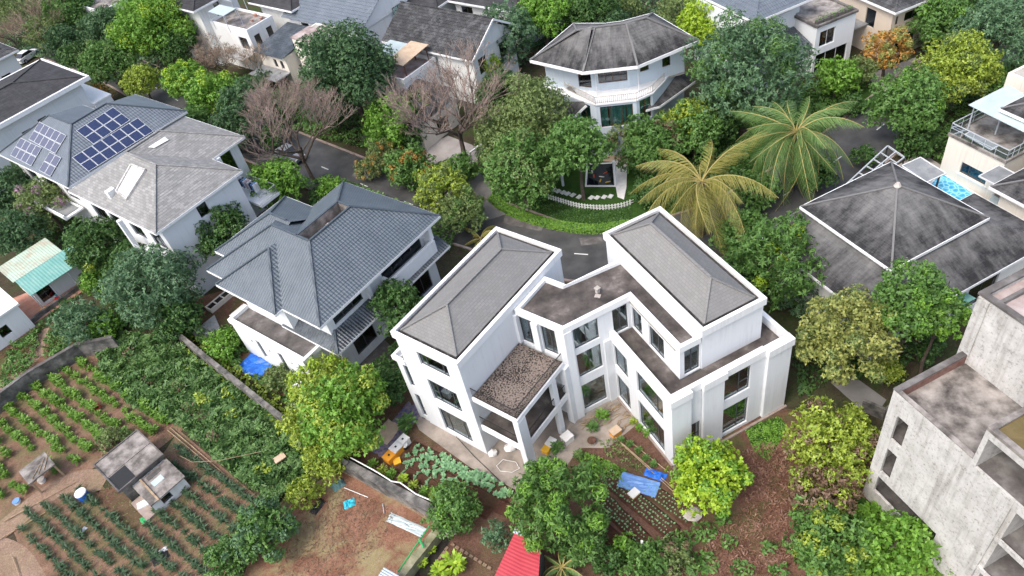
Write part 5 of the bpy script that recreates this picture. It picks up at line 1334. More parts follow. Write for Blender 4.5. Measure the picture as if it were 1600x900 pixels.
    m.build('dish', 'plastic_white', d_); m = MB(); m.tube((p.x, p.y, 6.3), p, .04); m.tube(p, p + nrm * .5 - Vector((0, 0, .1)), .02); m.build('mast', 'rail_grey', d_)
build_bent_house()

def build_right_back():
    # white house at the top right, with planted roof terrace
    F = Fr(P(1277.2, 39.3, 6.2), 15.5)
    h = empty('planted_terrace_house', tuple(F.pt(0, 5, 0)), 'white house with blue metal roof and potted plants along its roof edge', 'house')
    shell(h, F, 0, 5.2, 0, 8, 0, 5.9, 'white_plaster', [('-v', .55, 2.6, 3.4, 5.2, (.5,), 'curtain'), ('-v', .3, 4.6, .3, 2.6, (.33, .66)), ], floors=(.1, 3.0), fm='frame_white')
    m = MB(); m.box(F, -.1, 5.3, -.15, .12, 5.9, 6.15); m.box(F, -.15, .12, .12, 3.6, 5.9, 6.15); m.box(F, 5.08, 5.35, .12, 8, 5.9, 6.15); m.build('eave_tiles', 'concrete_dark', h)
    m = MB(); m.box(F, .12, 5.08, .12, 7.9, 5.85, 5.95); m.build('terrace_floor', 'concrete_floor', h)
    shell(h, F, -7, 0, 3.4, 12, 0, 7.8, 'white_plaster', [('-v', -3, -.8, 6.9, 7.3, ())], floors=(.1, 3.0, 6.0))
    G = Fr(P(1190.1, 28.7, 8.2), 17.4)
    hip_roof(h, G, -1, 7.2, -.2, 10, 8.2, 10.4, 'blue_metal', 'v', pitch=.45)
    m = MB(); m.box(F, .0, 1.0, 4, 4.6, 5.95, 8.2); m.build('column', 'white_plaster', h)
    roof_polys(h, F, [[(-8.5, .3, 4.0), (-.15, .3, 4.0), (-.15, 3.4, 4.9), (-8.5, 3.4, 4.9)]], 'slate_tile_dark', None, (), .4, .04, name='lean_to_roof')
    shell(h, F, -7.6, -.3, 1.0, 3.3, 0, 3.9, 'white_plaster', [('-v', -5, -2, .6, 2.6, (.5,))], floors=(.1,))
    for i in range(5):
        pt = empty('planter_box', F.pt(.6 + i * .95, .45, 5.95), ['grey planter box at the left corner of the planted terrace', 'second grey planter box from the left on the planted terrace', 'middle grey planter box on the planted terrace', 'fourth grey planter box from the left on the planted terrace', 'grey planter box at the right end of the planted terrace'][i], 'planter', 'planters on the terrace edge')
        m = MB(); m.box(F, .2 + i * .95, 1.0 + i * .95, .25, .65, 5.95, 6.4); m.build('box', 'concrete_dark', pt)
        leaf_object('plant', pt, F.pt(.6 + i * .95, .45, 6.5), (.45, .3, .4), 60, .16, 'leaf_mid', 900 + i)
    m = MB(); m.poly([F.pt(5.4, 1.0, 3.2), F.pt(8.4, 1.0, 3.2), F.pt(8.4, 6, 3.3), F.pt(5.4, 6, 3.3)]); m.box(F, 5.4, 8.4, .95, 1.0, 3.1, 3.22); m.build('side_canopy', 'smoked_sheet', h)
    # beige house
    F = Fr(P(1399.4, 20.2, 6.0), 15)
    h = empty('beige_house', tuple(F.pt(3, 4, 0)), 'beige house with dark tiled roof at the top right', 'house')
    shell(h, F, .5, 7.0, .7, 9, 0, 5.9, 'beige_plaster', [('-u', 3.0, 4.4, 3.0, 5.0, ()), ('-v', 2.2, 4.6, 4.0, 5.0, (.5,)), ('-v', 1.0, 1.4, 4.0, 5.0, ()), ('-v', 1.6, 4.2, .3, 2.6, (.33, .66)), ], floors=(.1, 3.0))
    m = MB(); m.box(F, .4, 7.1, .2, .7, 2.9, 3.3); m.box(F, 5.6, 6.1, .1, .69, 0, 5.8); m.build('sill_band', 'beige_plaster', h)
    hip_roof(h, F, 0, 7.6, 0, 10, 6.0, 8.0, 'old_tile', 'v', pitch=.42, lift=.05)
    # cream house with terrace and glass canopy, right edge
    F = Fr(P(1485.2, 204.3, 6.2), -72.0)   # u towards the viewer along the terrace edge, v to the right
    h = empty('cream_house', tuple(F.pt(2.5, 4, 0)), 'cream house with glass-railed roof terrace and frosted canopy', 'house')
    shell(h, F, 0, 5.2, 0, 7, 0, 5.75, 'cream_plaster', [('-v', 1.75, 4.2, 2.9, 4.0, (.3, .78))], floors=(.1, 3.0))
    m = MB(); m.box(F, 1.55, 4.4, -.06, -.001, 2.72, 2.88); m.build('window_sill', 'trim_white', h)
    m = MB(); m.box(F, -.1, 5.3, -.1, .1, 5.75, 6.0); m.box(F, -.1, .1, .1, 7, 5.75, 6.0); m.box(F, 5.1, 5.3, .1, 7, 5.75, 6.0); m.box(F, .1, 5.1, .1, 7, 5.7, 5.9); m.build('terrace_floor', 'concrete_floor', h)
    m = MB()
    A = [F.pt(5.2, 3.2, 6.0), F.pt(5.2, 0, 6.0), F.pt(0, 0, 6.0), F.pt(0, 6.5, 6.0)]
    for a, b in zip(A, A[1:]):
        a, b = Vector(a), Vector(b); m.beam(a + Vector((0, 0, .95)), b + Vector((0, 0, .95)), .06, .06); m.beam(a + Vector((0, 0, .5)), b + Vector((0, 0, .5)), .03, .03)
        for i in range(6): q = a.lerp(b, i / 5); m.tube(q, q + Vector((0, 0, .95)), .025, .025, 5)
    m.build('railing', 'rail_grey', h)
    m = MB()
    for a, b in zip(A, A[1:]): m.poly([a, b, (b[0], b[1], 6.9), (a[0], a[1], 6.9)])
    m.build('railing_glass', 'glass_green', h)
    m = MB(); q = [P(1513.3, 163.5, 8.6), P(1575.6, 132.2, 8.8), P(1640, 170, 8.8), P(1600, 206, 8.6)]
    m.poly(q); m.poly([p - Vector((0, 0, .05)) for p in q[::-1]])
    for i in range(4): m.poly([q[i], q[(i + 1) % 4], q[(i + 1) % 4] - Vector((0, 0, .05)), q[i] - Vector((0, 0, .05))])
    m.build('canopy', 'frosted_sheet', h)
    m = MB()
    for u, v in ((.4, 1.6), (2.3, 2.4), (4.6, 2.6), (.4, 5.0)): m.tube(F.pt(u, v, 5.9), F.pt(u, v, 8.55), .06, .06, 8); m.cut()
    m.build_each('canopy_post', 'rail_grey', h)
    m = MB(); m.box(F, 3.0, 3.9, 4.6, 5.2, 5.9, 6.6); m.build('air_conditioner', 'plastic_white', h)
    shell(h, F, -1, 6.5, 7, 12, 0, 8.4, 'cream_plaster', [('-v', 1, 3, 6.2, 8.0, (.5,))], floors=(.1, 3, 6))
    G = Fr(P(1563, 170, 9.0), -72.0); hip_roof(h, G, 0, 9, 0, 9, 9.0, 11.0, 'black_shingle', 'u')
    # neighbour further down the right edge
    G = Fr(P(1547, 292, 6.2), -72.0)
    h = empty('edge_house', tuple(G.pt(3, 4, 0)), 'cream house with black hipped roof below the cream terrace house', 'house')
    shell(h, G, .6, 10, .7, 8, 0, 6.1, 'cream_plaster', [('-v', 3.0, 4.4, 3.4, 4.3, (.5,)), ('-u', 1.5, 3.0, 3.6, 5, ())], floors=(.1, 3))
    hip_roof(h, G, 0, 11, 0, 9, 6.2, 8.4, 'black_shingle', 'u')
    m = MB(); q = [G.pt(-1.8, 1.2, 5.6), G.pt(0, 1.2, 5.6), G.pt(0, 3.4, 5.6), G.pt(-1.8, 3.4, 5.6)]
    m.poly(q); m.build('frame_canopy', 'smoked_sheet', h)
    m = MB()
    for i in range(4): m.beam(q[i], q[(i + 1) % 4], .08, .1)
    m.build('canopy_frame', 'frame_white', h)
    # glass porch beneath
    g = [P(1537, 325, 2.6), P(1551, 304, 2.6), P(1571, 315, 2.6), P(1567, 335, 2.6)]
    p = empty('glass_porch', tuple(P(1555, 330, 0)), 'small pale green glass porch between the right edge houses', 'porch')
    m = MB(); m.poly(g); m.poly([q - Vector((0, 0, .05)) for q in g[::-1]]); m.build('porch_roof', 'frosted_sheet', p)
    m = MB()
    for q in g: m.tube((q.x, q.y, 0), q, .05); m.cut()
    m.build_each('post', 'rail_grey', p)
build_right_back()

def build_pyramid_house():
    F = Fr(P(1392.6, 422, 7.0), 17.5); ze, zr = 7.0, 9.4
    h = empty('pyramid_roof_house', tuple(F.pt(4, 4, 0)), 'low house with large black shingle pyramid roof edged in white', 'house')
    shell(h, F, .9, 8.2, .9, 8.0, 0, 6.9, 'white_old', [('-v', 2, 4, 5.6, 6.4, (.5,))], floors=(.1, 3.4))
    hip_roof(h, F, 0, 9.1, 0, 8.85, ze, zr, 'black_shingle', 'u', inset=4.5, pitch=.34, lift=.02)
    m = MB(); p = F.pt(4.55, 4.42, zr + .05); m.tube(p, (p[0], p[1], zr + .35), .28, .12, 8); m.build('roof_finial', 'stone', h)
    zl, zm = 5.1, 6.55; a, b = -3.05, -3.0
    S = [[(a, b, zl), (12.8, b, zl), (9.0, .2, zm), (.2, .2, zm)], [(a, 9.6, zl), (a, b, zl), (.2, .2, zm), (.2, 8.9, zm)], [(.2, 9.6, zl), (a, 9.6, zl), (.2, 8.7, zm)], ]
    lr = roof_polys(h, F, S[:2], 'black_shingle', None, [((a, b, zl), (.2, .2, zm)), ((a, 9.6, zl), (.2, 8.9, zm))], .34, .02, name='skirt_roof')
    roof_polys(h, F, [[(12.8, b, zl), (12.8, 3.8, zl), (9.0, 1.9, zm), (9.0, .2, zm)], [(12.8, 3.8, zl), (9.0, 3.8, zl), (9.0, 1.9, zm)]], 'black_shingle', None, (), .34, .02, name='side_roof')
    fascia(lr, F, [(a, b), (12.8, b), (12.8, 3.8), (9.2, 3.8), (9.2, 9.6), (a, 9.6)], zl)
    shell(h, F, -2.2, 12, -2.2, .9, 0, 5.0, 'white_old', [('-v', 1, 4, 1, 3.4, (.5,)), ('-v', 6, 9, 1, 3.4, (.5,))], floors=(.1,))
    shell(h, F, -2.2, .9, .9, 9.0, 0, 5.0, 'white_old', [], floors=(.1,))
    m = MB(); q = [P(1525, 466, 3.2), P(1498, 480, 3.0), P(1470, 470, 3.4), P(1500, 452, 3.4)]; m.poly(q); m.poly([w - Vector((0, 0, .05)) for w in q[::-1]]); m.build('side_canopy', 'teal_sheet', h)
    # pergola frame and smoked canopy on its far side, over the pool
    g = empty('pergola', tuple(F.pt(-1, 12, 0)), 'open dark steel pergola frame behind the pyramid roof', 'pergola')
    m = MB(); A = [P(1318, 292, 3.4), P(1387, 228, 3.4), P(1413, 246, 3.4), P(1340, 300, 3.4)]
    for i in range(4): m.beam(A[i], A[(i + 1) % 4], .1, .14)
    m.beam((A[0] + A[3]) / 2, (A[1] + A[2]) / 2, .1, .12)
    for k in range(1, 6): m.beam(A[0].lerp(A[1], k / 6), A[3].lerp(A[2], k / 6), .07, .1)
    m.build('frame', 'rail_grey', g); m = MB()
    for q in A: m.tube((q.x, q.y, 0), q, .07); m.cut()
    m.build_each('post', 'steel_dark', g)
    g = empty('pool_canopy', tuple(F.pt(4, 11, 0)), 'smoked plastic canopy on a dark post beside the blue pool', 'canopy')
    A = [P(1409, 259, 4.4), P(1438, 246, 4.5), P(1478, 271, 4.3), P(1448, 285, 4.2)]
    m = MB(); m.poly(A); m.poly([w - Vector((0, 0, .05)) for w in A[::-1]]); m.build('sheet', 'smoked_sheet', g)
    m = MB()
    for i in range(4): m.beam(A[i], A[(i + 1) % 4], .08, .1)
    m.build('edge_frame', 'frame_white', g)
    m = MB(); q = A[2].lerp(A[3], .35)
    for q in (q, A[0], A[1]): m.tube((q.x, q.y, 0), q, .08, .08, 8); m.cut()
    m.build_each('post', 'steel_dark', g)
build_pyramid_house()

def build_concrete():
    F = Fr((18.9, 22.41), -74.2)   # u along the long face towards the viewer, v into the block
    h = empty('concrete_shell', tuple(F.pt(5, 3, 0)), 'unfinished raw concrete building with empty openings at the right edge', 'building')
    t = .16; C = 'concrete_old'
    mb = MB()
    panel(mb, F, 'u', 0, t, 0, 5.05, 0, 10.9, [(.66, 1.42, 7.05, 9.3), (.68, 1.38, 3.65, 6.15), (.66, 5.0, 1.45, 3.1)])
    panel(mb, F, 'u', 0, t, 5.05, 5.3, 0, 13.4)
    panel(mb, F, 'u', 0, t, 5.3, 7.5, 0, 10.5); panel(mb, F, 'u', 0, t, 5.3, 14, 12.95, 13.4)
    panel(mb, F, 'u', .05, t, 7.5, 14, 9.85, 10.5); panel(mb, F, 'u', .05, t, 7.5, 14, 6.75, 7.1); panel(mb, F, 'u', .05, t, 7.5, 14, 3.4, 3.75)
    panel(mb, F, 'v', 0, t, t, 7.5, 0, 10.9, [(1.2, 2.6, 1.2, 3), (1.2, 2.6, 4.6, 6.4)])
    mb.box(F, 7.5, 7.75, t, 5.8, 0, 9.85); mb.box(F, 13.75, 14, t, 5.8, 0, 12.9)
    mb.box(F, 5.05, 5.3, t, 4.4, 10.45, 13.35)
    mb.build('wall', C, h)
    fl = MB(); fl.box(F, t, 13.9, t, 7.3, 9.9, 10.25); fl.build('terrace_floor', 'concrete_floor', h)
    for z in (.2, 3.45, 6.8):
        s = MB(); s.box(F, t, 13.7, t + .1, 7.3, z, z + .22); s.build('floor_slab', 'concrete_dark', h)  # inner concrete darker than the outer walls: interior shade put into its colour
    s = MB(); s.box(F, 5.3, 13.9, t, 7.3, 10.3, 10.5); s.build('floor_slab', 'concrete_dark', h)
    s = MB(); s.box(F, 7.8, 13.6, 5.6, 5.8, .5, 9.8); s.box(F, 5.4, 13.6, 4.4, 4.6, 10.5, 12.9); s.box(F, 2.2, 2.4, 1.4, 7, .5, 9.8); s.build('inner_wall', 'concrete_dark', h)
    s = MB(); s.box(F, -.06, .3, .0, 4.86, 10.9, 10.98); s.build('side_coping', 'concrete_dark', h); s = MB(); s.box(F, .252, .3, t + .02, 4.85, 10.25, 10.9); s.build('brick_parapet', 'brick_red', h)
    s = MB(); s.box(F, .31, 5.04, 0, .26, 10.9, 10.97); s.build('parapet_coping', 'concrete_floor', h)
    # flooded slab over the front bay
    s = MB(); s.box(F, 5.05, 14, 0, .3, 13.4, 13.62); s.box(F, 5.05, 5.33, .3, 4.6, 13.4, 13.62); s.box(F, 5.33, 14, 4.32, 4.6, 13.4, 13.62); s.box(F, 5.3, 14, .26, 4.6, 13.1, 13.4); s.build('roof_slab', 'concrete_floor', h)
    s = MB(); s.box(F, 5.34, 13.98, .31, 4.31, 13.38, 13.5); s.build('roof_water', 'pond_slab', h)
    # taller rear block
    s = MB(); 
    panel(s, F, 'u', 4.9, 5.15, -.05, 5.6, 10.2, 15.2); panel(s, F, 'v', -.3, -.05, 4.9, 12, 0, 15.2); s.box(F, 5.4, 5.6, 5.15, 8, 10.3, 15.2)
    s.box(F, -.3, .35, 4.82, 4.9, 10.3, 15.1)
    s.build('rear_wall', C, h)
    s = MB(); s.box(F, -.3, 12, 5.15, 12, 14.7, 14.95); s.build('rear_roof', 'concrete_pink', h)
    s = MB(); s.box(F, -.4, 5.7, 4.85, 5.2, 15.2, 15.35); s.box(F, -.4, -.02, 5.2, 12, 15.2, 15.35); s.box(F, .5, .7, 5.2, 12, 14.95, 15.2); s.build('rear_parapet', 'concrete_dark', h)
build_concrete()
# ---------------------------------------------------------------- walls, sheds and small things
def thing1(mb, name, mat, label, cat, group=None, loc=None):
    """a thing that is one mesh"""
    o = mb.build(name, mat); return tag(o, label, cat, group)
def wall_line(name, pts, h, t, mat, label, cap=None, cat='wall'):
    q = [P(*p, 0) for p in pts]; c = q[len(q) // 2]; r = empty(name, (c.x, c.y, 0), label, cat); mb = MB(); cp = MB()
    for a, b in zip(q, q[1:]):
        d = b - a; f = Fr(a, math.degrees(atan2(d.y, d.x))); L = d.length; n = max(1, int(L / 2.5)); rr = random.Random(int(a.x * 10))
        for i in range(n):
            hh = h + rr.uniform(-.06, .06)
            mb.box(f, L * i / n, L * (i + 1) / n - .004, -t / 2, t / 2, -.1, hh)
            if cap: cp.box(f, L * i / n, L * (i + 1) / n - .01, -t / 2 - .05, t / 2 + .05, hh, hh + .08)
    mb.build('wall_body', mat, r)
    if cap: cp.build('coping', cap, r)
    return r
wall_line('boundary_wall', [(262, 515), (330, 572), (455, 672), (552, 742)], 1.5, .28, 'wall_old', 'long weathered boundary wall behind the weedy plot', 'wall_old')
wall_line('boundary_wall', [(548, 738), (610, 772), (690, 815)], 1.3, .5, 'wall_old', 'thick old garden wall between vegetable beds and dirt yard', 'wall_old')
wall_line('boundary_wall', [(-30, 668), (60, 600), (135, 556), (190, 545)], 1.7, .25, 'wall_old', 'black-stained wall beside the croton field', 'concrete_dark')
wall_line('boundary_wall', [(688, 838), (655, 880), (610, 940)], 1.0, .55, 'wall_mossy', 'mossy low wall running down beside the grey sheet roof')
wall_line('ledge', [(536, 735), (600, 768), (672, 812)], .28, .3, 'path_soil', 'pale earthen ledge along the dirt yard', cat='ledge')
wall_line('boundary_wall', [(-30, 545), (40, 515), (70, 490), (130, 448)], .5, .25, 'wall_old', 'low kerb wall in front of the clay paved yard')
wall_line('boundary_wall', [(1345, 640), (1380, 655), (1400, 640)], 1.2, .2, 'wall_old', 'short grey wall behind the concrete building corner')

def pipe(pts, r, mat, label, name='pipe', zs=None, cat='pipe'):
    mb = MB(); q = [P(p[0], p[1], p[2] if len(p) > 2 else .1) for p in pts]; mb.path(q, r, 6); return thing1(mb, name, mat, label, cat)
pipe([(548, 715, 1.45), (572, 728, 1.5), (590, 738, 1.45), (612, 752, 1.45), (625, 754, 1.45), (650, 772, 1.45), (676, 783, 1.4)], .05, 'plastic_white', 'white plastic pipe snaking along the thick garden wall')
pipe([(672, 820, 1.05), (655, 845, 1.05), (622, 893, 1.05)], .05, 'plastic_green', 'green pipe along the mossy low wall')
pipe([(655, 842, 1.15), (662, 855, 1.15)], .07, 'plastic_green', 'short bright green pipe lying across the mossy wall')
pipe([(538, 762), (575, 777)], .03, 'plastic_white', 'thin pale stick lying in the dirt yard', 'stick', cat='stick')
pipe([(598, 787), (600, 802)], .03, 'rail_grey', 'thin grey stick lying in the dirt yard', 'stick', cat='stick')
p0 = P(1003, 872, 0); mb = MB(); mb.tube(p0, (p0.x + .1, p0.y, 2.0), .05, .05, 8); mb.tube((p0.x + .1, p0.y, 2.0), (p0.x + .1, p0.y, 2.2), .08, .08, 8)
thing1(mb, 'post', 'plastic_white', 'white standing pole at the end of the soil beds', 'pole')
pipe([(660, 652, .05), (700, 668, .05), (740, 712, .05), (790, 760, .05), (810, 772, .05)], .025, 'plastic_black', 'dark hose along the edge of the concrete apron', 'hose', cat='hose')
pipe([(776, 728), (786, 718), (806, 722), (812, 732), (800, 738), (782, 736), (776, 728)], .02, 'plastic_white', 'coiled pale hose on the concrete apron', 'hose', cat='hose')
pipe([(281, 712, 1.9), (300, 722, 1.4), (340, 720, 1.2), (410, 705, 1.0)], .02, 'wood_pole', 'sagging cable from the farm shed across the weeds', 'cable', cat='cable')

# farm shed: two slab roofs at different heights
def shed():
    F = Fr(P(185.3, 768, 1.9), 41.0)   # u along the front edge to the right-back, v to the left-back
    h = empty('farm_shed', tuple(F.pt(2, 1, 0)), 'crumbling concrete roofed shed between the two planted fields', 'shed')
    shell(h, F, .15, 3.65, .15, 3.9, 0, 1.7, 'wall_old', [('-u', 1.2, 2.0, 1 * .1, 1.5, ())], floors=(.05,))
    m = MB(); m.box(F, 0, 3.85, 0, 2.0, 1.7, 1.82); m.cut(); m.box(F, 0, 3.85, 2.03, 4.1, 1.7, 1.85); m.build_each('roof_slab', 'concrete_floor', h)
    parapet_ring(h, F, [(-.05, -.05), (3.9, -.05), (3.9, 4.15), (-.05, 4.15)], 1.68, 1.94, .1, 'concrete_dark', 'roof_edge')
    m = MB(); m.box(F, .1, 1.5, .1, 1.9, 1.825, 1.833); m.build('tar_patch', 'plastic_black', h)
    shell(h, F, .9, 3.7, -2.7, .14, 0, 1.3, 'white_old', [('-v', 1.6, 2.4,   .4, 1.1, ())], floors=(.05,))
    m = MB(); m.box(F, .85, 3.85, -2.85, -.06, 1.3, 1.4); m.build('lower_roof', 'concrete_floor', h)
    m = MB(); m.box(F, 1.9, 2.8, -1.6, -1.0, 1.4, 1.43); m.build('sheet_patch', 'frosted_sheet', h)
    m = MB(); m.box(F, 1.9, 3.0, -.7, -.3, 1.4, 1.44); m.build('dark_patch', 'concrete_dark', h)
    m = MB(); m.beam(F.pt(1.55, -.1, 1.52), F.pt(1.5, -3.0, 1.45), .14, .1); m.build('roof_beam', 'wood_pole', h)
    m = MB(); m.box(F, 0, .85, -2.6, -.1, 0, .25); m.build('brick_step', 'kerb', h)
    b = MB(); b.box(Fr(P(228, 790, 0), 20), -.5, .5, -.3, .3, 0, .35); thing1(b, 'feed_sack', 'cloth_white', 'white and red sack leaning at the shed corner', 'sack')
    F = Fr(P(45, 757, 1.6), 41)
    g = empty('shelter', tuple(F.pt(1, 1, 0)), 'small lean-to shelter with flat slab beside the farm path', 'shelter')
    m = MB(); m.box(F, 0, 2.2, 0, 2.0, 1.5, 1.62); m.build('slab', 'concrete_floor', g)
    m = MB()
    for u, v in ((.15, .15), (2.05, .15), (.15, 1.85), (2.05, 1.85)): m.box(F, u - .07, u + .07, v - .07, v + .07, 0, 1.5); m.cut()
    m.build_each('post', 'wood_pole', g)
    m = MB()
    for i in range(3): m.tube(F.pt(.4 + .5 * i, .2, 1.66), F.pt(1.4 + .5 * i, 1.0 + .3 * i, 1.7), .03); m.cut()
    m.build_each('stick', 'wood_pole', g)
shed()
def tub(px, py, r, h, mats, label, name='water_drum', cat='drum'):
    c = P(px, py, 0); g = empty(name, (c.x, c.y, 0), label, cat); m = MB(); m.tube(c, (c.x, c.y, h), r * .92, r, 14); m.build('body', mats[0], g)
    m = MB(); m.tube((c.x, c.y, h), (c.x, c.y, h + .08), r * 1.03, r * .98, 14); m.build('lid', mats[1], g); return g
tub(134, 778, .45, .75, ('tarp_blue', 'plastic_white'), 'blue drum with white lid by the farm shed')
tub(28, 785, .3, .2, ('plastic_white', 'tarp_pale'), 'white basin on the farm path', 'basin', 'basin')
tub(67, 752, .3, .25, ('plastic_white', 'stone'), 'round white bowl beside the lean-to shelter', 'basin', 'basin')
tub(634, 700, .24, .35, ('plastic_black', 'plastic_white'), 'black pail beside the white and orange boxes', 'pail', 'pail')
tub(925, 692, .32, .3, ('stone', 'garden_soil'), 'round stone planter beside the planted court', 'planter', 'planter')
tub(315, 490, .5, .35, ('clay_paving', 'dark_soil'), 'round clay basin in the yard behind the big domed tree', 'basin', 'basin')
def crate(px, py, az, s, mats, label, name='box', cat='box', z=0, slot=True):
    c = P(px, py, z); F = Fr(c, az); g = empty(name, (c.x, c.y, z), label, cat); a, b, h = s
    m = MB(); m.box(F, -a / 2, a / 2, -b / 2, b / 2, z, z + h); m.build('body', mats[0], g)
    m = MB(); m.box(F, -a / 2 - .03, a / 2 + .03, -b / 2 - .03, b / 2 + .03, z + h, z + h + .09); m.build('lid', mats[1], g)
    if slot: m = MB(); m.box(F, -.07, .07, -.07, .07, z + h + .09, z + h + .13); m.build('knob', 'plastic_black', g)
    return g
crate(611, 718, 42, (.8, .7, .5), ('plastic_orange', 'plastic_orange'), 'all orange hive box, lowest of the garden row')
crate(622, 706, 42, (.8, .7, .6), ('plastic_orange', 'styro'), 'orange hive box with a white lid in the middle of the garden row')
crate(633, 694, 42, (.75, .65, .6), ('styro', 'styro'), 'white foam box at the top of the orange garden row')
crate(621, 722, 10, (.5, .5, .1), ('plastic_orange', 'plastic_yellow'), 'flat yellow lid lying in front of the orange hive boxes', slot=False)
crate(887, 688, 30, (.75, .65, .5), ('styro', 'styro'), 'white foam box beside the balcony column', slot=False)
crate(862, 697, 45, (.7, .55, .5), ('styro', 'styro'), 'white foam box standing against the yellow box', slot=False)
crate(855, 705, 45, (.6, .5, .35), ('plastic_yellow', 'plastic_yellow'), 'bright yellow box near the large mango tree', slot=False)
crate(962, 678, 25, (.75, .55, .4), ('plastic_orange', 'cardboard'), 'orange foam box on the soil by the planted court', slot=False)
crate(991, 775, 30, (.65, .5, .35), ('plastic_yellow', 'styro'), 'white lidded yellow box between the soil beds', slot=False)
crate(1290, 835, 20, (.5, .35, .15), ('cardboard', 'cardboard'), 'tan cardboard piece on the brown brush ground', slot=False)
for q in ((797, 699, .45, 'white sack heap under the lower balcony'), (770, 708, .35, 'smaller white bundle by the wing corner pier')):
    m = MB(); c = P(q[0], q[1], .2); m.blob(c, q[2], q[2] * .7, .3, 3, amp=.25); thing1(m, 'sack', 'stone_white', q[3], 'sack')
def rag(px, py, rx, ry, h, mat, label, name='tarpaulin', seed=1, az=0, cat='tarpaulin', z=0.02, jit=.06):
    """crumpled sheet: a grid with folds, following the ground"""
    c = P(px, py, 0); F = Fr(c, az); rr = random.Random(seed); n = 9; G = []; mb = MB()
    for i in range(n):
        row = []
        for j in range(n):
            u, v = (i / (n - 1) * 2 - 1), (j / (n - 1) * 2 - 1); e = 1 - max(abs(u), abs(v)) ** 3
            row.append(F.pt(u * rx + rr.uniform(-jit, jit) * rx, v * ry + rr.uniform(-jit, jit) * ry, z + h * e * rr.uniform(.1, 1) + .01))
        G.append(row)
    for i in range(n - 1):
        for j in range(n - 1): mb.poly([G[i][j], G[i + 1][j], G[i + 1][j + 1], G[i][j + 1]], None, 0, False)
    return thing1(mb, name, mat, label, cat)
rag(400, 570, 1.5, 1.2, .4, 'tarp_blue', 'crumpled bright blue tarpaulin beside the slate house annex', seed=2, az=-40)
rag(998, 759, 1.35, .6, .1, 'tarp_pale', 'pale blue tarpaulin spread over a soil bed', seed=4, az=-34, z=.17, jit=.02)
rag(1024, 742, .75, .35, .3, 'tarp_blue', 'rolled deep blue tarpaulin beside the pale one', seed=5, az=-38, jit=.03)
rag(546, 787, .42, .34, .3, 'tarp_cyan', 'cyan plastic bag on the dirt yard', 'plastic_bag', 6, 10, 'bag')
rag(529, 758, .48, .38, .4, 'tarp_teal', 'grey-teal net bundle on the dirt yard', 'net_bundle', 7, 30, 'bundle')
rag(497, 792, .62, .3, .3, 'plastic_black', 'black plastic heap at the yard edge', 'plastic_heap', 8, 50, 'plastic')
rag(634, 820, 1.5, .36, .12, 'frosted_sheet', 'long pale blue cloth strip lying in the dirt yard', 'cloth_strip', 9, -38, 'cloth')
rag(620, 672, 2.5, .9, .06, 'net_purple', 'purple-blue netting spread beside the villa foot', 'netting', 10, 48, 'netting')
rag(606, 676, .95, .75, .05, 'cardboard', 'tan plywood sheet lying on the purple netting', 'plywood', 11, 48, 'plywood', .1)
rag(128, 832, .45, .2, .1, 'cloth_white', 'white scrap on the seedling field', 'scrap', 12, 60, 'scrap')
rag(255, 860, .3, .2, .1, 'cloth_white', 'white scrap among the seedlings near the yard tree', 'scrap', 13, 30, 'scrap')
rag(228, 810, .4, .3, .15, 'plastic_green', 'green net scrap below the farm shed', 'scrap', 14, 30, 'scrap')
rag(250, 870, .6, .5, .1, 'plastic_black', 'black plastic sheet among the seedlings', 'plastic_sheet', 15, 30, 'plastic')
def rock(px, py, r, mat, label, seed=1, flat=.7, name='stone'):
    c = P(px, py, 0); m = MB(); m.blob((c.x, c.y, r * flat * .6), r, r * .75, r * flat, seed, amp=.2); return thing1(m, name, mat, label, 'stone')
rock(703, 832, .5, 'stone', 'pale boulder under the round citrus tree', 3, .9)
rock(1398, 0, .2, 'stone', 'x', 4) if False else None
rock(30, 607, 1.0, 'stone_white', 'heap of white sand by the black-stained wall', 5, .4, 'sand_heap')
rock(1084, 806, .7, 'stone', 'broken concrete lump below the lime green tree', 6, .4)
rock(1332, 757, .45, 'stone', 'pinkish stone at the concrete building corner', 7, .7)
m = MB(); m.box(Fr(P(437, 716, .6), 30), -.45, .45, -.3, .3, .6, .68); thing1(m, 'plank', 'cardboard', 'tan board lying on the weeds', 'board')
# bamboo laid along the beds and the field edge
for i, (a, b, lab) in enumerate([((960, 682), (1060, 770), 'long bamboo pole nearest the villa wall'), ((968, 690), (1052, 768), 'second bamboo pole along the bean row'), ((985, 690), (1045, 738), 'short bamboo pole across the bean row'),
        ((262, 672), (405, 792), 'bamboo pole along the upper edge of the seedling field'), ((266, 668), (350, 740), 'shorter bamboo pole beside the field edge pole'), ((5, 815), (120, 752), 'bamboo pole along the lower farm path'), ((-5, 845), (80, 795), 'split bamboo pole on the outer farm path edge'), ((20, 870), (32, 905), 'thin cane lying on the dry patch')]):
    m = MB(); m.tube(P(*a, .15), P(*b, .12), .045, .03, 6); thing1(m, 'bamboo_pole', 'wood_pole', lab, 'pole')
mb = MB(); rr = random.Random(3)
for i in range(46):
    c = P(rr.uniform(915, 985), rr.uniform(632, 668), .06 + .1 * rr.random()); a = rr.uniform(-.6, .6) + .3; L = rr.uniform(.4, 1.3)
    mb.tube(c - Vector((cos(a), sin(a), 0)) * L / 2, c + Vector((cos(a), sin(a), 0)) * L / 2, .03, .02, 5)
o = mb.build('firewood', 'wood_pole'); tag(o, 'loose pile of cut branches in the villa court', 'firewood', None, 'stuff')
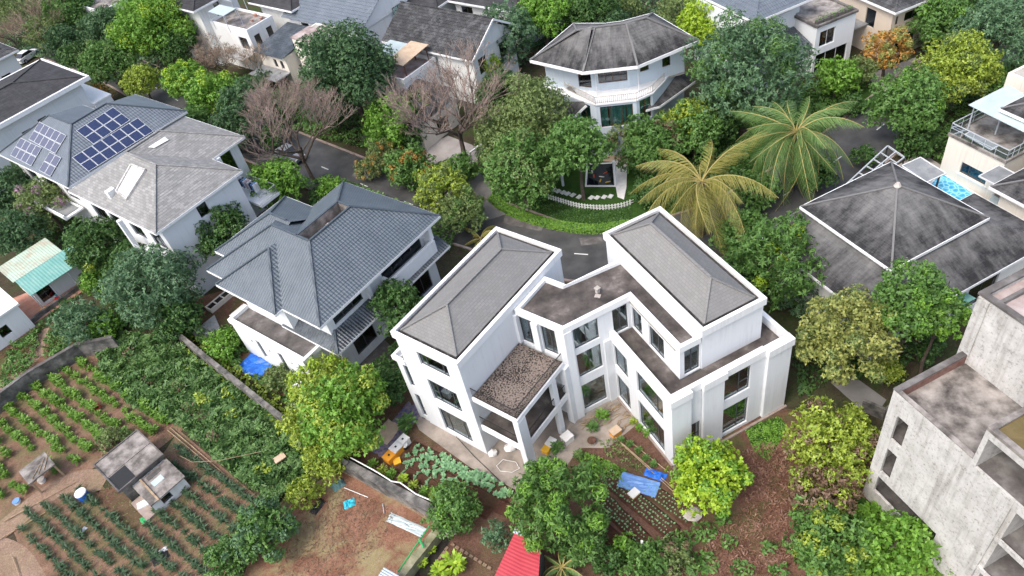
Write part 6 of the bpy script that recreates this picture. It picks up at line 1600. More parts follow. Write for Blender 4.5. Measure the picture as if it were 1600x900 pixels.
# garden edging bricks
for (a, b, n) in (((708, 852), (765, 888), 9), ((698, 858), (684, 878), 4)):
    for i in range(n):
        c = P(a[0] + (b[0] - a[0]) * i / (n - 1), a[1] + (b[1] - a[1]) * i / (n - 1), 0); d = P(*b, 0) - P(*a, 0)
        m = MB(); m.box(Fr(c, math.degrees(atan2(d.y, d.x)) + (i * 37 % 11 - 5)), -.14, .14, -.09, .09, 0, .12); thing1(m, 'edging_brick', 'path_soil', 'pale brick edging the bed beside the red roof', 'brick', 'edging bricks by the red roof')
# red and grey sheet roofs at the bottom edge
def lean_roof(corners, zs, mat, label, name):
    q = [P(x, y, z) for (x, y), z in zip(corners, zs)]; c = sum(q, Vector()) / 4; g = empty(name, (c.x, c.y, 0), label, 'shed')
    n_ = (q[1] - q[0]).cross(q[2] - q[0]).normalized(); n_ = n_ if n_.z > 0 else -n_
    q[3].z = q[0].z - (n_.x * (q[3].x - q[0].x) + n_.y * (q[3].y - q[0].y)) / n_.z
    L = (q[1] - q[0]).length; S = (q[3] - q[0]).length
    m = MB(); uv = [(0, 0), (L, 0), (L, S), (0, S)]; m.poly(q, uv); m.poly([w - Vector((0, 0, .04)) for w in q[::-1]], uv[::-1])
    for i in range(4): m.poly([q[i] - Vector((0, 0, .04)), q[(i + 1) % 4] - Vector((0, 0, .04)), q[(i + 1) % 4], q[i]])
    m.build('roof_sheet', mat, g)
    ctr = c; w = MB(); k = [(ctr + (v - ctr) * .93) for v in q]
    for i in range(4):
        a, b = k[i], k[(i + 1) % 4]; w.poly([(a.x, a.y, 0), (b.x, b.y, 0), (b.x, b.y, b.z - .12), (a.x, a.y, a.z - .12)])
    w.build('wall', 'wall_old', g); return g
r = lean_roof([(805, 830), (752, 945), (835, 990), (846, 847)], (2.7, 2.7, 2.4, 2.4), 'red_sheet', 'red corrugated metal roof at the bottom edge', 'red_shed')
m = MB(); a, b = P(803, 829, 2.76), P(847, 846, 2.46); m.beam(a, b, .3, .08); m.build('ridge_flashing', 'grey_sheet', r)
lean_roof([(600, 886), (570, 930), (620, 960), (624, 900)], (2.0, 2.0, 1.9, 1.9), 'grey_sheet', 'corner of a grey corrugated roof at the bottom edge', 'grey_shed')
# teal roofed shed with its yard
def teal_shed():
    G = [P(0, 428, 3.2), P(23, 442, 3.1), P(47, 461, 2.6), P(121, 413, 2.6), P(98, 402, 3.1), P(78, 398, 3.3), P(30, 406, 3.3)]
    F = Fr(G[2], 42); h = empty('teal_shed', (G[2].x - 1, G[2].y + 2, 0), 'shed with teal and pale green sheet roof by the clay yard', 'shed')
    L = 6.2
    m = MB(); q = [F.pt(0, 0, 2.5), F.pt(L, 0, 2.5), F.pt(L, 2.9, 3.1), F.pt(0, 2.9, 3.1)]; m.poly(q, [(0, 0), (L, 0), (L, 2.9), (0, 2.9)]); m.poly([Vector(w) - Vector((0, 0, .04)) for w in q[::-1]]); m.build('roof_sheet', 'teal_sheet', h)
    m = MB(); q = [F.pt(-.2, 2.9, 3.12), F.pt(L - 1, 2.9, 3.12), F.pt(L - 1, 6.6, 3.4), F.pt(-.2, 6.6, 3.4)]; m.poly(q, [(0, 0), (L, 0), (L, 2.9), (0, 2.9)]); m.poly([Vector(w) - Vector((0, 0, .04)) for w in q[::-1]]); m.build('roof_sheet', 'pale_green_sheet', h)
    shell(h, F, .3, L - 1, 1.2, 6.3, 0, 2.6, 'white_old', [('-v', .6, 2.0, .3, 2.0, (.5,)), ('-u', 2, 3, .8, 1.8, ())], floors=(.05,))
    m = MB()
    for u in (.1, 2, 4, 6): m.tube(F.pt(u, .15, 0), F.pt(u, .15, 2.5), .05); m.cut()
    m.build_each('post', 'rail_grey', h)
    rr = random.Random(5)
    for i, (px, py, s, mt, lb) in enumerate([(70, 462, (.9, .3, .4), 'cloth_white', 'white plank bundle leaning in the teal shed yard'), (75, 457, (.9, .3, .4), 'plastic_red', 'red striped plank bundle in the teal shed yard'), (88, 455, (.5, .4, .5), 'tarp_blue', 'blue bucket heap in the teal shed yard'), (90, 463, (.35, .3, .3), 'tarp_cyan', 'small cyan tub in the teal shed yard'), (97, 448, (1.0, .35, .4), 'cloth_pink', 'faded pink mat at the far end of the teal shed yard'), (86, 442, (.8, .6, .5), 'cloth_white', 'white cloth over a box under the teal roof'), (62, 466, (.9, .2, .3), 'cloth_pink', 'faded board leaning at the teal shed door'), (92, 468, (.5, .3, .3), 'plastic_red', 'small red crate at the yard kerb')]):
        m = MB(); f = Fr(P(px, py, 0), rr.uniform(-60, 60)); m.box(f, -s[0] / 2, s[0] / 2, -s[1] / 2, s[1] / 2, 0, s[2]); m.box(f, -s[0] / 2 - .02, s[0] / 2 + .02, -s[1] / 4, s[1] / 4, s[2], s[2] + .05); thing1(m, 'yard_clutter', mt, lb, 'clutter')
    tub(70, 486, .3, .25, ('plastic_orange', 'plastic_orange'), 'orange basin on the clay yard', 'basin', 'basin')
    # white flat-roofed house, left edge
    F = Fr(P(29, 474, 3.2), 42); g = empty('white_flat_house', tuple(F.pt(-3, 2, 0)), 'white flat-roofed house cut off by the left edge', 'house')
    shell(g, F, -9, -.2, .2, 6, 0, 3.0, 'white_plaster', [('-v', -3, -2, .9, 2, ())], floors=(.05,)); m = MB(); m.box(F, -9.2, 0, 0, 6.2, 3.0, 3.2); m.build('flat_roof', 'trim_white', g)
teal_shed()
# yard behind the domed tree: bench planter and paving
m = MB(); q = [P(300, 520, .1), P(335, 492, .1), P(345, 515, .1), P(318, 540, .1)]; m.prism(W, [tuple(v[:2]) for v in q], 0, .12); thing1(m, 'concrete_slab', 'concrete_old', 'pale concrete slab by the boundary wall', 'slab')
g = empty('planter_bench', tuple(P(345, 482, 0)), 'white framed four-compartment planter beside the slate house', 'planter'); F = Fr(P(332, 490, 0), 45)
for i in range(4):
    m = MB(); u = i * .85; m.box(F, u, u + .12, 0, .9, 0, .5); m.box(F, u + .12, u + .85, 0, .1, 0, .5); m.box(F, u + .12, u + .85, .8, .9, 0, .5); m.build('frame', 'cream_plaster', g)
    m = MB(); m.box(F, u + .12, u + .85, .1, .8, 0, .4); m.build('soil', 'dark_soil', g)
# pond, stepping stones, picket fence and hedge of the bent-roof house
S_('pond_edge', [(914, 292), (916, 256), (962, 254), (963, 292)], .05, 'stone_white', False, .06)
S_('pond', [(917, 290), (919, 258), (959, 256), (960, 290)], .058, 'pond_water')
S_('pond_deck', [(962, 292), (963, 250), (980, 250), (979, 292), (975, 312), (965, 308)], .07, 'stone_white', False, .08)
S_('terrace_deck', [(940, 252), (945, 243), (985, 243), (985, 250), (962, 254)], .06, 'cardboard', False, .05)
rr = random.Random(9)
for i, (px, py, mt) in enumerate([(928, 275, 'koi_red'), (938, 282, 'koi_yellow'), (946, 270, 'koi_red'), (940, 276, 'koi_white'), (950, 284, 'koi_yellow'), (925, 268, 'koi_white')]):
    m = MB(); c = P(px, py, .07); m.blob(c, .32, .09, .05, i, 5, 8, .05, 0, rr.uniform(0, 3)); thing1(m, 'koi_fish', mt, ['red koi at the left of the dark pond', 'yellow koi at the lower middle of the dark pond', 'red koi at the upper right of the dark pond', 'white koi in the middle of the dark pond', 'yellow koi at the lower right of the dark pond', 'white koi at the upper left of the dark pond'][i], 'fish')
for i, (px, py) in enumerate([(866, 297), (872, 299), (880, 301), (887, 303), (895, 305), (905, 308), (924, 309), (933, 309), (944, 308), (954, 307), (994, 297)]):
    m = MB(); m.box(Fr(P(px, py, 0), 20 + i * 3), -.28, .28, -.22, .22, 0, .06); thing1(m, 'stepping_stone', 'stone_white', 'white square stepping stone in the curved garden path', 'stepping stone', 'stepping stones by the pond')
def picket():
    L = smooth([gp(857, 311), gp(880, 318), gp(905, 325), (gp(940, 328)), gp(970, 325), gp(990, 318)], 6); g = empty('picket_fence', (*L[len(L) // 2], 0), 'white picket fence curving below the stepping stones', 'fence')
    tot = sum(hypot(b[0] - a[0], b[1] - a[1]) for a, b in zip(L, L[1:])); n = int(tot / .3); base = None
    for i in range(n):
        p, d = along(L, i * .3 + .05)
        if p is None: continue
        if base is None:
            m = MB(); m.prism(Fr(p, 0), [(-.07, -.02), (.07, -.02), (.07, .02), (-.07, .02)], 0, .62); base = (m.build('picket', 'plastic_white', g), p)
        else: link_copy(base[0], g, (p.x - base[1].x, p.y - base[1].y, 0))
    m = MB()
    for z in (.2, .48): m.path([(x, y, z) for x, y in L], .03, 4)
    m.build('rail', 'plastic_white', g)
picket()
def hedge(pts, w, h, mat, label, seed, px=True):
    L = smooth([gp(*p) for p in pts], 6); rng = np.random.default_rng(seed); Pp = []; Nn = []
    g = empty('hedge', (*L[len(L) // 2], 0), label, 'hedge'); m = MB()
    for a, b in zip(L, L[1:]):
        a, b = Vector(a), Vector(b); d = b - a; n = int(d.length * w * 190 + d.length * h * 260); f = Vector((-d.y, d.x)).normalized()
        m.beam((a.x, a.y, h * .45), (b.x, b.y, h * .45), w * .7, h * .8)
        t = rng.random(n); s = rng.uniform(-.5, .5, n) * w; top = rng.random(n) < .5
        z = np.where(top, h * (.95 + .1 * rng.random(n)), rng.random(n) * h); s = np.where(top, s, np.sign(s) * w * .5 * (.95 + .1 * rng.random(n)))
        Pp.append(np.stack([a.x + d.x * t + f.x * s - g.location.x, a.y + d.y * t + f.y * s - g.location.y, z], 1))
        Nn.append(np.stack([np.where(top, 0, f.x * np.sign(s)), np.where(top, 0, f.y * np.sign(s)), np.where(top, 1, .3)], 1) + rng.normal(size=(n, 3)) * .35)
    p = np.vstack(Pp); me = leaf_mesh('foliage', p, np.vstack(Nn), .15 * (.6 + .8 * rng.random(len(p))), mat, .6, rng)
    o = bpy.data.objects.new('foliage', me); COL.objects.link(o); o.parent = g; m.build('stems', 'leaf_dark', g)
hedge([(768, 312), (790, 328), (820, 342), (855, 352), (900, 360), (940, 361), (985, 354)], .9, .6, 'leaf_bright', 'clipped green hedge along the curved kerb', 3)
hedge([(1330, 178), (1352, 168), (1375, 155)], .8, .6, 'leaf_deep', 'clipped hedge on the right-hand verge', 4)
hedge([(208, 96), (225, 92), (245, 84)], .9, .7, 'leaf_deep', 'clipped hedge beside the grey lane at the top left', 5)
# pool
S_('pool_deck', [tuple(P(x, y, 2.0)[:2]) for x, y in ((1436, 300), (1466, 262), (1556, 322), (1520, 352))], 2.0, 'stone_white', True, 2.0)
S_('pool', [tuple(P(x, y, 2.0)[:2]) for x, y in ((1446, 299), (1470, 270), (1542, 316), (1512, 338))], 2.012, 'pool_water', True)
# garden gate
g = empty('garden_gate', tuple(P(748, 258, 0)), 'white arched garden gate by the driveway', 'gate'); m = MB(); a, b = P(740, 265, 0), P(757, 252, 0)
for q in (a, b): m.tube(q, (q.x, q.y, 2.2), .08, .08, 6)
m.beam((a.x, a.y, 2.2), (b.x, b.y, 2.2), .2, .12); m.build('frame', 'plastic_white', g)
tub(733, 275, .35, .7, ('plastic_mint', 'plastic_mint'), 'mint green bin beside the garden gate', 'bin', 'bin')
m = MB(); f = Fr(P(868, 357, 0), 12); m.box(f, -.45, .45, -.2, .2, .005, .02)
for k in range(6): m.box(f, -.4 + k * .15, -.34 + k * .15, -.16, .16, .02, .035)
thing1(m, 'drain_grate', 'steel_dark', 'dark drain grate in the road beside the curved hedge', 'drain')
# parked cars
def car(px, py, az, body, label):
    F = Fr(P(px, py, 0), az); g = empty('parked_car', F.pt(0, 0, 0), label, 'car')
    def loft(secs, name, mat, par):
        m = MB()
        for (x0, w0, a0, b0), (x1, w1, a1, b1) in zip(secs, secs[1:]):
            A = [F.pt(x0, -w0, a0), F.pt(x0, w0, a0), F.pt(x0, w0 * .93, b0), F.pt(x0, -w0 * .93, b0)]; B = [F.pt(x1, -w1, a1), F.pt(x1, w1, a1), F.pt(x1, w1 * .93, b1), F.pt(x1, -w1 * .93, b1)]
            for i in range(4): m.poly([A[i], A[(i + 1) % 4], B[(i + 1) % 4], B[i]], None, 0, False)
        for s, r in ((secs[0], 1), (secs[-1], 0)):
            x, w, a_, b_ = s; q = [F.pt(x, -w, a_), F.pt(x, w, a_), F.pt(x, w * .93, b_), F.pt(x, -w * .93, b_)]; m.poly(q)
        return m.build(name, mat, par)
    bd = loft([(-2.2, .75, .35, .7), (-2.1, .85, .28, .92), (-1.0, .9, .25, 1.0), (.9, .9, .25, .98), (1.9, .86, .28, .85), (2.2, .72, .38, .66)], 'body', body, g)
    loft([(-1.7, .68, .97, 1.02), (-1.0, .74, .97, 1.42), (.3, .74, .97, 1.46), (1.15, .7, .96, 1.0)], 'cabin_glass', 'car_dark', g)
    m = MB(); m.box(F, -1.0, .3, -.66, .66, 1.44, 1.49); m.build('roof', body, g)
    for x in (-1.35, 1.35):
        for y in (-.88, .88):
            m = MB(); m.tube(F.pt(x, y - .1, .32), F.pt(x, y + .1, .32), .32, .32, 14); w = m.build('wheel', 'tyre', g)
            m = MB(); m.tube(F.pt(x, y - .115, .32), F.pt(x, y + .115, .32), .19, .19, 10); m.build('rim', 'rail_grey', w)
    for y in (-.58, .58):
        m = MB(); m.box(F, 2.1, 2.2, y - .16, y + .16, .6, .72); m.build('headlight', 'lamp_white', g)
        m = MB(); m.box(F, -2.23, -2.12, y - .16, y + .16, .66, .8); m.build('tail_light', 'lamp_red', g)
    return g
car(46, 92, 60, 'car_white', 'white car parked behind the black roofed house')
car(455, 247, -48, 'car_silver', 'dark silver car half hidden under the spreading bare tree')
# ---------------------------------------------------------------- trees
T = tree
# top left, beyond the road
bare_tree(70, 2, 90, 'wide bare tree with brown twigs at the top left corner', (95, 84), 'twig_brown', 3, 5, .62, .33, ('leaf_olive', 900), .22)
bare_tree(20, 20, 60, 'smaller bare brown tree at the very left edge of the road', (30, 80), 'twig_brown', 5, 5, .62, .26, ('leaf_dry', 250), .16)
T(72, 52, 30, 'olive', 'thin olive crown mixed into the wide bare tree', gap=.25)
T(98, 62, 26, 'dark', 'small dark green tree below the wide bare tree')
T(165, 42, 38, 'dark', 'dark green tree left of the yellow-flecked tree', squash=.8)
T(238, 40, 56, 'bright', 'big bright green tree with yellow flecks at the top left', second=('leaf_lime', .3), squash=.95)
T(275, 72, 34, 'deep', 'deep green lower limb mass right of the yellow-flecked tree')
T(318, 42, 30, 'olive', 'olive tree beside the bare brown tree near the terrace house')
T(120, 92, 28, 'deep', 'low deep green bush tree behind the black roof', k=.9)
T(168, 98, 38, 'mid', 'rounded green tree with a red blossom patch behind black roof', second=('leaf_olive', .3))
T(222, 128, 28, 'yellow', 'small yellow-green tree beside the grey lane')
T(150, 150, 22, 'orange', 'small rusty orange shrub by the black roof house', 'shrub', k=.8, cat='shrub')
T(290, 128, 32, 'bright', 'bright green tree with yellow flowers right of the lane', second=('leaf_lime', .25))
T(335, 150, 40, 'bright', 'bright green tree with yellow flowers above the grey roof', second=('leaf_lime', .3))
T(385, 165, 42, 'dark', 'dark bluish tree between bright tree and bare pink tree')
T(415, 125, 18, 'dark', 'small dark tree in front of the white terrace house', k=1.0)
bare_tree(350, 52, 60, 'bushy bare brown tree left of the white terrace house', (358, 128), 'twig_brown', 9, 6, .66, .26, ('leaf_dry', 500), .16)
bare_tree(405, 60, 60, 'thin dark bare tree against the white terrace house wall', (415, 132), 'twig_brown', 14, 5, .55, .30, None, .13)
bare_tree(470, 130, 100, 'spreading bare pinkish tree over the road', (492, 285), 'twig_pink', 21, 6, .60, .30, ('leaf_dry', 250), .27)
bare_tree(700, 95, 120, 'leaning bare pink tree in front of the dark tile house', (728, 252), 'twig_pink', 33, 6, .56, .31, ('leaf_dry', 300), .3)
T(542, 118, 74, 'dark', 'very large dense dark green tree below the blue gable', squash=1.0)
T(520, 165, 38, 'dark', 'dark green shoulder tree under the very large dark tree', k=1.1)
T(610, 190, 42, 'bright', 'vivid green tree right of the very large dark tree', k=1.15)
T(655, 170, 30, 'olive', 'thin olive pink tree between vivid tree and bare pink tree', gap=.4, second=('leaf_dry', .5))
T(600, 240, 26, 'olive', 'grey-green garden shrub with orange flowers behind the slate roof', 'shrub', k=.9, second=('leaf_orange', .2), cat='shrub')
T(640, 262, 36, 'mid', 'garden shrub dotted with orange flowers behind the slate roof', 'shrub', k=.8, second=('leaf_orange', .35), cat='shrub')
T(575, 265, 22, 'olive', 'twiggy shrub with orange blooms beside the road bend', 'shrub', k=.9, second=('leaf_orange', .5), cat='shrub')
T(690, 295, 40, 'yellow', 'pale yellow-green tree right of the slate roof', second=('leaf_olive', .6))
T(722, 330, 38, 'olive', 'soft green tree between the slate roof and the road', k=1.0, second=('leaf_mid', .4))
T(720, 268, 28, 'mid', 'low green shrub at the garden gate', 'shrub', k=.7, cat='shrub')
T(690, 272, 20, 'deep', 'dark low shrub left of the garden gate', 'shrub', k=.7, cat='shrub')
T(760, 108, 24, 'lime', 'narrow yellow-green tree right of the dark tile house', squash=1.5, k=1.6)
T(795, 60, 46, 'mangoblue', 'tall blue-green tree beside the dark tile house', squash=1.2)
T(850, 22, 44, 'bright', 'bright green crown behind the bent roof', k=1.3)
T(808, 20, 34, 'dark', 'dark tree at the top edge left of the bent roof')
T(925, 22, 40, 'deep', 'deep green tree behind the bent roof', k=1.2)
T(960, 45, 30, 'dark', 'dark tree tucked behind the ridge of the bent roof', k=1.0)
T(975, 10, 30, 'olive', 'sparse olive tree at the top edge behind the bent roof')
T(790, 150, 44, 'deep', 'deep green tree left of the bent roof house', k=1.3)
T(785, 215, 46, 'olive', 'large grey-olive tree on the road corner', squash=1.15, k=1.35)
T(830, 190, 60, 'olive', 'tall grey-olive tree beside the bent roof house', squash=1.2, k=1.4)
T(815, 265, 56, 'mid', 'broad shaggy green tree above the curved hedge', squash=1.05, second=('leaf_olive', .5))
T(768, 148, 24, 'mid', 'green tree behind the leaning bare pink tree')
T(902, 230, 46, 'mid', 'slim staked garden tree in front of the bent roof house', squash=1.05, k=2.1, seed=77)
T(975, 210, 30, 'olive', 'flowering olive shrub below the curved balcony', 'shrub', k=1.1, second=('leaf_dry', .3), cat='shrub')
T(1015, 225, 46, 'mid', 'bushy garden tree with pinkish tips below the curved balcony', k=1.05, second=('leaf_dry', .25))
T(1078, 190, 40, 'yellow', 'yellow-olive tree right of the bent roof house', second=('leaf_mid', .5))
T(1085, 215, 40, 'mid', 'mid green tree behind the yellow palm', k=1.1)
T(1110, 38, 48, 'lime', 'glowing yellow-green tree above the big blue-green tree')
T(1060, 20, 34, 'olive', 'thin olive tree behind the glowing yellow-green tree', gap=.2)
T(1165, 108, 88, 'mangoblue', 'huge blue-green mango tree right of the bent roof', squash=1.0, second=('leaf_mid', .3))
T(1130, 175, 44, 'deep', 'deep green lower bough under the huge mango tree', k=1.0)
T(1308, 122, 32, 'bright', 'small glossy green tree in front of the planted terrace house', k=1.1)
T(1345, 110, 24, 'olive', 'small multi-stemmed olive tree on the verge', k=1.3)
T(1388, 78, 36, 'orange', 'orange-leaved tree in front of the beige house', second=('leaf_goldolive', .5), gap=.1)
T(1330, 165, 20, 'deep', 'clipped round shrub on the verge lawn', 'shrub', k=.8, cat='shrub')
T(1420, 165, 54, 'mid', 'full round green tree over the right-hand road', second=('leaf_bright', .25))
T(1495, 110, 56, 'yellow', 'feathery yellow-olive tree beside the full round tree', second=('leaf_olive', .4))
T(1475, 35, 44, 'mid', 'green tree right of the beige house', second=('leaf_bright', .2))
T(1560, 55, 64, 'blue', 'massive blue-green tree in the top right corner')
T(1520, 20, 40, 'deep', 'deep green tree at the top edge near the right corner')
T(1360, 15, 24, 'olive', 'thin creeper-clad tree between white and beige houses', k=1.4)
T(1435, 220, 32, 'deep', 'dark hedge-like tree below the full round tree', k=.7)
T(1400, 60, 14, 'deep', 'dwarf dark shrub by the beige house steps', 'shrub', k=.8, cat='shrub')
# around the pyramid roof and the right of the villa
T(1160, 365, 40, 'mid', 'leafy green tree just behind the right wing', k=1.2)
T(1215, 405, 74, 'mango', 'big mango tree with yellow tips right of the villa', second=('leaf_lime', .12))
T(1160, 430, 38, 'deep', 'deep green tree tucked between mango and villa wall', k=1.0)
T(1255, 460, 36, 'mangoblue', 'blue-green bough in front of the mango tree', k=1.0)
T(1325, 525, 74, 'gold', 'large golden olive tree in front of the pyramid roof', k=1.5, second=('leaf_olive', .4), bark='bark_pale', seed=41)
T(1425, 470, 58, 'mid', 'feathery green tree against the pyramid roof skirt', zc=7.2, second=('leaf_bright', .4), gap=.15)
T(1470, 490, 40, 'bright', 'light green branchy tree by the teal canopy', zc=6.5, gap=.2)
T(1400, 510, 34, 'dry', 'rust-coloured dead shrub among the feathery tree', 'shrub', k=1.2, gap=.3, cat='shrub')
T(1440, 540, 30, 'deep', 'shaded dark tree beside the concrete building', k=1.0)
T(1385, 580, 24, 'yellow', 'small yellowish tree behind the concrete corner', k=1.4)
# foreground right
T(1300, 695, 64, 'yellow', 'tangled yellow vine-covered tree right of the lawn patch', k=.95, second=('leaf_dry', .4), seed=5)
T(1325, 670, 36, 'yellow', 'yellow shrubby tree against the concrete wall foot', k=1.0)
T(1285, 770, 50, 'dry', 'brown withered vine thicket below the yellow tree', 'thicket', k=.7, second=('leaf_yellow', .5), cat='thicket')
T(1290, 845, 58, 'mid', 'leafy green thicket at the bottom right', 'thicket', k=.75, second=('leaf_yellow', .3), cat='thicket')
T(1400, 850, 54, 'bright', 'bright green bush at the foot of the concrete wall', 'bush', k=.6, cat='bush', seed=8)
T(1510, 890, 26, 'bright', 'bright sapling at the bottom edge by the concrete wall', k=.9)
T(1105, 745, 56, 'lime', 'compact lime green tree at the villa corner', k=1.15, second=('leaf_bright', .6))
T(874, 790, 74, 'mango', 'large foreground mango tree below the balconies', k=1.2, squash=1.05, second=('leaf_bright', .5), seed=19, dens=1.25)
T(905, 845, 40, 'mango', 'lower mango bough beside the red roof', k=.9)
T(1010, 880, 36, 'mid', 'round green bush at the bottom edge', 'bush', k=.8, cat='bush')
T(975, 855, 20, 'bright', 'small bright bush near the white pole', 'bush', k=.8, cat='bush')
T(710, 795, 40, 'mid', 'round green citrus tree by the garden wall', k=.95, second=('leaf_bright', .4))
T(775, 838, 24, 'blue', 'grey-green young tree beside the red roof', k=1.3, gap=.2)
# foreground left and middle
T(505, 600, 46, 'yellow', 'yellow-green tree crown by the slate house annex', k=1.3, second=('leaf_lime', .3))
T(540, 645, 68, 'bright', 'large mixed green tree left of the villa', k=1.2, second=('leaf_yellow', .6), seed=23)
T(485, 665, 42, 'yellow', 'yellow-olive tree leaning over the garden wall', k=1.0, second=('leaf_olive', .5))
T(510, 715, 36, 'yellow', 'low yellow-olive bush at the wall end', 'bush', k=.8, cat='bush')
T(605, 600, 34, 'deep', 'deep green tree between slate house and villa', k=1.1)
T(620, 480, 42, 'deep', 'rounded dense dark tree between the two roofs', k=1.7, squash=1.1)
T(435, 590, 24, 'olive', 'weedy olive bush by the blue tarpaulin', 'bush', k=.6, cat='bush')
T(350, 540, 28, 'bright', 'bright green bush behind the boundary wall', 'bush', k=.7, cat='bush')
T(345, 360, 44, 'deep', 'glossy green tree between grey house and slate house', k=1.6, second=('leaf_mid', .4))
T(432, 290, 42, 'bright', 'bright lime-green tree behind the slate roof', k=1.3)
T(520, 300, 24, 'bright', 'low bright shrub by the bare tree foot', 'shrub', k=.7, cat='shrub')
T(500, 310, 20, 'deep', 'dark low shrub at the slate house back corner', 'shrub', k=.7, cat='shrub')
T(153, 388, 46, 'deep', 'dense round green tree left of the grey house', k=1.25, squash=1.1, second=('leaf_yellow', .08))
T(238, 442, 70, 'blue', 'big domed grey-green tree at the grey house corner', k=1.1, squash=.85, seed=31)
T(205, 415, 40, 'deep', 'darker dome leaning on the big grey-green tree', k=1.2)
T(280, 500, 40, 'deep', 'low dark tree by the boundary wall', k=.9)
T(150, 440, 24, 'bright', 'bright green undertree below the dense round tree', 'shrub', k=.8, cat='shrub')
T(70, 320, 44, 'olive', 'drooping bougainvillea with purple sprays over the teal shed', 'bougainvillea', k=1.2, second=('leaf_pink', .2), cat='shrub')
T(30, 365, 40, 'dark', 'dark green tree left of the bougainvillea', k=1.2)
T(15, 300, 42, 'dark', 'dark tree below the solar roof at the left edge', k=1.2)
T(10, 205, 26, 'deep', 'deep green tree at the left edge above the solar roof', k=1.6)
T(95, 300, 34, 'mid', 'green tree hugging the solar house wall', k=.9)
T(55, 265, 34, 'dark', 'dark shrub tree under the solar house eave', k=.9)
T(128, 505, 40, 'blue', 'grey-green rounded bush beside the black wall', 'bush', k=.8, cat='bush')
T(165, 510, 24, 'bright', 'light green bush between grey bush and domed tree', 'bush', k=.8, cat='bush')
T(412, 828, 46, 'mid', 'dense green tree at the corner of the dirt yard', k=.9, second=('leaf_blue', .7))
T(355, 872, 34, 'mid', 'green bush at the bottom edge of the seedling field', 'bush', k=.8, second=('leaf_blue', .6), cat='bush')
T(475, 770, 26, 'yellow', 'yellow-green fern-like bush on the yard edge', 'bush', k=.6, cat='bush')
T(178, 690, 24, 'olive', 'dry olive bush behind the farm shed', 'bush', k=.7, second=('leaf_dry', .4), cat='bush')

T(300, 200, 34, 'mid', 'green tree on the verge behind the grey shingle house', k=1.1)
T(360, 205, 36, 'dark', 'dark tree behind the clothes rack balcony', k=1.1)
T(20, 8, 40, 'olive', 'hazy olive tree in the top left corner', gap=.2)
T(110, 15, 36, 'mid', 'green tree at the top edge left of the far white house')
T(425, 215, 22, 'deep', 'dark shrub tree left of the spreading bare tree', k=.9)
T(640, 215, 26, 'deep', 'dark shrub tree beside the vivid green tree', k=.9)
T(1270, 270, 36, 'deep', 'dark tree under the green palm', k=.8)
T(1180, 300, 34, 'mid', 'green tree between the two palms', k=.8)
T(1010, 300, 24, 'deep', 'dark shrub right of the picket fence', 'shrub', k=.8, cat='shrub')
T(1350, 245, 20, 'deep', 'low dark bush beside the steel pergola', 'bush', k=.7, cat='bush')
T(1240, 70, 26, 'deep', 'dark tree wedged between mango and white house', k=1.2)
T(1545, 130, 30, 'mid', 'green tree behind the frosted canopy', k=1.3)
T(60, 130, 14, 'deep', 'small dark tree behind the black roof', k=1.5) if False else None

T(950, 880, 26, 'deep', 'dark bush beside the white standing pole', 'bush', k=.7, cat='bush')
T(1050, 870, 30, 'olive', 'brownish olive bush at the bottom edge', 'bush', k=.6, second=('leaf_dry', .5), cat='bush')
# ---------------------------------------------------------------- planted rows, palms, ground cover
def plant_mesh(name, n, rad, h, leaf, asp, mat, seed, up=.5, radial=True):
    rng = np.random.default_rng(seed); th = rng.uniform(0, 2 * pi, n); r = rad * rng.random(n) ** .6; z = h * (.25 + .75 * rng.random(n))
    p = np.stack([np.cos(th) * r, np.sin(th) * r, z], 1); out = np.stack([np.cos(th), np.sin(th), np.full(n, -.25 + .5 * rng.random())], 1)
    nr = np.stack([-np.cos(th) * .5, -np.sin(th) * .5, np.ones(n)], 1) + rng.normal(size=(n, 3)) * .25
    return leaf_mesh(name, p, nr, leaf * (.7 + .6 * rng.random(n)), mat, asp, rng, 0, out if radial else None)
def row_field(name, meshes, origin, step, rowstep, poly, holes, label, cat, group, limit, sc=(.8, 1.15), jit=.12, skip=.04, seed=1):
    O = Vector(gp(*origin)); pg = ppoly(poly); hl = [ppoly(q) for q in holes]; rr = random.Random(seed); pts = []
    for i in range(-30, 40):
        for j in range(-30, 60):
            p = O + rowstep * i + step * j; p = p + Vector((rr.uniform(-jit, jit), rr.uniform(-jit, jit)))
            if inside(p.x, p.y, pg) and not any(inside(p.x, p.y, q) for q in hl) and rr.random() > skip: pts.append(p)
    pts = sorted(pts, key=lambda p: p.y)[:limit]
    for i, p in enumerate(pts):
        o = bpy.data.objects.new(name, meshes[i % len(meshes)]); COL.objects.link(o); s = rr.uniform(*sc); o.location = (p.x, p.y, 0); o.scale = (s, s, s * rr.uniform(.9, 1.15)); o.rotation_euler = (0, 0, rr.uniform(0, 6.28)); tag(o, label, cat, group)
    return len(pts)
az = radians(-44); D = Vector((cos(az), sin(az))); E2 = Vector((-sin(az), cos(az)))
sp = (Vector(gp(120, 593.3)) - Vector(gp(97.8, 575.6))).length; rs = abs((Vector(gp(77.8, 595.6)) - Vector(gp(97.8, 575.6))).dot(E2))
cro = [plant_mesh('croton', 90, .55, 1.0, .42, .42, 'leaf_croton', 40 + i) for i in range(3)]
row_field('croton_plant', cro, (97.8, 575.6), D * .72, E2 * 1.3, [(-30, 690), (60, 590), (95, 560), (150, 560), (285, 655), (225, 690), (150, 715), (65, 765), (-40, 800)], [[(20, 715), (60, 700), (90, 745), (50, 775)]], 'bright green leafy plant in the rows of the upper field', 'plant', 'row plants in the upper field', 300, (.5, .85), .14, .06)
sdl = [plant_mesh('seedling', 30, .2, .42, .46, .17, 'leaf_seedling', 60 + i) for i in range(3)]
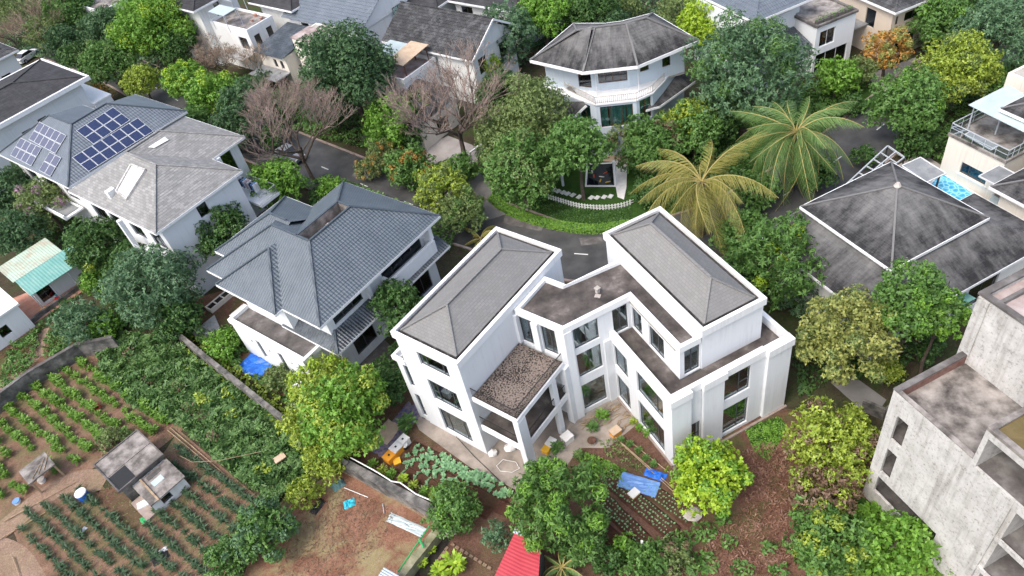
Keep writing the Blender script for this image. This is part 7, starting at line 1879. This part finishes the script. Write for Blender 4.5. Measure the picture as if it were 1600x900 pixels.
row_field('palm_seedling', sdl, (200, 830), D * .42, E2 * 1.1, [(30, 800), (95, 780), (160, 752), (200, 800), (235, 800), (285, 685), (425, 800), (380, 850), (340, 925), (90, 925), (50, 870)], [[(145, 760), (195, 750), (240, 810), (215, 835), (170, 800)]], 'dark spiky seedling in the rows of the lower field', 'plant', 'seedlings in the lower field', 300, (.85, 1.35), .08, .07, 3)
cab = [plant_mesh('cabbage', 14, .16, .2, .26, .7, 'leaf_cabbage', 80 + i) for i in range(3)]
rr = random.Random(12); k = 0
def on_bed(b, n, a0, a1, w, label, group, meshes, s0, s1, name='vegetable', z=.12):
    f, L = b
    if s1 < .75:   # sprouts of a few pixels: one mass per bed
        V = []; Q = []
        for i in range(n):
            me = meshes[i % len(meshes)]; c = np.empty(len(me.vertices) * 3, np.float32); me.vertices.foreach_get('co', c); c = c.reshape(-1, 3) * rr.uniform(s0, s1); t = rr.uniform(0, 6.28)
            x = f.pt(L * (a0 + (a1 - a0) * (i // 4) / (n / 4)) + rr.uniform(-.06, .06), ((i % 4) / 1.5 - 1) * w * .9 + rr.uniform(-.05, .05), z); k = len(V) * 1
            c2 = np.stack([c[:, 0] * cos(t) - c[:, 1] * sin(t) + x[0], c[:, 0] * sin(t) + c[:, 1] * cos(t) + x[1], c[:, 2] + x[2]], 1); o_ = sum(len(q) for q in V)
            V.append(c2); Q += [tuple(o_ + v for v in p_.vertices) for p_ in me.polygons]
        me = bpy.data.meshes.new('sprouts'); me.from_pydata(np.vstack(V).tolist(), [], Q); me.materials.append(MAT['leaf_cabbage']); o = bpy.data.objects.new('sprouts', me); COL.objects.link(o)
        return tag(o, label, 'sprouts', None, 'stuff')
    for i in range(n):
        o = bpy.data.objects.new(name, meshes[i % len(meshes)]); COL.objects.link(o); s = rr.uniform(s0, s1)
        o.location = f.pt(L * rr.uniform(a0, a1), rr.uniform(-w, w), z); o.scale = (s, s, s); o.rotation_euler = (0, 0, rr.uniform(0, 6)); tag(o, label, 'vegetable', group)
on_bed(BEDS[0], 95, .05, 1, .45, 'leafy cabbage in the bed along the concrete apron', 'cabbages along the apron', cab, .8, 1.25)
on_bed(BEDS[1], 40, .02, .6, .4, 'small cabbage in the second bed from the apron', 'cabbages in the second bed', cab, .6, 1.0)
on_bed(BEDS[2], 25, .1, .9, .3, 'tiny sprouts in the bed nearest the thick garden wall', 'sprouts by the garden wall', cab, .4, .7)
on_bed(BEDS[3], 110, .03, .97, .5, 'young sprouts in the soil bed below the pale tarpaulin', 'sprouts below the tarpaulin', cab, .22, .42, z=.17)
on_bed(BEDS[4], 75, .03, .97, .45, 'young sprouts in the soil bed beside the large mango tree', 'sprouts beside the mango', cab, .22, .42, z=.17)
on_bed(BEDS[5], 60, .03, .97, .45, 'tiny sprouts in the soil bed next to the lime green tree', 'sprouts by the lime green tree', cab, .22, .36, z=.17)
bus = [plant_mesh('shrublet', 90, .5, .8, .3, .5, m, 90 + i) for i, m in enumerate(('leaf_bright', 'leaf_mid', 'leaf_lime', 'leaf_yellow', 'leaf_dry', 'leaf_palm'))]
bus.append(plant_mesh('shrublet', 60, .5, .8, .3, .5, 'leaf_red', 99))
def shrublet(px, py, s, k, label, name='small_shrub', cat='shrub'):
    o = bpy.data.objects.new(name, bus[k]); COL.objects.link(o); p = P(px, py, 0); o.location = p; o.scale = (s, s, s); o.rotation_euler = (0, 0, px); tag(o, label, cat)
shrublet(640, 668, 1.5, 1, 'leafy young papaya beside the purple netting', 'young_tree', 'tree')
shrublet(942, 655, 1.0, 0, 'light green papaya in the villa court', 'young_tree', 'tree')
shrublet(926, 672, .9, 1, 'dark leafy plant in the court left of the papaya')
shrublet(872, 704, 1.0, 1, 'dark green shrub beside the yellow box')
shrublet(905, 715, .8, 5, 'low olive shrub above the large mango tree')
shrublet(676, 862, .6, 2, 'lime plant in the shaded strip, upper one')
shrublet(662, 882, .7, 2, 'lime plant in the shaded strip, lower one')
shrublet(830, 872, 1.0, 5, 'fan-leaved plant right of the red roof')
for i, (px, py) in enumerate([(585, 728), (600, 738), (613, 744), (632, 752), (648, 762), (664, 772), (680, 778)]):
    shrublet(px, py, .75, (0, 3, 0, 2, 3, 0, 3)[i], ['yellow-green shrub at the left end of the wall-side row', 'second shrub of the wall-side row', 'third shrub of the wall-side row', 'middle lime shrub of the wall-side row', 'fifth shrub of the wall-side row', 'sixth shrub of the wall-side row', 'last shrub of the wall-side row by the citrus tree'][i])
for i, (px, py) in enumerate([(985, 696), (998, 706), (1010, 718), (1020, 728), (970, 690)]):
    shrublet(px, py, .55, 1, ['bean plant at the upper end of the bamboo row', 'second bean plant on the bamboo row', 'third bean plant on the bamboo row', 'last bean plant on the bamboo row', 'bean plant next to the orange foam box'][i])
for i, (px, py) in enumerate([(990, 662), (1000, 672), (1010, 680)]): shrublet(px, py, .6, (3, 0, 0)[i], ['yellow weed at the court corner of the right block', 'green weed under the tall court window', 'green weed at the foot of the right block wall'][i])
shrublet(155, 640, .7, 6, 'red-leaved plant in the upper field')
shrublet(712, 890, 1.5, 2, 'glowing lime bush at the bottom edge by the red roof', 'lime_bush', 'bush')
shrublet(690, 900, 1.2, 2, 'smaller lime bush left of the glowing one', 'lime_bush', 'bush')
shrublet(1372, 800, .9, 0, 'sapling growing in the low slot of the concrete wall, left one'); shrublet(1390, 812, .9, 1, 'sapling growing in the low slot of the concrete wall, middle one'); shrublet(1412, 826, 1.0, 1, 'sapling growing in the low slot of the concrete wall, right one')
# palms: every frond a part
def frond_mesh(L, n, mat, seed, droop, wid):
    rng = np.random.default_rng(seed); pos = []; nr = []; tg = []; sz = []
    pts = []
    for i in range(13):
        t = i / 12; pts.append(Vector((L * (t - .12 * t * t), 0, L * (.42 * t - (.42 + droop) * t * t))))
    m = MB()
    for i in range(12): m.tube(pts[i], pts[i + 1], .045 * (1 - i / 13) + .01, .045 * (1 - (i + 1) / 13) + .01, 4, 1, cap=False)
    for i in range(n):
        t = .14 + .86 * i / n; k = t * 12; a = int(min(11, k)); p = pts[a].lerp(pts[a + 1], k - a); d = (pts[a + 1] - pts[a]).normalized()
        l = L * wid * (sin(pi * min(1, t * .92 + .1)) ** .6) * rng.uniform(.85, 1.1)
        for s in (-1, 1):
            dr = (Vector((0, s, 0)) * .72 + d * .75 + Vector((0, 0, -.30 + rng.uniform(-.3, .25)))).normalized(); e = p + dr * l + Vector((0, 0, -.55 * l)); w = .03 + .004 * L
            mid = p.lerp(e, .5) + Vector((0, 0, .06 * l)); q = d * w * .5
            m.poly([p - q, p + q, mid + q, mid - q]); m.poly([mid - q, mid + q, e])
    me_o = m.build('frond', [mat, 'rachis']); me = me_o.data; bpy.data.objects.remove(me_o); return me
def palm(px, py, rpx, trunk_h, mat, label, n, seed, skirt=0):
    c = P(px, py, trunk_h); r = rpx * scale_at(c); g = empty('palm_tree', (c.x, c.y, 0), label, 'palm')
    F_ = [frond_mesh(r * 1.15, 52, mat, seed + i, d, .19) for i, d in enumerate((.25, .55, .85))]; rr = random.Random(seed)
    m = MB(); prev = None
    for i in range(10):
        a, b = Vector((c.x + .1 * sin(i * .4), c.y, trunk_h * i / 10)), Vector((c.x + .1 * sin((i + 1) * .4), c.y, trunk_h * (i + 1) / 10)); m.tube(a, b, .30, .24, 9, cap=False)
    m.build('trunk', 'bark', g)
    for i in range(n):
        a = i * 2.39996 + rr.uniform(-.2, .2); k = i / n; el = radians(62 - 82 * k + rr.uniform(-8, 8))
        o = bpy.data.objects.new('frond', F_[0 if k < .3 else (1 if k < .7 else 2)]); COL.objects.link(o); o.parent = g; o.location = (.1 * sin(4), 0, trunk_h - .1)
        s = rr.uniform(.72, 1.1); o.scale = (s, s, s * rr.uniform(.85, 1.2)); o.rotation_euler = (rr.uniform(-.6, .6), -el + .4, a)
    if skirt:
        dm = frond_mesh(r * .8, 40, 'leaf_dry', seed + 9, .6, .15)
        for i in range(skirt):
            o = bpy.data.objects.new('dead_frond', dm); COL.objects.link(o); o.parent = g; o.location = (0, 0, trunk_h - .3); o.rotation_euler = (rr.uniform(-.4, .4), radians(62 + rr.uniform(-12, 14)), i * 6.28 / skirt + rr.uniform(-.5, .5))
    return g
palm(1098, 282, 112, 6.0, 'leaf_palm_yellow', 'yellowing palm with long drooping fronds behind the right wing', 30, 5, 6)
palm(1246, 205, 98, 6.5, 'leaf_palm', 'full green palm between the mango and the right-hand road', 44, 9, 5)
palm(752, 372, 34, .6, 'leaf_palm_yellow', 'small yellow-green palm clump behind the left wing', 12, 14)
palm(880, 885, 42, .8, 'leaf_palm', 'low spiky palm at the bottom edge beside the red roof', 18, 17)
# ground cover nobody could count
C_ = cover
C_('weeds', 'dense dark green weeds filling the plot behind the boundary wall', [[(150, 548), (185, 520), (275, 535), (345, 590), (450, 672), (495, 725), (430, 790), (355, 735), (285, 668), (210, 640), (165, 590)]], 1.0, .55, 105, 'leaf_weed', 3, aspect=.36, bump=.6)
def disc(px, py, r): return [(px + r * cos(k * pi / 4), py + r * .75 * sin(k * pi / 4)) for k in range(8)]
C_('weeds', 'brown dried tufts scattered through the weedy plot', [disc(*q) for q in ((283, 612, 12), (300, 645, 13), (322, 655, 12), (395, 652, 10), (235, 600, 11), (430, 690, 12), (340, 690, 10), (210, 560, 14))], 1.3, .3, 60, 'leaf_dry', 4, aspect=.25)
C_('weeds', 'olive yellow tufts scattered through the weedy plot', [disc(*q) for q in ((300, 575, 13), (322, 632, 13), (362, 622, 13), (365, 650, 12), (445, 670, 11), (415, 740, 14))], 1.4, .3, 70, 'leaf_yellow', 44)
C_('weeds', 'yellow-green creeper along the boundary wall', [[(262, 500), (300, 520), (460, 640), (500, 690), (455, 690), (400, 640), (300, 560)]], 1.3, .35, 26, 'leaf_yellow', 5, bump=.5)
C_('undergrowth', 'mixed green undergrowth between boundary wall and slate house', [[(300, 530), (360, 510), (420, 560), (500, 600), (560, 640), (480, 660), (400, 600)]], .9, .3, 60, 'leaf_mid', 6, holes=[[(378, 552), (425, 555), (425, 590), (380, 585)]], bump=.6)
C_('undergrowth', 'low shrubs in the left garden', [[(0, 590), (20, 545), (65, 515), (60, 560), (40, 590), (5, 610)], [(80, 515), (120, 480), (190, 500), (200, 530), (140, 540), (75, 570), (70, 545)]], 1.0, .3, 70, 'leaf_mid', 7, bump=.7)
C_('undergrowth', 'low dark shrubs along the left garden wall', [[(40, 600), (90, 560), (130, 545), (60, 600)], [(0, 560), (50, 520), (100, 470), (130, 460), (80, 505), (30, 550)]], .7, .28, 60, 'leaf_deep', 8, bump=.6)
C_('brushwood', 'brown dead brush covering the ground right of the villa', [[(1130, 720), (1200, 690), (1240, 720), (1260, 800), (1230, 900), (1060, 900), (1120, 830), (1170, 790)]], .4, .28, 95, 'leaf_rust', 9, aspect=.2, bump=.5)
C_('undergrowth', 'green weeds among the dead brush at the bottom right', [disc(*q) for q in ((1060, 850, 26), (1100, 835, 22), (1140, 850, 16), (1095, 885, 30), (1160, 895, 22), (1200, 860, 14), (1215, 895, 18), (1130, 815, 16))], .9, .3, 70, 'leaf_mid', 10, bump=.5)
C_('undergrowth', 'bright leafy undergrowth at the foot of the concrete building', [[(1300, 800), (1370, 790), (1440, 850), (1520, 915), (1300, 915)]], .9, .34, 80, 'leaf_bright', 11, bump=.6)
C_('undergrowth', 'shaded greenery behind the golden olive tree', [[(1235, 560), (1300, 480), (1460, 480), (1410, 590), (1290, 600), (1250, 630)]], 1.2, .34, 40, 'leaf_deep', 12)
C_('undergrowth', 'green growth between the villa and the pyramid roof house', [[(1110, 380), (1160, 330), (1290, 440), (1290, 500), (1210, 480)]], 1.5, .36, 40, 'leaf_mid', 13)
C_('undergrowth', 'shrubs filling the strip between slate house and road', [[(440, 300), (500, 280), (560, 290), (720, 360), (700, 400), (560, 300)]], 1.4, .34, 45, 'leaf_mid', 14)
C_('undergrowth', 'greenery between slate house and villa', [[(560, 600), (640, 520), (770, 380), (800, 370), (740, 420), (640, 560), (620, 640)]], 1.1, .34, 50, 'leaf_deep', 15)
C_('undergrowth', 'garden planting between the road and the top row of houses', [[(270, 150), (420, 115), (560, 175), (660, 225), (640, 260), (560, 235), (430, 200), (330, 165)]], 1.4, .36, 30, 'leaf_mid', 16)
C_('undergrowth', 'garden planting round the bent roof house', [[(740, 240), (790, 150), (880, 220), (920, 240), (860, 290), (780, 300)], [(985, 250), (1040, 170), (1130, 200), (1180, 260), (1100, 330), (1000, 330)]], 1.3, .34, 40, 'leaf_deep', 17)
C_('undergrowth', 'green verge planting behind the right-hand road', [[(1190, 210), (1260, 120), (1370, 120), (1330, 170), (1250, 240)], [(1400, 230), (1440, 190), (1560, 110), (1600, 80), (1600, 150), (1490, 200), (1470, 260)]], 1.2, .34, 40, 'leaf_mid', 18)
C_('undergrowth', 'distant greenery along the top edge', [[(0, 80), (60, 20), (330, 20), (260, 110), (190, 140), (130, 110)], [(740, 60), (800, 0), (1120, 0), (1090, 60), (900, 50), (800, 120)], [(1330, 40), (1450, 10), (1600, 0), (1600, 60), (1480, 90), (1400, 90)]], 2.2, .45, 16, 'leaf_dark', 19)
C_('undergrowth', 'shrubs below the solar and grey houses', [[(0, 250), (60, 280), (150, 350), (300, 470), (300, 530), (200, 520), (130, 440), (100, 390), (0, 340)]], 1.5, .34, 42, 'leaf_deep', 20)
C_('lawn_grass', 'vivid green herb bed beside the large mango tree', [[(915, 708), (940, 716), (982, 738), (968, 756), (935, 740), (905, 722)]], .35, .2, 220, 'leaf_bright', 21, cat='herbs', bump=.3)
C_('lawn_grass', 'dull green herb bed above the vivid one', [[(935, 690), (960, 685), (1015, 725), (1000, 740), (950, 715)]], .25, .18, 70, 'leaf_olive', 22, cat='herbs', bump=.3)
C_('lawn_grass', 'grass of the square lawn patch right of the villa', [[(1163, 668), (1218, 651), (1232, 668), (1212, 700), (1202, 722), (1178, 706)]], .12, .16, 240, 'leaf_bright', 23, cat='grass', bump=.3)
C_('lawn_grass', 'grass inside the curved hedge', [[(775, 308), (860, 300), (990, 300), (985, 350), (920, 355), (840, 342)]], .18, .16, 90, 'leaf_deep', 24, cat='grass', bump=.4, holes=[[(855, 290), (985, 290), (985, 318), (920, 322), (865, 308)]])
C_('dry_grass', 'straw-coloured dry grass mats on the dirt yard', [[(470, 800), (540, 760), (620, 800), (600, 850), (540, 900), (430, 900)]], .1, .32, 40, 'leaf_dry', 25, cat='grass', aspect=.12, bump=.4)
C_('dry_grass', 'thin weeds between the seedling rows', [[(60, 800), (160, 760), (290, 690), (420, 800), (340, 920), (90, 920)]], .12, .22, 12, 'leaf_olive', 26, cat='grass', aspect=.2, bump=.4)
